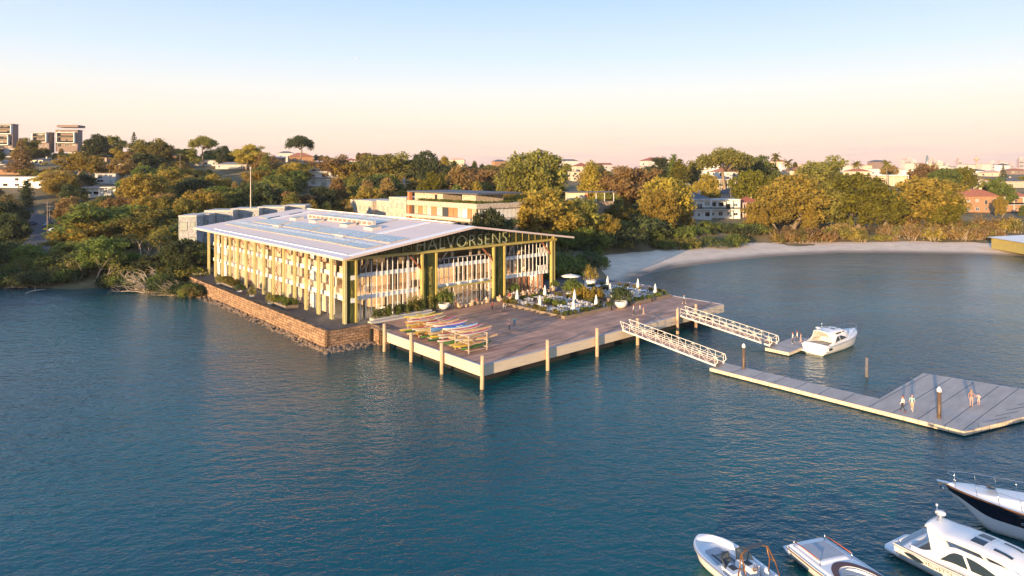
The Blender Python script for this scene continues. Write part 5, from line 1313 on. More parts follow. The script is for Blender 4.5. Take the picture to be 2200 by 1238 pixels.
def pot_plant(s, t, r, h, leaf, label, kind='shrub0', bowl=True, z=DZ):
    e = loc('potted_plant', label, 'potted plant', None, s, t, z)
    m = MB(); m.lathe([(r*.45,0),(r*.8,r*.25),(r,r*.75),(r*.94,r*.95),(r*.86,r*.93),(r*.8,r*.8)], (0,0,0), 18); m.build('pot', M['white'], e)
    me, tk, h0 = PROTO[kind]; k = h/h0
    for nm, x, mt in (('foliage', me, leaf), ('stem', tk, None)):
        o = bpy.data.objects.new(nm, x); COL.objects.link(o); o.parent = e; o.location = (0,0,r*.7); o.scale = (k*.8,k*.8,k)
        if mt: o.material_slots[0].link = 'OBJECT'; o.material_slots[0].material = M[mt]
pot_plant(-2.9, 38.0, .5, 1.7, 'leaf_dark', 'dark clipped shrub in a small pot on the seawall terrace')
pot_plant(-2.9, 31.5, .5, 2.0, 'leaf_olive', 'open branched shrub in a pot midway along the seawall terrace', 'scrub0')
pot_plant(-3.0, 22.2, .5, 2.0, 'leaf_olive', 'open branched shrub in a pot by the near terrace bed', 'scrub1')
pot_plant(-3.0, 50.0, .5, 1.8, 'leaf_olive', 'open branched shrub in a pot by the far terrace bed', 'scrub1')
pot_plant(18.3, -.9, 1.05, 2.9, 'leaf_green', 'big round white bowl with a leafy shrub at the left of the entrance')
pot_plant(19.9, .2, .6, 1.0, 'leaf_dark', 'small pale bowl with low plant beside the big entrance bowl')
pot_plant(42.3, -8.8, 1.15, 3.0, 'leaf_green', 'white bowl with a dark leafy shrub above the first dining garden')
pot_plant(42.2, -20.6, 1.2, 3.1, 'leaf_dark', 'large white bowl with conical shrub between the two dining gardens')
pot_plant(55.6, -1.8, 1.15, 3.4, 'leaf_gold', 'white bowl with a loose golden shrub at the rear of the wharf','scrub0')
pot_plant(36.2, 1.0, .6, 1.9, 'leaf_green', 'small potted plant against the second gable column')
pot_plant(45.9, -.6, .6, 1.6, 'leaf_green', 'small potted plant at the right corner column of the gable')

# ---------------------------------------------------------------- kayak racks and kayaks
KT = [-26.0 + 2.9*i for i in range(6)]
rk_ = loc('kayak_rack', 'long weathered timber kayak rack with three tiers on the wharf', 'rack')
M['rackwood'] = mat('weathered_rack_timber', (.42,.33,.25), .85, var=.2, nscale=2)
for t_ in KT:
    for s_ in (4.2, 7.3):
        m = MB(); m.box(s_-.07, s_+.07, t_-.07, t_+.07, DZ, DZ+2.35); m.build('post', M['rackwood'], rk_)
for z in (.35, 1.25, 2.15):
    for s_ in (4.2, 7.3):
        m = MB(); m.box(s_-.05, s_+.05, KT[0]-.2, KT[-1]+.2, DZ+z, DZ+z+.1); m.build('rail', M['rackwood'], rk_)
    for t_ in (KT[0], KT[-1]):
        m = MB(); m.box(4.2, 7.3, t_-.04, t_+.04, DZ+z-.12, DZ+z-.02); m.build('end_bar', M['rackwood'], rk_)
def kayak_meshes():
    n_ = 17; Lh = 2.75; H_ = MB(); Dk = MB(); hv_ = []; dv_ = []
    for i in range(n_):
        u = -1+2*i/(n_-1); x = u*Lh; b_ = .26*max(.03, (1-abs(u)**2.3))**.75; up = .16*abs(u)**3; 
        sec = [(-b_, .26+up), (-b_*.85, .10+up), (-b_*.4, .01+up*1.2), (0, -.02+up*1.2), (b_*.4, .01+up*1.2), (b_*.85, .10+up), (b_, .26+up)]
        hv_ += [(x, y, z) for y, z in sec]
        dk = .07*(1-abs(u))**.5+.03; dv_ += [(x, -b_*1.001, .26+up), (x, -b_*.5, .26+up+dk*.8), (x, 0, .26+up+dk), (x, b_*.5, .26+up+dk*.8), (x, b_*1.001, .26+up)]
    H_.add(hv_, [(i*7+k, (i+1)*7+k, (i+1)*7+k+1, i*7+k+1) for i in range(n_-1) for k in range(6)], 0, True)
    Dk.add(dv_, [(i*5+k, i*5+k+1, (i+1)*5+k+1, (i+1)*5+k) for i in range(n_-1) for k in range(4)], 0, True)
    ck = MB(); ck.add([(-.55+.02,0,.375)]+[(-.1+.48*math.cos(a*.5236)-.02, .19*math.sin(a*.5236), .372) for a in range(12)], [(0,1+k,1+(k+1)%12) for k in range(12)])
    rim = MB(); rim.tube([(-.12+.5*math.cos(a*.5236), .2*math.sin(a*.5236), .37) for a in range(13)], .025, 5, cap=False)
    return H_, Dk, ck, rim
H_, Dk, ck, rim = kayak_meshes()
KC = {'red':(.55,.03,.07),'white':(.75,.72,.66),'orange':(.62,.30,.08),'yellow':(.62,.50,.06),'green':(.10,.26,.06),'blue':(.10,.30,.62),'violet':(.16,.06,.45),'cream':(.70,.55,.35),'dark green':(.03,.10,.05)}
for k_, v in KC.items(): M['k_'+k_] = mat('kayak_'+k_.replace(' ','_'), v, .3, var=.05)
kme = {}
def kayak(s, t, z, hull, deckc, label, ang):
    key = (hull, deckc)
    if key not in kme: kme[key] = (H_.mesh('hull', M['k_'+hull]), Dk.mesh('deck', M['k_'+deckc]), ck.mesh('cockpit', M['black']), rim.mesh('cockpit_rim', M['k_'+hull]))
    e = loc('kayak', label, 'kayak', 'kayaks on the wharf rack', s, t, z, ang)
    for nm, me in zip(('hull','deck','cockpit','cockpit_rim'), kme[key]):
        o = bpy.data.objects.new(nm, me); COL.objects.link(o); o.parent = e
q = random.Random(17)
tiers = {2.25: [('white','red'),('cream','orange'),('white','red'),('white','blue'),('blue','violet'),('white','red'),('cream','orange'),('white','red'),('orange','cream'),('white','red'),('cream','yellow'),('yellow','cream')],
         1.35: [('cream','orange'),('white','orange'),('cream','orange'),('white','orange'),('white','red'),('cream','orange'),('blue','white'),('cream','yellow'),('white','red'),('orange','orange'),('yellow','cream'),('orange','cream')],
         .45: [('green','dark green'),('yellow','orange'),('cream','yellow'),('green','green'),('white','red'),('dark green','green'),('yellow','yellow'),('green','dark green'),('orange','yellow'),('cream','yellow'),('dark green','green'),('yellow','cream')]}
tn = {2.25:'top',1.35:'middle',.45:'bottom'}
ordn = ['first','second','third','fourth','fifth','sixth','seventh','eighth','ninth','tenth','eleventh','last']
for z, lst in tiers.items():
    for i, (a, b_) in enumerate(lst):
        t_ = KT[0]+.45+i*(KT[-1]-KT[0]-.7)/11; cdesc = a+' kayak' if a == b_ else f'{a} kayak with {b_} deck'
        kayak(5.75+q.uniform(-.9,.9), t_, DZ+z+.03, a, b_, f'{cdesc}, {ordn[i]} from the near end on the {tn[z]} tier', q.uniform(-.16,.10))

# ---------------------------------------------------------------- dining gardens
def border(tag_, s0, s1, t0, t1, gap):
    for i, (a, b_, c, d, w_) in enumerate(((s0,s1,t0,t0+.8,'along the wharf side'),(s0,s0+.8,t0+1.6,t1,'along the left side'),(s0+1,s1,t1-.8,t1,'along the hall side'),(s1-.8,s1,t0+1.6,t1-1.6,'along the right side'))):
        leafy_box('planter_box', a, b_, c, d, DZ, .75, ['leaf_green','leaf_olive','leaf_green','leaf_olive'][i], f'timber planter of leafy plants {w_} of the {tag_} dining garden', 'planter', .5, 'planter', 9, 30+i+int(s0), .2)
border('left', 28.2, 40.4, -20.4, -5.2, 0); border('right', 45.0, 57.4, -20.6, -5.0, 0)
leafy_box('planter_box', 33.2, 35.2, -14.5, -9.0, DZ, .9, 'leaf_green', 'leafy island planter in the middle of the left dining garden', 'planter', .4, 'planter', 9, 50, .22)
leafy_box('planter_box', 50.2, 52.2, -14.5, -8.0, DZ, .9, 'leaf_dark', 'leafy island planter in the middle of the right dining garden', 'planter', .4, 'planter', 9, 51, .22)
leafy_box('planter_box', 41.2, 44.6, -14.6, -9.6, DZ, 2.1, 'leaf_gold', 'tall golden bush bed between the two dining gardens', 'planter', .35, 'planter', 10, 52, .26)
tb = {}
def dtable_meshes():
    t_ = MB(); t_.box(-.75,.75,-.42,.42,.71,.75); c_ = MB(); 
    l_ = MB(); l_.box(-.04,.04,-.04,.04,.02,.7); l_.box(-.3,.3,-.2,.2,0,.03)
    s_ = MB(); s_.box(-.22,.22,-.22,.22,.43,.48); b_ = MB(); b_.box(-.22,.22,.2,.25,.48,.86); g_ = MB(); g_.box(-.02,.02,-.02,.02,0,.43)
    cu = MB(); cu.box(-.17,.17,-.16,.16,.482,.52)
    return [x.mesh(n_, M[mm]) for x, n_, mm in ((t_,'tabletop','white'),(l_,'pedestal','white'),(s_,'seat','white'),(b_,'backrest','white'),(g_,'leg','white'),(cu,'cushion','black'))]
TT, TP, CS, CB, CG, CC = dtable_meshes()
def put(par, nm, me, l_=(0,0,0)):
    o = bpy.data.objects.new(nm, me); COL.objects.link(o); o.parent = par; o.location = l_; return o
def dtable(s, t, side, lab):
    e = loc('dining_table', lab, 'table', f'white tables of the {side} dining garden', s, t, DZ)
    put(e, 'tabletop', TT); put(e, 'pedestal', TP)
def dchair(s, t, rz, side, dark, w_):
    e = loc('dining_chair', f'white {"cushioned " if dark else ""}chair, {w_}, {side} garden', 'chair', f'white chairs of the {side} dining garden', s, t, DZ, rz)
    put(e, 'seat', CS); put(e, 'backrest', CB)
    for x in (-.19,.19):
        for y in (-.19,.19): put(e, 'leg', CG, (x,y,0))
    if dark: put(e, 'cushion', CC)
q = random.Random(23)
for side, s0, s1 in (('left', 29.6, 39.2), ('right', 46.4, 56.2)):
    for i in range(4):
        for j in range(5):
            s_ = s0+.8+i*(s1-s0-1.6)/3; t_ = -18.6+j*3.1
            if i in (1,2) and (33 < s_ < 35.6 or 50 < s_ < 52.4) and -14.8 < t_ < -8.4: continue
            w_ = f'{ordn[i]} from the left, row {ordn[j]} from the wharf, {side} garden'; dtable(s_, t_, side, 'white table '+w_)
            for dx in (-.38,.38):
                lr = 'left' if dx < 0 else 'right'
                dchair(s_+dx, t_+.75, 0, side, q.random() < .4, f'hall side {lr} of table {ordn[i]} in row {ordn[j]}'); dchair(s_+dx, t_-.75, math.pi, side, q.random() < .4, f'wharf side {lr} of table {ordn[i]} in row {ordn[j]}')
um = {}
def umb_mesh():
    c = MB(); pr = [(.04,2.62),(.10,2.45),(.17,2.1),(.27,1.55),(.33,1.0),(.30,.92)]; n_ = 16; vs = []
    for r_, z in pr:
        for k in range(n_): a = 2*math.pi*k/n_; rr_ = r_*(1.18 if k % 2 else .82); vs.append((rr_*math.cos(a), rr_*math.sin(a), z))
    c.add(vs, [(i*n_+k, (i+1)*n_+k, (i+1)*n_+(k+1)%n_, i*n_+(k+1)%n_) for i in range(len(pr)-1) for k in range(n_)], 0, True)
    c.add(vs[-n_:], [tuple(range(n_))]); p = MB(); p.tube([(0,0,0),(0,0,2.72)], .035, 6); b_ = MB(); b_.lathe([(.3,0),(.3,.06),(.06,.1)], (0,0,0), 12)
    return c.mesh('canopy', M['canvas']), p.mesh('pole', M['white']), b_.mesh('base', M['concrete'])
UC, UP, UB = umb_mesh()
UL = ['outside the left garden near the hall','nearest the hall inside the left garden','beside the hall end of the left garden','at the wharf corner of the left garden','at the middle of the left garden','at the right corner of the left garden','at the hall side left of the right garden','at the hall side right of the right garden','in the left half of the right garden','at the wharf side left of the right garden','in the right half of the right garden','at the far right corner of the right garden']
for (s_, t_), lb_ in zip([(30.6,-6.3),(29.6,-13.2),(37.5,-6.4),(32.0,-18.8),(38.4,-13.1),(37.5,-19.0),(48.6,-6.6),(54.6,-7.2),(48.3,-13.1),(48.9,-18.9),(56.6,-13.3),(54.2,-19.2)], UL):
    e = loc('garden_umbrella', 'closed cream umbrella '+lb_, 'umbrella', 'closed cream umbrellas of the dining gardens', s_, t_, DZ); put(e, 'canopy', UC); put(e, 'pole', UP); put(e, 'base', UB)
e = loc('garden_umbrella', 'single open white umbrella at the rear right of the wharf', 'umbrella', None, 51.1, -.2, DZ)
m = MB(); m.lathe([(.02,2.62),(1.0,2.45),(2.1,2.2),(2.1,2.14),(1.0,2.38),(.02,2.52)], (0,0,0), 8); m.build('canopy', M['canvas'], e); put(e, 'pole', UP); put(e, 'base', UB)
# lounge chairs and low tables along the gable
M['wicker'] = mat('wicker', (.52,.36,.22), .85, var=.15, nscale=8)
def armchair_meshes():
    a = MB(); a.prism([(-.42,-.40),(.42,-.40),(.48,.3),(-.48,.3)], .12, .42); b_ = MB(); pts_ = []
    b_.tube([(.46,-.38,.52),(.5,.1,.6),(.3,.42,.8),(0,.5,.84),(-.3,.42,.8),(-.5,.1,.6),(-.46,-.38,.52)], .11, 7); b_.tube([(.46,-.36,.38),(.5,.1,.4),(.3,.4,.55),(0,.48,.6),(-.3,.4,.55),(-.5,.1,.4),(-.46,-.36,.38)], .12, 7)
    c = MB(); c.box(-.36,.36,-.36,.26,.423,.53); f = MB(); f.box(-.4,.4,-.35,.3,0,.119)
    t_ = MB(); t_.lathe([(.50,.30),(.52,.36),(.50,.40)], (0,0,0), 20); t2 = MB(); t2.lathe([(.28,0),(.22,.29)], (0,0,0), 14)
    return a.mesh('seat', M['wicker']), b_.mesh('curved_back', M['wicker']), c.mesh('cushion', M['white2']), f.mesh('plinth', M['planter']), t_.mesh('tabletop', M['wicker']), t2.mesh('pedestal', M['cream'])
AS, AB, AC, AP, LT, LP = armchair_meshes()
SP = [(22.3,-1.9,'first','left of the entrance'),(26.0,-1.8,'second','at the middle of the entrance'),(31.2,-2.2,'third','by the second pair of gable columns'),(35.2,-1.6,'fourth','left under the right gable bay'),(38.9,-1.5,'fifth','under the right gable bay'),(43.6,-1.2,'sixth','near the right gable corner'),(50.5,-1.6,'seventh','under the open umbrella')]
for s_, t_, nn_, w_ in SP:
    e = loc('coffee_table', 'round low table '+w_, 'coffee table', 'low tables along the gable', s_, t_, DZ); put(e, 'tabletop', LT); put(e, 'pedestal', LP)
    for k, (dx, dy, rz) in enumerate(((-1.15,.1,1.57),(1.15,0,-1.57))):
        e = loc('wicker_armchair', ('left' if k == 0 else 'right')+' tan wicker armchair of the group '+w_, 'armchair', 'wicker armchairs along the gable', s_+dx, t_+dy, DZ, rz)
        put(e,'seat',AS); put(e,'curved_back',AB); put(e,'cushion',AC); put(e,'plinth',AP)
for s_, t_, w_ in ((39.3,-20.9,'by the wharf corner of the left dining garden'),(50.6,-21.1,'before the right dining garden')):
    e = loc('bollard', 'small dark bollard '+w_, 'bollard', None, s_, t_, DZ); m = MB(); m.lathe([(.12,0),(.12,.7),(.15,.74),(.13,.82)], (0,0,0), 10); m.build('post', M['black'], e)

M['steel'] = mat('polished_steel', (.62,.62,.62), .2, metal=1)
# ---------------------------------------------------------------- gangways and pontoons
M['pontoon'] = mat('grey_pontoon_deck', (.42,.36,.31), .75, var=.16, nscale=.5, stretch=(.4,1.6,1))
M['pontside'] = mat('cream_pontoon_side', (.66,.55,.38), .75, var=.12, nscale=1)
M['gw'] = mat('cream_aluminium', (.72,.68,.60), .4, var=.05)
def gangway(s0, t0, t1, label, w_=2.0):
    e = loc('gangway', label, 'gangway', None, s0, t0, 0); ln = t0-t1; z0, z1 = DZ+.12, .95
    n_ = 13
    def P(x, k, h=0): f = k/n_; return (x, -ln*f, z0+(z1-z0)*f+h)
    m = MB(); m.add([P(0,0),P(w_,0),P(w_,n_),P(0,n_),P(0,0,-.06),P(w_,0,-.06),P(w_,n_,-.06),P(0,n_,-.06)], [(3,2,1,0),(4,5,6,7),(0,1,5,4),(1,2,6,5),(2,3,7,6),(3,0,4,7)]); m.build('walkway', M['deck'], e)
    for x in (-.06, w_+.06):
        m = MB(); m.beam(P(x,-.1,-.05), P(x,n_+.1,-.05), .10, .22); m.build('side_beam', M['gw'], e)
        m = MB(); m.beam(P(x,-.5,1.15), P(x,n_+.2,1.15), .065); m.build('handrail', M['gw'], e)
        m = MB(); m.beam(P(x,-.3,.6), P(x,n_+.1,.6), .04); m.build('midrail', M['gw'], e)
        for k in range(n_+1):
            m = MB(); m.beam(P(x,k), P(x,k,1.12), .05); m.build('stanchion', M['gw'], e)
        m = MB()
        for k in range(n_):
            a, b_ = (0,1.12) if k % 2 == 0 else (1.12,0); m.beam(P(x,k,a), P(x,k+1,b_), .04)
        m.beam(P(x,0,0), P(x,-.5,1.15), .08); m.beam(P(x,n_,0), P(x,n_+.35,.5), .08); m.beam(P(x,n_+.35,.5), P(x,n_+.2,1.15), .08); m.build('bracing', M['gw'], e)
gangway(29.2, -31.6, -46.9, 'nearer white truss gangway sloping down to the long pontoon')
gangway(44.1, -31.6, -46.9, 'farther white truss gangway sloping down to the short pontoon')
def pontoon(label, poly, joints, extra=()):
    e = loc('pontoon', label, 'pontoon'); cx = sum(p[0] for p in poly)/len(poly); cy = sum(p[1] for p in poly)/len(poly)
    m = MB(); m.prism(poly, .14, .52); m.build('fender_edge', M['pontside'], e)
    inn = [(cx+(x-cx)*1, cy+(y-cy)*1) for x, y in poly]
    m = MB(); m.prism(poly, .523, .58); m.build('deck', M['pontoon'], e)
    m = MB(); fl = [(a+(cx-a)*.02, b_+(cy-b_)*.02) for a, b_ in poly]; m.prism(fl, -.4, .135); m.build('float', M['dark'], e)
    m = MB()
    for a, b_ in joints: m.beam((*a,.584),(*b_,.584),.07,.012)
    m.build('deck_joint', M['black'], e)
    n_ = len(poly); m = MB()
    for i in range(n_):
        a = Vector((*poly[i],0)); b_ = Vector((*poly[(i+1)%n_],0)); d = b_-a; k = int(d.length/1.3); nr = Vector((d.y,-d.x,0)).normalized()*.012
        for j in range(1, k): p_ = a+d*j/k+nr; m.beam((p_.x,p_.y,.12),(p_.x,p_.y,.54),.05,.02)
    m.build('edge_joint', M['brownwall'], e)
    for i in range(n_):
        a = Vector((*poly[i],0)); b_ = Vector((*poly[(i+1)%n_],0)); d = b_-a; k = int(d.length/5); inw = Vector((-d.y,d.x,0)).normalized()*-.25
        c0 = Vector((cx,cy,0))
        if (a+inw-c0).length > (a-inw-c0).length: inw = -inw
        for j in range(1, k+1):
            p_ = a+d*(j-.5)/k+inw; m = MB(); m.tube([(p_.x-.16,p_.y,.66),(p_.x+.16,p_.y,.66)], .03, 5); m.tube([(p_.x,p_.y,.58),(p_.x,p_.y,.65)], .05, 5); m.build('cleat', M['steel'], e)
    return e
pontoon('long grey pontoon widening into a broad platform at its outer end', [(28.7,-46.4),(28.7,-75.0),(38.8,-78.3),(50,-80.4),(47.2,-66.0),(32.6,-65.8),(32.2,-46.4)],
        [((28.75,-49.5-2.75*k),(32.2,-49.5-2.75*k)) for k in range(6)]+[((28.75,-66-2.4*k),(46.8+.5*k,-66.6-2.4*k)) for k in range(4)]+[((33+3*k,-75.6-.4*k),(36.5+3*k,-76.9-.4*k)) for k in range(4)]+[((29,-74.8),(49,-75.6))])
pontoon('short grey pontoon beside the moored white cruiser', [(43.7,-46.4),(43.7,-50.0),(53.6,-50.0),(53.6,-46.4)], [((46.2,-46.4),(46.2,-50)),((48.7,-46.4),(48.7,-50)),((51.2,-46.4),(51.2,-50))])
M['pilebrown'] = mat('dark_brown_steel_pile', (.10,.065,.04), .5, var=.3, nscale=1.2)
for s_, t_, h_, lab in ((31.7,-49.6,3.2,'dark brown pile with white cone cap at the head of the long pontoon'),(30.9,-72.2,3.2,'dark brown pile with white cone cap on the broad pontoon platform')):
    e = loc('mooring_pile', lab, 'pile', None, s_, t_, 0)
    m = MB(); m.tube([(0,0,-1.5),(0,0,.6+h_-.45)], .21, 14); m.build('shaft', M['pilebrown'], e)
    m = MB(); m.lathe([(.24,0),(.24,.25),(.12,.45),(.0,.58)], (0,0,.6+h_-.44), 14); m.build('cap', M['white'], e)
m = MB(); m.tube([(0,0,-1.5),(0,0,1),(.03,0,2.5)], [.22,.2,.18], 10); o = m.build('mooring_pile', mat('grey_old_timber', (.14,.13,.14), .9, var=.25), None, G(1862,810,0)); tag(o, 'lone weathered grey timber pile standing in open water', 'pile')
# ---------------------------------------------------------------- boats
def clamp(v, a=0., b=1.): return max(a, min(b, v))
def smooth(a, b, x): t_ = clamp((x-a)/(b-a)); return t_*t_*(3-2*t_)
class Boat:
    """x forward from the transom (0) to the bow (L), y to port, z up from the water"""
    def __init__(s, name, label, loc_, rz, Ln, B, sheer0, sheer1, full=.45, pw=2.2, keel=-.45, hullm='gel', band=None, flare=.86):
        s.e = empty(name, loc_, rz, label, 'boat'); s.L, s.B, s.s0, s.s1, s.full, s.pw, s.keel, s.flare = Ln, B, sheer0, sheer1, full, pw, keel, flare
        m = MB(); N = 40; rows = []; K = 9
        for i in range(N+1):
            u = i/N; x = Ln*u; b_ = s.hb(u); zs = s.sh(u); zk = keel*(1-smooth(.55,1,u))+ (zs*.55)*smooth(.72,1,u)**1.6
            r_ = []
            for k in range(K+1):
                f = k/K
                if f < .35: g_ = f/.35; y = b_*s.flare*.86*g_; z = zk+(max(zk+.15,.10)-zk)*g_**1.1
                else: g_ = (f-.35)/.65; y = b_*(s.flare*.86+(1-s.flare*.86)*g_**.8); z0_ = max(zk+.15,.10); z = z0_+(zs-z0_)*g_
                rk_ = .55*smooth(.8,1,u)*(1-f)
                r_.append((x-rk_*1.6, y, z))
            rows.append(r_)
        for sg in (1,-1):
            vs = [(a, b_*sg, c) for r_ in rows for a, b_, c in r_]
            fs = []; mi = []
            for i in range(N):
                for k in range(K):
                    f = (i*(K+1)+k, (i+1)*(K+1)+k, (i+1)*(K+1)+k+1, i*(K+1)+k+1); fs.append(f if sg < 0 else f[::-1]); mi.append(1 if band and band[0] <= k < band[1] else (2 if k < 2 else 0))
            o = len(m.v); m.v += vs
            for f, q_ in zip(fs, mi): m.f.append([j+o for j in f]); m.m.append(q_); m.sm.append(True)
        tr_ = [(a, b_, c) for a, b_, c in rows[0]]; 
        m.add(tr_+[(a,-b_,c) for a,b_,c in tr_[::-1]], [tuple(range(2*len(tr_)))], 0)
        m.build('hull', [M[hullm], M['navy'], M['antifoul']], s.e)
    def hb(s, u): return s.B/2*(.94+.06*smooth(0,.3,u))*(1-clamp((u-s.full)/(1-s.full))**s.pw)**.72 if u < 1 else .001
    def sh(s, u): return s.s0+(s.s1-s.s0)*u**1.7
    def deck(s, fn, nm='deck', m_='gel', inset=1.0, nx=90, ny=30, u0=0, u1=1):
        """height field over the plan: fn(x, v) -> height above the sheer, v = y / half beam"""
        vs = []
        for i in range(nx+1):
            u = u0+(u1-u0)*i/nx; b_ = s.hb(min(u,.9995))*inset
            for j in range(ny+1): v = -1+2*j/ny; vs.append((s.L*u, v*b_, s.sh(u)+fn(s.L*u, v)))
        m = MB(); m.add(vs, [(i*(ny+1)+j, (i+1)*(ny+1)+j, (i+1)*(ny+1)+j+1, i*(ny+1)+j+1) for i in range(nx) for j in range(ny)], 0, True)
        return m.build(nm, M[m_], s.e)
    def rubrail(s, m_='steel', r=.04, dz=-.06, u0=0, u1=.998):
        for sg in (1,-1):
            m = MB(); m.tube([(s.L*u, sg*(s.hb(u)+.01), s.sh(u)+dz) for u in [u0+(u1-u0)*k/30 for k in range(31)]], r, 5); m.build('rub_rail', M[m_], s.e)
    def rail(s, u0, u1, h, n=6, inset=.93, m_='steel', bow=True):
        us = [u0+(u1-u0)*k/24 for k in range(25)]
        top = [(s.L*u, s.hb(min(u,.999))*inset, s.sh(u)+h*smooth(0,.25,(u-u0)/(u1-u0))+.05) for u in us]
        path = top+[(x,-y,z) for x,y,z in top[::-1]] if bow else top
        m = MB(); m.tube(path, .022, 5); m.build('bow_rail', M[m_], s.e)
        for k in range(1, n+1):
            u = u0+(u1-u0)*k/(n+.3)
            for sg in (1,-1):
                m = MB(); y = s.hb(u)*inset*sg; m.tube([(s.L*u-.1, y*1.02, s.sh(u)+.04),(s.L*u, y, s.sh(u)+h*smooth(0,.25,(u-u0)/(u1-u0))+.05)], .016, 4); m.build('stanchion', M[m_], s.e)
class Shell:
    """rounded superstructure: half width w(x), base z0(x), crown height h(x)"""
    def __init__(s, w, z0, h, p=3.2): s.w, s.z0, s.h, s.p = w, z0, h, p
    def P(s, x, a, off=0):
        th = math.pi*a; c, sn = math.cos(th), math.sin(th); k = 2/s.p
        y = s.w(x)*math.copysign(abs(c)**k, c); z = s.h(x)*abs(sn)**k
        n_ = Vector((0, math.copysign(abs(c)**.8, c), abs(sn)**.8)).normalized()
        return (x, y+n_.y*off, s.z0(x)+z+n_.z*off)
    def patch(s, par, nm, mt, x0, x1, a0, a1, off=0, nx=24, na=20, fa=None):
        vs = []
        for i in range(nx+1):
            x = x0+(x1-x0)*i/nx; A0, A1 = (a0, a1) if fa is None else fa(i/nx)
            for j in range(na+1): vs.append(s.P(x, A0+(A1-A0)*j/na, off))
        m = MB(); m.add(vs, [(i*(na+1)+j, i*(na+1)+j+1, (i+1)*(na+1)+j+1, (i+1)*(na+1)+j) for i in range(nx) for j in range(na)], 0, True)
        return m.build(nm, M[mt], par)
M['gel'] = mat('white_gelcoat', (.74,.73,.71), .18, var=.02, nscale=.5)
M['gel2'] = mat('cream_gelcoat', (.70,.64,.55), .3, var=.03)
M['navy'] = mat('navy_gelcoat', (.006,.010,.022), .10)
M['antifoul'] = mat('black_antifouling', (.012,.014,.018), .5)
M['steel'] = mat('polished_steel', (.62,.62,.62), .2, metal=1)
M['bronze'] = mat('brown_tower_tube', (.22,.10,.035), .35, metal=.3, var=.1)
M['vinyl'] = mat('grey_vinyl', (.34,.36,.39), .6, var=.05)
M['vinyld'] = mat('charcoal_vinyl', (.035,.04,.05), .6)
M['maroon'] = mat('maroon_teak_deck', (.10,.035,.03), .5, var=.15, nscale=1, stretch=(1,12,1))
M['varnish'] = mat('varnished_red_wood', (.35,.08,.03), .3)
M['bglass'] = glass('boat_tinted_glass', (.25,.3,.33), clear=.30, col=(.03,.05,.07))
def yaw(dx, dy): return math.atan2(dy, dx)
def gx(*p): return Vector((*p,))
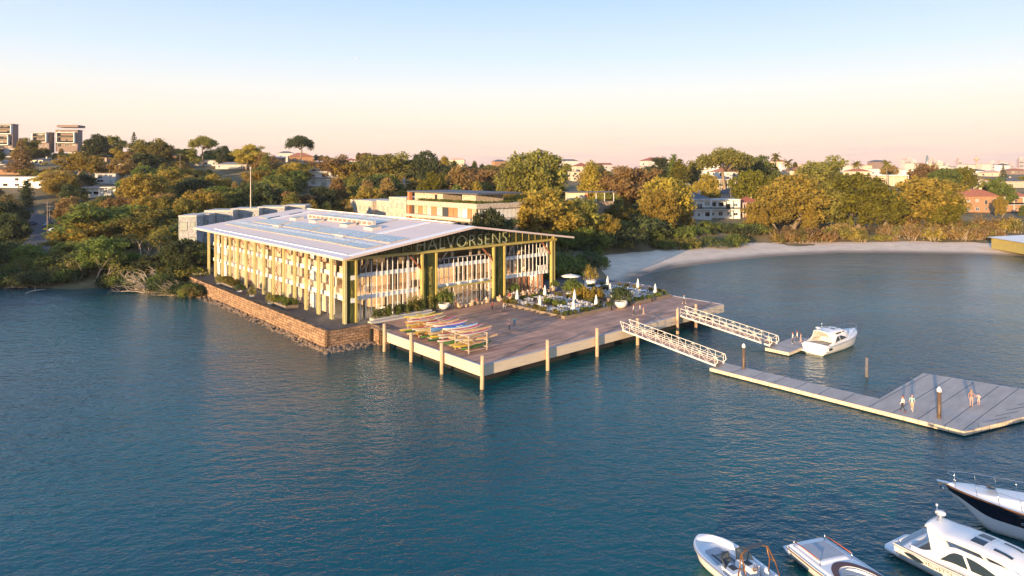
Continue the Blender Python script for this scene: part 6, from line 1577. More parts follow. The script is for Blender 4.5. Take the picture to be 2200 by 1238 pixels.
def sport_cruiser(label, loc_, rz, Ln, B, name_text, side_sign, short=False):
    b = Boat('motor_cruiser', label, loc_, rz, Ln, B, 1.25, 2.0, .42, 2.4)
    e = b.e
    ck0, ck1 = 1.1, Ln*.40
    def dfn(x, v):
        cock = smooth(ck0-.15, ck0+.1, x)*(1-smooth(ck1, ck1+.15, x))*(1-smooth(.70,.80,abs(v)))
        return .10*(1-v*v)+.06 - 1.0*cock + .30*smooth(.35,.6,x/Ln)*(1-v*v)*(1-smooth(.8,1,x/Ln)) - .55*(1-smooth(.35,.6,x))*(1-smooth(.92,.99,abs(v))*0)
    b.deck(dfn, 'deck', 'gel')
    b.rubrail('vinyl', .035, -.10)
    # superstructure: raised sides sweeping forward into the hardtop
    w0 = B*.43
    def w(x): u = (x-ck0)/(Ln*.78-ck0); return w0*(1-clamp((u-.45)/.55)**2.4*.75)
    def z0(x): return b.sh(x/Ln)+.02
    def sideh(x): u = (x-ck0)/(Ln*.78-ck0); return .32+.0*u + 1.0*smooth(.05,.30,u)*(1-smooth(.55,1.0,u))
    m = MB(); N = 40
    # side walls (with their big windows) as thick strips from the deck up to the top edge
    tops = {}
    for sg in (1,-1):
        vs = []
        for i in range(N+1):
            x = ck0+(Ln*.76-ck0)*i/N; h_ = sideh(x); y = w(x)
            for f in (0,.5,1): vs.append((x, sg*(y-.16*f*h_), z0(x)-.05+h_*f))
            for f in (1,.5,0): vs.append((x, sg*(y-.16*f*h_-.09), z0(x)-.05+h_*f))
        mm = MB(); mm.add(vs, [(i*6+k, (i+1)*6+k, (i+1)*6+(k+1)%6, i*6+(k+1)%6) for i in range(N) for k in range(6)], 0, True); mm.build('cabin_side', M['gel'], e)
        for (bl, br, tl, tr2, k1, k2) in ((.20,.385,.24,.345,.25,0),(.405,.66,.365,.52,0,.20)):
            vs = []; n_ = 14
            for i in range(n_+1):
                f = i/n_; hh = .80-k1*(1-f)**3-k2*f*f
                for xf, g_ in ((bl+(br-bl)*f, .28), (tl+(tr2-tl)*f, hh)):
                    x = ck0+(Ln*.76-ck0)*xf; h_ = sideh(x); vs.append((x, sg*(w(x)-.16*g_*h_+.015), z0(x)-.05+h_*g_))
            mm = MB(); mm.add(vs, [(2*i, 2*i+2, 2*i+3, 2*i+1) for i in range(n_)], 0, True); mm.build('side_window', M['bglass'], e)
    # hardtop
    hx0, hx1 = ck0+.5, Ln*.60
    def wt(x): u = (x-hx0)/(hx1-hx0); return w0*.86*(.70+.30*smooth(0,.25,u))*(1-.55*clamp((u-.72)/.28)**2.2)
    def zt(x): u = (x-hx0)/(hx1-hx0); return b.sh(.35)+1.62-.30*(1-u)*0+.22*math.sin(math.pi*clamp(u*.9))-.42*smooth(.7,1,u)+.20*(1-smooth(0,.2,u))
    N = 34; K = 14; vs = []
    for i in range(N+1):
        x = hx0+(hx1-hx0)*i/N
        for k in range(K+1): v = -1+2*k/K; vs.append((x, wt(x)*v, zt(x)-.16*v*v-.10*abs(v)**8))
        for k in range(K,-1,-1): v = -1+2*k/K; vs.append((x, wt(x)*v*.985, zt(x)-.16*v*v-.12-.05*abs(v)**8))
    R_ = 2*(K+1)
    mm = MB(); mm.add(vs, [(i*R_+k, i*R_+(k+1)%R_, (i+1)*R_+(k+1)%R_, (i+1)*R_+k) for i in range(N) for k in range(R_)]+[tuple(range(R_-1,-1,-1)), tuple(N*R_+k for k in range(R_))], 0, True)
    ht = mm.build('hardtop', M['gel'], e)
    def roofpatch(x0,x1,v0,v1,nm,mt,dz):
        vs = []
        for i in range(9):
            x = x0+(x1-x0)*i/8
            for k in range(7): v = v0+(v1-v0)*k/6; vs.append((x, wt(x)*v, zt(x)-.16*v*v-.10*abs(v)**8+dz))
        q_ = MB(); q_.add(vs, [(i*7+k, (i+1)*7+k, (i+1)*7+k+1, i*7+k+1) for i in range(8) for k in range(6)], 0, True); q_.build(nm, M[mt], ht)
    hl = hx1-hx0
    for (a, c_, v0, v1) in ((.40,.56,-.62,-.04),(.40,.56,.04,.62),(.60,.80,-.6,-.3),(.60,.80,.3,.6)):
        roofpatch(hx0+hl*a, hx0+hl*c_, v0, v1, 'skylight_frame', 'gel', .018); roofpatch(hx0+hl*(a+.02), hx0+hl*(c_-.02), v0+.06, v1-.06, 'skylight', 'bglass', .028)
    # legs of the hardtop and the windscreen
    for sg in (1,-1):
        q_ = MB(); x = hx0+.1; q_.add([(x, sg*wt(x)*.95, zt(x)-.28),(x+1.3, sg*wt(x+1.3)*.98, zt(x+1.3)-.26),(ck0+2.3, sg*(w0-.15), z0(2)+sideh(ck0+2.3)-.06),(ck0+1.3, sg*(w0-.06), z0(2)+sideh(ck0+1.0)-.10)]+
              [(x, sg*wt(x)*.95-sg*.12, zt(x)-.28),(x+1.3, sg*wt(x+1.3)*.98-sg*.12, zt(x+1.3)-.26),(ck0+2.3, sg*(w0-.27), z0(2)+sideh(ck0+2.3)-.06),(ck0+1.3, sg*(w0-.18), z0(2)+sideh(ck0+1.0)-.10)], [(0,1,2,3),(7,6,5,4),(0,4,5,1),(1,5,6,2),(2,6,7,3),(3,7,4,0)]); q_.build('hardtop_leg', M['gel'], e)
        for (xa, xb) in ((.55,.50),(.80,.68)):
            q_ = MB(); X_ = hx0+hl*xa; Y_ = ck0+(Ln*.76-ck0)*xb; q_.beam((X_, sg*wt(X_)*.93, zt(X_)-.25),(Y_, sg*(w(Y_)-.15), z0(Y_)+sideh(Y_)-.05), .12,.10); q_.build('window_post', M['gel'], e)
    vs = []
    for i in range(9):
        v = -1+2*i/8; xt = hx0+hl*(.985-.06*v*v); xb = Ln*(.70-.06*v*v)
        vs += [(xt, wt(xt)*v*.9, zt(xt)-.16*v*v-.1), (xb, w(xb)*v*.92, z0(xb)+.30)]
    q_ = MB(); q_.add(vs, [(2*i, 2*i+1, 2*i+3, 2*i+2) for i in range(8)], 0, True); q_.build('windscreen', M['bglass'], e)
    for v in (-.33,.33):
        q_ = MB(); xt = hx0+hl*.98; xb = Ln*.695; q_.beam((xt, wt(xt)*v*.9, zt(xt)-.1),(xb, w(xb)*v*.92, z0(xb)+.32), .07); q_.build('windscreen_bar', M['gel'], e)
    # cockpit: U sofa, table, helm
    fz = b.sh(.15)-.90
    q_ = MB(); q_.box(ck0+.1, ck0+.75, -w0*.85, w0*.35, fz, fz+.48); q_.box(ck0+.75, ck0+2.3, -w0*.85, -w0*.42, fz, fz+.48); q_.build('sofa', M['gel2'], e)
    q_ = MB(); q_.box(ck0+.0, ck0+.16, -w0*.85, w0*.35, fz+.48, fz+.95); q_.box(ck0+.16, ck0+2.3, -w0*.88, -w0*.76, fz+.48, fz+.95); q_.build('sofa_back', M['gel2'], e)
    q_ = MB(); q_.lathe([(.52,.68),(.55,.72),(.52,.75)], (ck0+1.5,0,fz), 18); q_.tube([(ck0+1.5,0,fz),(ck0+1.5,0,fz+.68)], .05, 6); q_.build('cockpit_table', M['gel2'], e)
    q_ = MB(); q_.box(Ln*.44, Ln*.44+.6, -w0*.7, -w0*.1, fz, fz+1.15); q_.box(Ln*.44-.9, Ln*.44-.4, -w0*.65, -w0*.2, fz, fz+.65); q_.build('helm_console', M['gel2'], e)
    q_ = MB(); a_ = [(Ln*.44-.08, -w0*.4+.2*math.cos(t_*.6283), fz+1.0+.2*math.sin(t_*.6283)) for t_ in range(11)]; q_.tube(a_, .02, 5); q_.build('steering_wheel', M['black'], e)
    # swim platform, hull window, name
    q_ = MB(); q_.prism([(-.75,-B*.40),(.25,-B*.43),(.25,B*.43),(-.75,B*.40),(-.95,B*.30),(-.95,-B*.30)], .38, .50); q_.build('swim_platform', M['gel'], e)
    for sg in (1,-1):
        vs = []; n_ = 14; xa, xb = Ln*.05, Ln*.15
        for i in range(n_+1):
            f = i/n_; x = xa+(xb-xa)*f; hh = .20*math.sin(math.pi*f)**.6; zc = b.sh(x/Ln)*.62+.12-.10*f
            for g_ in (-1, 1): z = zc+hh*g_; ff = clamp((z-.1)/(b.sh(x/Ln)-.1)); y = b.hb(x/Ln)*(b.flare*.86+(1-b.flare*.86)*ff**.8)+.015; vs.append((x, sg*y, z))
        q_ = MB(); q_.add(vs, [(2*i, 2*i+2, 2*i+3, 2*i+1) for i in range(n_)], 0, True); q_.build('hull_window', M['bglass'], e)
    if name_text:
        tm = text_mesh(name_text, .40, 'name_lettering', .008, 1.05); tm.materials.append(M['black'])
        wd_ = max(v.co.x for v in tm.vertices)
        for v in tm.vertices:
            # runs bow-wards along the outside of the hull so it reads left to right from that side
            x = Ln*.15 + (v.co.x if side_sign < 0 else wd_-v.co.x); z = b.sh(x/Ln)-.50+v.co.y
            ff = clamp((z-.1)/(b.sh(x/Ln)-.1)); y = b.hb(x/Ln)*(b.flare*.86+(1-b.flare*.86)*ff**.8)+.02
            v.co = Vector((x, side_sign*y, z))
        o = bpy.data.objects.new('name_lettering', tm); COL.objects.link(o); o.parent = e; tag(o, 'dark lettering reading '+name_text+' on the side')
    # radar dome and light mast
    q_ = MB(); q_.lathe([(.05,0),(.06,.25),(.30,.28),(.33,.38),(.25,.46),(.02,.5)], (hx0+.25, .45, zt(hx0+.2)-.05), 14); q_.build('radar_dome', M['gel'], e)
    q_ = MB(); q_.tube([(hx0+.35,-.1,zt(hx0+.3)-.05),(hx0+.30,-.1,zt(hx0+.3)+.95)], .04, 6); q_.build('light_mast', M['steel'], e)
    q_ = MB(); q_.tube([(hx0+.30,-.1,zt(hx0+.3)+.96),(hx0+.30,-.1,zt(hx0+.3)+1.08)], .07, 6); q_.build('mast_light', M['white'], e)
    b.rail(.52, .995, .72, 6)
    q_ = MB(); q_.lathe([(.34,0),(.34,.05),(.28,.06)], (Ln*.84,0,b.sh(.84)+.22), 16); q_.build('foredeck_hatch', M['bglass'], e)
    return b
# cruiser moored at the short pontoon (stern at left, bow away to the right)
sport_cruiser('white motor cruiser moored at the short pontoon, open cockpit towards the viewer', Vector((44.0,95.4,0)), yaw(.80,.60), 12.0, 4.1, None, 1)
# cruiser in the lower right with its name on the side
sport_cruiser('white motor cruiser with VELVETTE lettering and raked hardtop in the lower right', Vector((27.6,45.6,0)), yaw(.50,-.87), 13.2, 4.0, 'VELVETTE', -1)
# navy hulled cruiser, bow at left
b = Boat('motor_yacht', 'white decked motor yacht with navy blue hull cut by the right edge', Vector((33.4,50.6,0))-Vector((math.cos(yaw(-.84,.54)), math.sin(yaw(-.84,.54)),0))*14.5, yaw(-.84,.54), 14.5, 4.6, 1.9, 2.5, .40, 2.0, band=(6,9))
def dfn(x, v):
    u = x/b.L; ck_ = smooth(.05,.07,u)*(1-smooth(.40,.42,u))*(1-smooth(.70,.78,abs(v)))
    return .05+.42*smooth(.93,.62,u)*(1-smooth(.45,.82,abs(v))) - 1.0*ck_ + .05*(1-v*v)
b.deck(dfn); b.rubrail('bronze', .035, -.02); b.rail(.42,.985,.85,6,.90)
sh_ = Shell(lambda x: 1.45*(1-clamp((x-6)/3.6)**2*.7), lambda x: b.sh(x/b.L)+.25, lambda x: 1.1*smooth(9.8,6.8,x)+.02)
sh_.patch(b.e, 'windscreen', 'bglass', 6.2, 9.7, .04, .96); 
m = MB(); m.tube([sh_.P(9.6, a/12, .02) for a in range(13)], .04, 5); m.build('windscreen_frame', M['bronze'], b.e)
m = MB(); m.tube([sh_.P(6.2, a/12, .03) for a in range(13)], .07, 5); m.build('screen_arch', M['gel'], b.e)
m = MB(); m.lathe([(.36,0),(.36,.06),(.30,.07)], (11.6,0,b.sh(.8)+.50), 18); h_ = m.build('foredeck_hatch', M['steel'], b.e)
m = MB(); m.lathe([(.28,0),(.28,.02)], (11.6,0,b.sh(.8)+.575), 18); m.build('hatch_glass', M['bglass'], h_)
m = MB(); m.box(13.9,15.0,-.18,.18,b.sh(1)+.0,b.sh(1)+.10); m.beam((14.9,0,b.sh(1)-.02),(14.7,0,b.sh(1)-.5),.09); m.beam((14.6,-.2,b.sh(1)-.45),(14.6,.2,b.sh(1)-.45),.07); m.build('anchor', M['steel'], b.e)
for sg in (1,-1):
    m = MB(); vs = []
    for i in range(13):
        a = i*math.pi/6; x = 9.4+.55*math.cos(a); z = 1.45+.12*math.sin(a); ff = clamp((z-.1)/(b.sh(x/b.L)-.1)); y = b.hb(x/b.L)*(b.flare*.86+(1-b.flare*.86)*ff**.8)+.02; vs.append((x, sg*y, z))
    m.tube(vs, .025, 5, cap=False); m.build('porthole', M['steel'], b.e)
m = MB(); m.box(1.0,5.2,-1.4,-.9,b.sh(.2)-.7,b.sh(.2)-.1); m.box(1.0,5.2,.9,1.4,b.sh(.2)-.7,b.sh(.2)-.1); m.build('cockpit_sofa', M['gel2'], b.e)
m = MB(); vs = []
for i in range(13): a = math.pi*i/12; vs.append((4.6-.7*math.sin(a)*0, 1.75*math.cos(a), b.sh(.3)+.2+1.7*math.sin(a)**.6))
m.tube(vs, .11, 8); m.build('radar_arch', M['gel'], b.e)
# bowrider with brown tower
ax = yaw(-.41,.91); Lb = 7.4; tip = Vector((13.1,45.9,0)); b = Boat('bowrider', 'open white bowrider with brown wakeboard tower at the bottom edge', tip-Vector((math.cos(ax),math.sin(ax),0))*Lb, ax, Lb, 3.2, .95, 1.12, .58, 3.0)
def dfn(x, v):
    u = x/b.L; e_ = 1-smooth(.78,.86,abs(v))
    front = smooth(.56,.60,u)*(1-smooth(.90,.96,u)); mid = smooth(.10,.13,u)*(1-smooth(.47,.50,u)); walk = (1-smooth(.14,.18,abs(v)))*smooth(.45,.48,u)*(1-smooth(.62,.64,u))
    return .03-.36*front*e_-.78*mid*e_-.72*walk-.40*smooth(.56,.60,u)*(1-smooth(.74,.78,u))*(1-smooth(.30,.36,abs(v)))
b.deck(dfn, ny=40); b.rubrail('vinyl', .045, -.05)
for i, (x0,x1,y0,y1,mt) in enumerate(((4.1,6.15,.36,.82,'vinyl'),(4.1,6.15,-.82,-.36,'vinyl'),(5.5,6.2,-.5,.5,'vinyl'))):
    m = MB(); z = b.sh(.7)-.33
    if i < 2: m.prism([(x0,y0),(x1-.5,y0),(x1,y0 if y0 > 0 else y0*.7),(x1-.1,y1*.75 if y1 > 0 else y1),(x0,y1)], z, z+.06)
    else: m.box(x0,x1,y0,y1,z-.002,z+.058)
    m.build('bow_cushion', M[mt], b.e)
for y in (-.44,.44):
    m = MB(); m.box(4.2,5.6,y-.07,y+.07,b.sh(.7)-.268,b.sh(.7)-.25); m.build('cushion_stripe', M['vinyld'], b.e)
for sg in (1,-1):
    m = MB(); m.box(2.9,3.9,sg*.75-.38,sg*.75+.38,b.sh(.4)-.75,b.sh(.5)+.10); m.build('console', M['gel'], b.e)
    m = MB(); m.tube([(3.5,sg*1.18,1.15),(3.95,sg*1.12,1.62),(4.25,sg*.75,1.72),(4.2,sg*.30,1.70),(4.05,sg*.26,1.1)], .035, 6); m.build('windscreen_frame', M['winframe'], b.e)
    m = MB(); m.add([(3.5,sg*1.16,1.15),(3.95,sg*1.1,1.6),(4.25,sg*.75,1.7),(4.2,sg*.32,1.68),(4.05,sg*.28,1.12)], [(0,1,2,3,4)]); m.build('windscreen', M['bglass'], b.e)
    m = MB(); m.tube([(1.3,sg*1.28,1.0),(1.75,sg*1.26,2.0),(2.2,sg*1.05,2.75),(2.25,sg*.6,2.9),(2.25,0,2.95)], .055, 7); m.tube([(2.3,sg*1.28,1.05),(2.2,sg*1.25,1.9),(2.25,sg*1.05,2.72)], .045, 7); m.tube([(1.75,sg*1.26,2.0),(2.22,sg*1.25,1.95)], .035, 6); m.build('wake_tower', M['bronze'], b.e)
    m = MB(); m.box(1.6,2.35,sg*.62-.28,sg*.62+.28,.35,.85); m.box(1.55,1.68,sg*.62-.28,sg*.62+.28,.85,1.3); m.build('helm_seat', M['vinyl'], b.e)
    m = MB(); m.box(3.2,3.7,sg*.62-.25,sg*.62+.2,b.sh(.5)+.101,b.sh(.5)+.13); m.build('instrument_panel', M['vinyld'], b.e)
m = MB(); m.tube([(2.85-.03, -.66+.2*math.cos(a*.5236), 1.12+.2*math.sin(a*.5236)) for a in range(13)], .025, 6, cap=False); m.beam((2.84,-.86,1.12),(2.84,-.46,1.12),.03); m.beam((2.84,-.66,1.12),(2.84,-.66,.93),.03); m.build('steering_wheel', M['bronze'], b.e)
m = MB(); m.box(2.1,2.45,-.7,.7,2.96,3.0); m.build('tower_rack', M['winframe'], b.e)
m = MB(); m.box(.25,.9,-1.05,1.05,.55,1.0); m.build('rear_bench', M['vinyl'], b.e)
# launch with maroon ring
ax = yaw(.30,-.954); b = Boat('launch', 'white launch with grey sunpad stern and maroon ring round a curved sofa', Vector((20.3,45.2,0)), ax, 10.5, 3.5, 1.0, 1.4, .50, 2.4)
def dfn(x, v):
    r_ = ((x-5.3)/2.1)**2+(v/.74)**2
    bowl = 1-smooth(.86,.95,math.sqrt(r_))
    pad = .10*smooth(.25,.4,x)*(1-smooth(2.5,2.7,x))*(1-smooth(.60,.66,abs(v)))
    return .05*(1-v*v)+.05+pad-.75*bowl+.12*smooth(.55,.8,x/10.5)*(1-v*v)-.18*smooth(.80,.98,abs(v))
b.deck(dfn, nx=120, ny=48)
def ring(nm, mt, r0, r1, dz, par=b.e, a0=0, a1=6.2832, cx=5.3, rx=2.1):
    vs = []; n_ = 48
    for i in range(n_+1):
        a = a0+(a1-a0)*i/n_
        for r_ in (r0, r1):
            x = cx+rx*r_*math.cos(a); v = .74*r_*math.sin(a); u = x/10.5
            vs.append((x, v*b.hb(u), b.sh(u)+.05*(1-v*v)+.05+dz))
    m = MB(); m.add(vs, [(2*i, 2*i+1, 2*i+3, 2*i+2) for i in range(n_)], 0, True); m.build(nm, M[mt], par)
ring('teak_ring', 'maroon', .97, 1.22, .03)
ring('sofa_seat', 'gel', .45, .90, -.36); ring('sofa_back', 'vinyl', .86, .97, -.02); ring('sofa_cushion', 'vinyl', .50, .80, -.33, a0=1.2, a1=5.1)
for sg in (1,-1):
    m = MB(); m.tube([(.35,sg*1.28,1.40),(1.4,sg*1.30,1.46),(2.6,sg*1.30,1.44)], .035, 6); m.build('wooden_rail', M['varnish'], b.e)
    for x in (.3,2.65):
        m = MB(); m.tube([(x,sg*1.28,1.05),(x,sg*1.28,1.50)], .035, 6); m.build('rail_post', M['steel'], b.e)
m = MB(); m.prism([(-.7,-1.35),(.2,-1.6),(.2,1.6),(-.7,1.35)], .45, .56); m.build('swim_platform', M['gel'], b.e)
m = MB(); m.add([(.55,-1.0,1.235),(2.3,-1.05,1.25),(2.3,1.05,1.25),(.55,1.0,1.235)], [(0,1,2,3)]); m.build('sunpad', M['vinyl'], b.e)
b.rubrail('bronze', .03, -.12)

# mooring line and fenders of the cruiser at the short pontoon, a floating boom beside it
def fender(par, x, y, z): m = MB(); m.lathe([(.02,-.34),(.11,-.28),(.13,0),(.11,.28),(.02,.34)], (x,y,z), 10); m.tube([(x,y,z+.3),(x,y*.97,z+.9)], .012, 4); return m.build('fender', M['white'], par)
for b_ in bpy.data.objects:
    if b_.parent is None and b_.name.startswith('motor_cruiser'):
        if b_.location.y > 80:
            for x in (2.2, 5.0): fender(b_, x, 2.12, .75)
        for x in (.35, 6.2, 10.6):
            for sg in (1,-1):
                m = MB(); m.tube([(x-.12,sg*1.75*(1 if x < 10 else .4),1.52),(x+.12,sg*1.75*(1 if x < 10 else .4),1.52)], .03, 5); m.build('cleat', M['steel'], b_)
m = MB(); a = L(52.8,-49.4,.6); c = Vector((45.2,95.2,1.25)); m.tube([a, (a+c)/2-Vector((0,0,.3)), c], .025, 5); o = m.build('mooring_line', M['vinyl']); tag(o, 'pale mooring line from the white cruiser to the short pontoon', 'rope')
# ---------------------------------------------------------------- people
def person_mesh(pose, key):
    """one continuous skinned body; joints posed, hands with five fingers"""
    P = {}; sw_ = pose.get('stride', 0); 
    hip = .95; sit = pose.get('sit', False)
    if sit: hip = .52
    P['pelvis'] = (0,0,hip); P['waist'] = (0,.0,hip+.14); P['chest'] = (0,.01+pose.get('bend',0)*.5,hip+.36); P['neck'] = (0,.01+pose.get('bend',0),hip+.53); P['jaw'] = (0,-.015+pose.get('bend',0)*1.1,hip+.61); P['head'] = (0,-.01+pose.get('bend',0)*1.2,hip+.70); P['crown'] = (0,.01+pose.get('bend',0)*1.2,hip+.775)
    R_ = {'pelvis':(.155,.11),'waist':(.125,.095),'chest':(.165,.11),'neck':(.058,.058),'jaw':(.068,.08),'head':(.083,.098),'crown':(.06,.07)}
    E_ = [('pelvis','waist'),('waist','chest'),('chest','neck'),('neck','jaw'),('jaw','head'),('head','crown')]
    for sd, sg in (('l',1),('r',-1)):
        st_ = sw_*sg
        P['hip'+sd] = (.095*sg,0,hip-.05)
        if sit: P['knee'+sd] = (.11*sg,-.43,hip+.0); P['ankle'+sd] = (.11*sg,-.46,.09); P['toe'+sd] = (.12*sg,-.66,.045); P['heel'+sd] = (.11*sg,-.44,.05)
        else:
            P['knee'+sd] = (.10*sg,-.03-st_*.5,.50); P['ankle'+sd] = (.10*sg,.02-st_+(.06 if st_ < 0 else 0),.09+(.05 if st_ < -.05 else 0)); a = P['ankle'+sd]; P['toe'+sd] = (a[0]+.02*sg,a[1]-.18,.04); P['heel'+sd] = (a[0],a[1]+.04,.05)
        R_['hip'+sd] = (.095,.095); R_['knee'+sd] = (.058,.06); R_['ankle'+sd] = (.04,.045); R_['toe'+sd] = (.035,.03); R_['heel'+sd] = (.035,.035)
        E_ += [('pelvis','hip'+sd),('hip'+sd,'knee'+sd),('knee'+sd,'ankle'+sd),('ankle'+sd,'heel'+sd),('ankle'+sd,'toe'+sd)]
        bz = hip+.47; P['sh'+sd] = (.185*sg,pose.get('bend',0)*.8,bz)
        arm = pose.get('arm'+sd, 'down')
        if arm == 'down': el, wr, fd = (.235*sg,.02+st_*.25,bz-.29), (.24*sg,-.05+st_*.6,bz-.54), Vector((0,-.15,-1))
        elif arm == 'hip': el, wr, fd = (.40*sg,.10,bz-.25), (.19*sg,-.02,bz-.42), Vector((-.7*sg,-.2,-.4))
        elif arm == 'front': el, wr, fd = (.24*sg,-.03,bz-.28), (.12*sg,-.26,bz-.22), Vector((-.5*sg,-.8,.1))
        elif arm == 'lap': el, wr, fd = (.24*sg,-.05,bz-.27), (.13*sg,-.30,hip+.10), Vector((-.2*sg,-1,-.1))
        P['el'+sd] = el; P['wr'+sd] = wr; fd.normalize(); w = Vector(wr)
        P['palm'+sd] = tuple(w+fd*.075)
        R_['sh'+sd] = (.065,.065); R_['el'+sd] = (.043,.043); R_['wr'+sd] = (.028,.024); R_['palm'+sd] = (.038,.018)
        E_ += [('chest','sh'+sd),('sh'+sd,'el'+sd),('el'+sd,'wr'+sd),('wr'+sd,'palm'+sd)]
        side_ = Vector((0,-1,0)) if abs(fd.y) < .6 else Vector((-sg,0,0)); side_ = (side_-fd*side_.dot(fd)).normalized(); cur = fd.cross(side_)
        for i in range(4):
            o_ = side_*(.026-.0175*i); ln = (.075,.085,.08,.062)[i]; a = w+fd*.095+o_; c_ = cur*.012*(1+i*.3)
            P[f'f{i}a'+sd] = tuple(a); P[f'f{i}b'+sd] = tuple(a+fd*ln*.5+c_); P[f'f{i}c'+sd] = tuple(a+fd*ln*.9+c_*2.4)
            for n_ in 'abc': R_[f'f{i}{n_}'+sd] = (.0085,.0085)
            E_ += [('palm'+sd, f'f{i}a'+sd),(f'f{i}a'+sd,f'f{i}b'+sd),(f'f{i}b'+sd,f'f{i}c'+sd)]
        P['ta'+sd] = tuple(w+fd*.03+side_*.034); P['tb'+sd] = tuple(w+fd*.07+side_*.055+cur*.01)
        R_['ta'+sd] = (.011,.011); R_['tb'+sd] = (.009,.009); E_ += [('wr'+sd,'ta'+sd),('ta'+sd,'tb'+sd)]
    names = list(P); ix = {n_:i for i, n_ in enumerate(names)}
    me = bpy.data.meshes.new('tmp'); me.from_pydata([P[n_] for n_ in names], [(ix[a],ix[b_]) for a, b_ in E_], [])
    o = bpy.data.objects.new('tmp', me); COL.objects.link(o)
    md = o.modifiers.new('s','SKIN'); md.branch_smoothing = .6; me.skin_vertices[0]
    for i, n_ in enumerate(names): me.skin_vertices[0].data[i].radius = R_[n_]; me.skin_vertices[0].data[i].use_root = (n_ == 'pelvis')
    sb = o.modifiers.new('u','SUBSURF'); sb.levels = 1; sb.render_levels = 1
    dg = bpy.context.evaluated_depsgraph_get(); out = bpy.data.meshes.new_from_object(o.evaluated_get(dg)); bpy.data.objects.remove(o)
    # region per face from its height and nearest bone: 0 skin 1 top 2 trousers 3 shoes
    segs_ = [(Vector(P[a]), Vector(P[b_]), a, b_) for a, b_ in E_]
    for i in range(4): out.materials.append(None)
    for p in out.polygons:
        c = p.center; best = None; bd = 9
        for a, b_, na, nb_ in segs_:
            d = b_-a; t_ = clamp((c-a).dot(d)/max(d.length_squared,1e-9)); dd = (c-a-d*t_).length
            if dd < bd: bd = dd; best = (na, nb_)
        nb_ = best[1]; na = best[0]; r_ = 0
        if nb_ in ('waist','chest') or nb_[:2] == 'sh' or (nb_ == 'neck' and c.z < P['neck'][2]-.04): r_ = 1
        elif nb_[:2] == 'el' or (nb_[:2] == 'wr' and key[1] == 'L'): r_ = 1
        elif nb_[:3] == 'hip' or nb_[:4] == 'knee': r_ = 2
        elif nb_[:5] == 'ankle': r_ = 2 if key[0] == 'L' else 0
        elif nb_[:3] in ('toe','hee'): r_ = 3
        p.material_index = r_; p.use_smooth = True
    return out, P
CL = {}
def cloth(c):
    if c not in CL: CL[c] = mat('cloth_%d' % len(CL), c, .85, var=.08, nscale=5)
    return CL[c]
PM = {}
def person(pos, rz, label, top, legs, shoes=(.5,.45,.4), hair=(.05,.03,.02), pose={}, sleeves='L', trousers='L', h=1.72, long_hair=False, group=None):
    key = (trousers, sleeves, tuple(sorted(pose.items())))
    if key not in PM: PM[key] = person_mesh(pose, key)
    me, P = PM[key]; k = h/1.735
    e = empty('person', pos, rz, label, 'person', group); e.scale = (k,k,k)
    b = put(e, 'body', me)
    for i, m_ in enumerate((M['skin'], cloth(top), cloth(legs), cloth(shoes))):
        b.material_slots[i].link = 'OBJECT'; b.material_slots[i].material = m_
    hc = Vector(P['head']); hm = MB()
    blob(hm, (hc.x, hc.y+.022, hc.z+.035), (.092,.105,.088), 0, 10, 7)
    if long_hair: blob(hm, (hc.x, hc.y+.07, hc.z-.10), (.085,.05,.17), 0, 8, 6)
    hm.build('hair', cloth(hair), e)
    fm = MB(); blob(fm, (0, hc.y-.105, hc.z-.02), (.012,.02,.022), 0, 6, 4); fm.build('nose', M['skin'], e)
    for sg in (1,-1):
        fm = MB(); blob(fm, (.03*sg, hc.y-.088, hc.z+.005), (.012,.008,.008), 0, 6, 4); fm.build('eye', M['black'], e)
        fm = MB(); blob(fm, (.083*sg, hc.y+.005, hc.z-.01), (.012,.02,.03), 0, 6, 4); fm.build('ear', M['skin'], e)
    fm = MB(); blob(fm, (0, hc.y-.088, hc.z-.06), (.024,.008,.007), 0, 6, 4); fm.build('mouth', M['varnish'], e)
    return e
def lp(s, t, z=DZ): return L(s, t, z)
W1 = {'stride':.26}; W2 = {'stride':-.22}; HP = {'armr':'hip'}; HF = {'armr':'hip','arml':'front'}; SI = {'sit':True,'arml':'lap','armr':'lap'}; ST = {'stride':.06}
person(lp(23.4,-7.9), 2.6, 'person in a dark red top and black leggings walking towards the hall', (.16,.02,.03), (.015,.015,.02), (.6,.55,.5), pose=W1)
person(lp(24.4,-9.8), 1.2, 'person in a pale shirt and jeans with brown boots walking on the wharf', (.62,.58,.52), (.05,.07,.12), (.22,.06,.03), pose=W2)
person(lp(16.6,-20.0), -.6, 'person in a pink top and dark jeans beside the one in turquoise', (.65,.36,.32), (.03,.05,.10), (.05,.04,.04), pose=W1)
person(lp(18.0,-19.6), -.5, 'person in a turquoise shirt and jeans in the middle of the wharf', (.06,.34,.46), (.10,.18,.30), (.6,.58,.55), pose=W2, sleeves='S')
person(lp(19.6,-2.6), .3, 'person in a long dark brown dress standing left of the entrance', (.10,.035,.03), (.09,.03,.025), (.22,.08,.05), pose=ST, long_hair=True)
person(lp(39.1,-25.8), -2.0, 'red haired person in white with a hand on the hip on the wharf', (.70,.68,.64), (.03,.03,.035), (.45,.4,.36), (.25,.03,.02), HP, long_hair=True)
person(lp(40.2,-26.3), -2.2, 'red haired person in a white top beside the child on the wharf', (.68,.66,.6), (.03,.03,.035), (.45,.4,.36), (.25,.03,.02), W1, long_hair=True)
person(lp(40.6,-26.7), -2.2, 'child in a pinkish outfit on the wharf', (.6,.42,.34), (.62,.45,.36), (.5,.4,.35), (.22,.04,.02), ST, h=1.3)
person(lp(53.2,-26.2), 1.2, 'person in pale blue and dark shorts walking at the far right of the wharf', (.36,.50,.60), (.03,.03,.035), (.65,.62,.55), pose=W1, trousers='S')
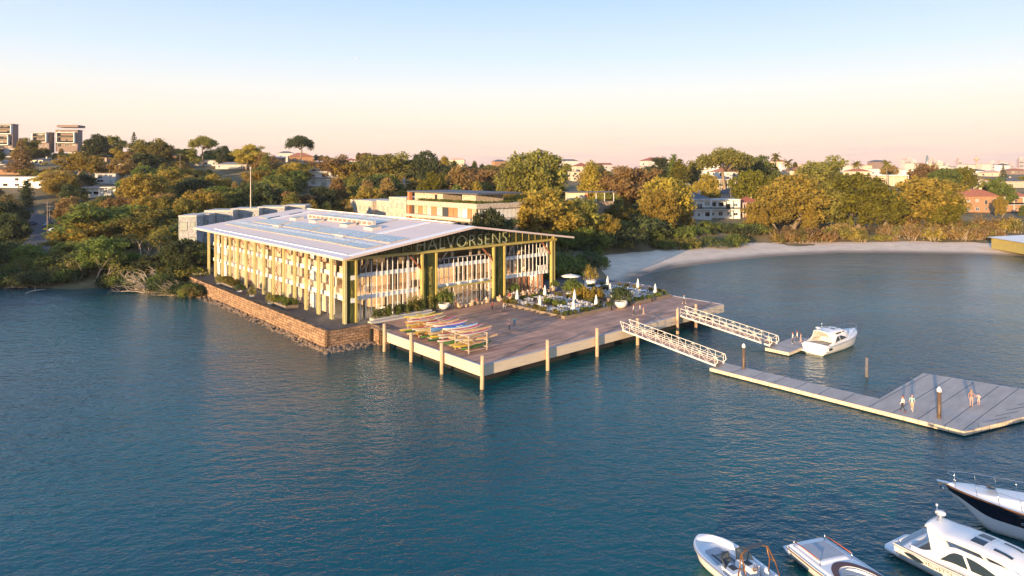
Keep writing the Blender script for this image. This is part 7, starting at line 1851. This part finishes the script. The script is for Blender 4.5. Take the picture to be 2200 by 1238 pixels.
Z = .583
person(lp(48.9,-48.1,Z), -2.1, 'red haired person in white with a hand on the hip on the short pontoon', (.72,.70,.64), (.04,.04,.045), (.6,.55,.5), (.25,.03,.02), HP, long_hair=True)
person(lp(50.2,-48.2,Z), -2.2, 'red haired person in a white blouse left of the child on the short pontoon', (.72,.70,.64), (.035,.03,.03), (.6,.4,.3), (.25,.03,.02), W1, long_hair=True)
person(lp(50.75,-48.5,Z), -2.2, 'child in pale pink on the short pontoon', (.68,.45,.36), (.66,.45,.36), (.5,.4,.35), (.30,.04,.03), ST, h=1.3)
person(lp(30.1,-69.0,Z), -2.4, 'person in a white top and black trousers with red boots on the broad pontoon', (.72,.68,.58), (.03,.03,.03), (.28,.03,.02), (.20,.04,.02), W2)
person(lp(31.1,-69.6,Z), -.7, 'bald person in a mint shirt and tan trousers walking on the broad pontoon', (.30,.52,.46), (.50,.38,.24), (.7,.66,.6), (.45,.27,.19), W1, sleeves='S')
person(lp(37.5,-73.5,Z), 2.4, 'tall person in brown shirt and pink shorts, hand on hip, on the broad pontoon', (.30,.17,.14), (.55,.30,.25), (.45,.25,.17), (.40,.22,.08), HP, sleeves='S', trousers='S', h=1.84)
person(lp(38.7,-73.9,Z), -1.0, 'small child in pink with arms folded in front on the broad pontoon', (.72,.50,.42), (.62,.40,.30), (.6,.4,.3), (.03,.02,.02), HF, sleeves='S', trousers='S', h=1.25)
k = 0
SC = [(21.15,-1.85,1.57,(.6,.55,.5)),(24.85,-1.75,1.57,(.55,.12,.10)),(27.1,-1.85,-1.57,(.7,.66,.6)),(30.05,-2.1,1.57,(.62,.45,.30)),(32.3,-2.25,-1.57,(.35,.04,.04)),(34.05,-1.5,1.57,(.66,.62,.58)),(36.3,-1.65,-1.57,(.5,.42,.36)),(37.75,-1.4,1.57,(.7,.68,.64)),(40.0,-1.55,-1.57,(.15,.2,.3)),(44.7,-1.25,-1.57,(.6,.56,.5))]
cn_ = ['pale','red','white','tan','dark red','off white','beige','bright white','navy','cream']
wn_ = ['left of the entrance','in the left armchair at the entrance','in the right armchair at the entrance','left by the second pair of columns','right by the second pair of columns','left under the right gable bay','in the right armchair of the group left under the right bay','in the left armchair under the right gable bay','in the right armchair under the right gable bay','near the right gable corner']
for (s_, t_, rz, c_), cn, w_ in zip(SC, cn_, wn_):
    person(lp(s_, t_, DZ+.02), TH+rz, f'person in a {cn} top seated {w_}'.replace(' of the group',''), c_, (.08,.08,.10), pose=SI)
person(lp(41.4,-1.2), -1.9, 'standing person in a white top and dark trousers at the right gable bay', (.72,.70,.66), (.03,.03,.035), pose=ST)
person(lp(37.4,-2.9), 1.0, 'standing person in a peach top between the armchair groups', (.7,.46,.34), (.30,.2,.15), pose=W1)
# ---------------------------------------------------------------- evening haze
hz = MB(); hz.box(-9000, 9000, -300, 5200, -3.6, 330)
hm_ = bpy.data.materials.new('evening_haze'); hm_.use_nodes = True; n, l = hm_.node_tree.nodes, hm_.node_tree.links; n.clear()
ho = n.new('ShaderNodeOutputMaterial'); pv = n.new('ShaderNodeVolumePrincipled'); pv.inputs['Color'].default_value = (.90,.90,.94,1); pv.inputs['Density'].default_value = .00007; pv.inputs['Anisotropy'].default_value = 0
l.new(pv.outputs[0], ho.inputs['Volume'])
o = hz.build('haze', hm_); tag(o, 'thin peach evening haze over the bay and suburb', kind='stuff')
# ---------------------------------------------------------------- labels that repeat get their place in the row
OW = ['leftmost','second from left','third from left','fourth from left','fifth from left','sixth from left','seventh from left','eighth from left','ninth from left','tenth from left','eleventh from left','twelfth from left','thirteenth from left','fourteenth from left','fifteenth from left','sixteenth from left','seventeenth from left','eighteenth from left','nineteenth from left','twentieth from left']
byl = {}
for o in bpy.data.objects:
    if o.parent is None and 'label' in o and 'category' in o: byl.setdefault(o['label'], []).append(o)
for lb, os_ in byl.items():
    if len(os_) < 2: continue
    os_.sort(key=lambda o: o.location.x/max(o.location.y, 1))
    for i, o in enumerate(os_):
        w_ = OW[i] if i < len(OW) else f'{i+1}th from left'
        if len(lb.split())+len(w_.split()) > 16: w_ = w_.replace(' from left', '')
        if len(lb.split())+len(w_.split()) > 16: lb = lb.replace('open crowned ', '').replace('dense ', '').replace('upright ', '')
        o['label'] = f'{lb}, {w_}'

CNT = {c: sum(1 for o in bpy.data.objects if o.get('category')==c) for c in ('tree','bush','house','person','chair')}
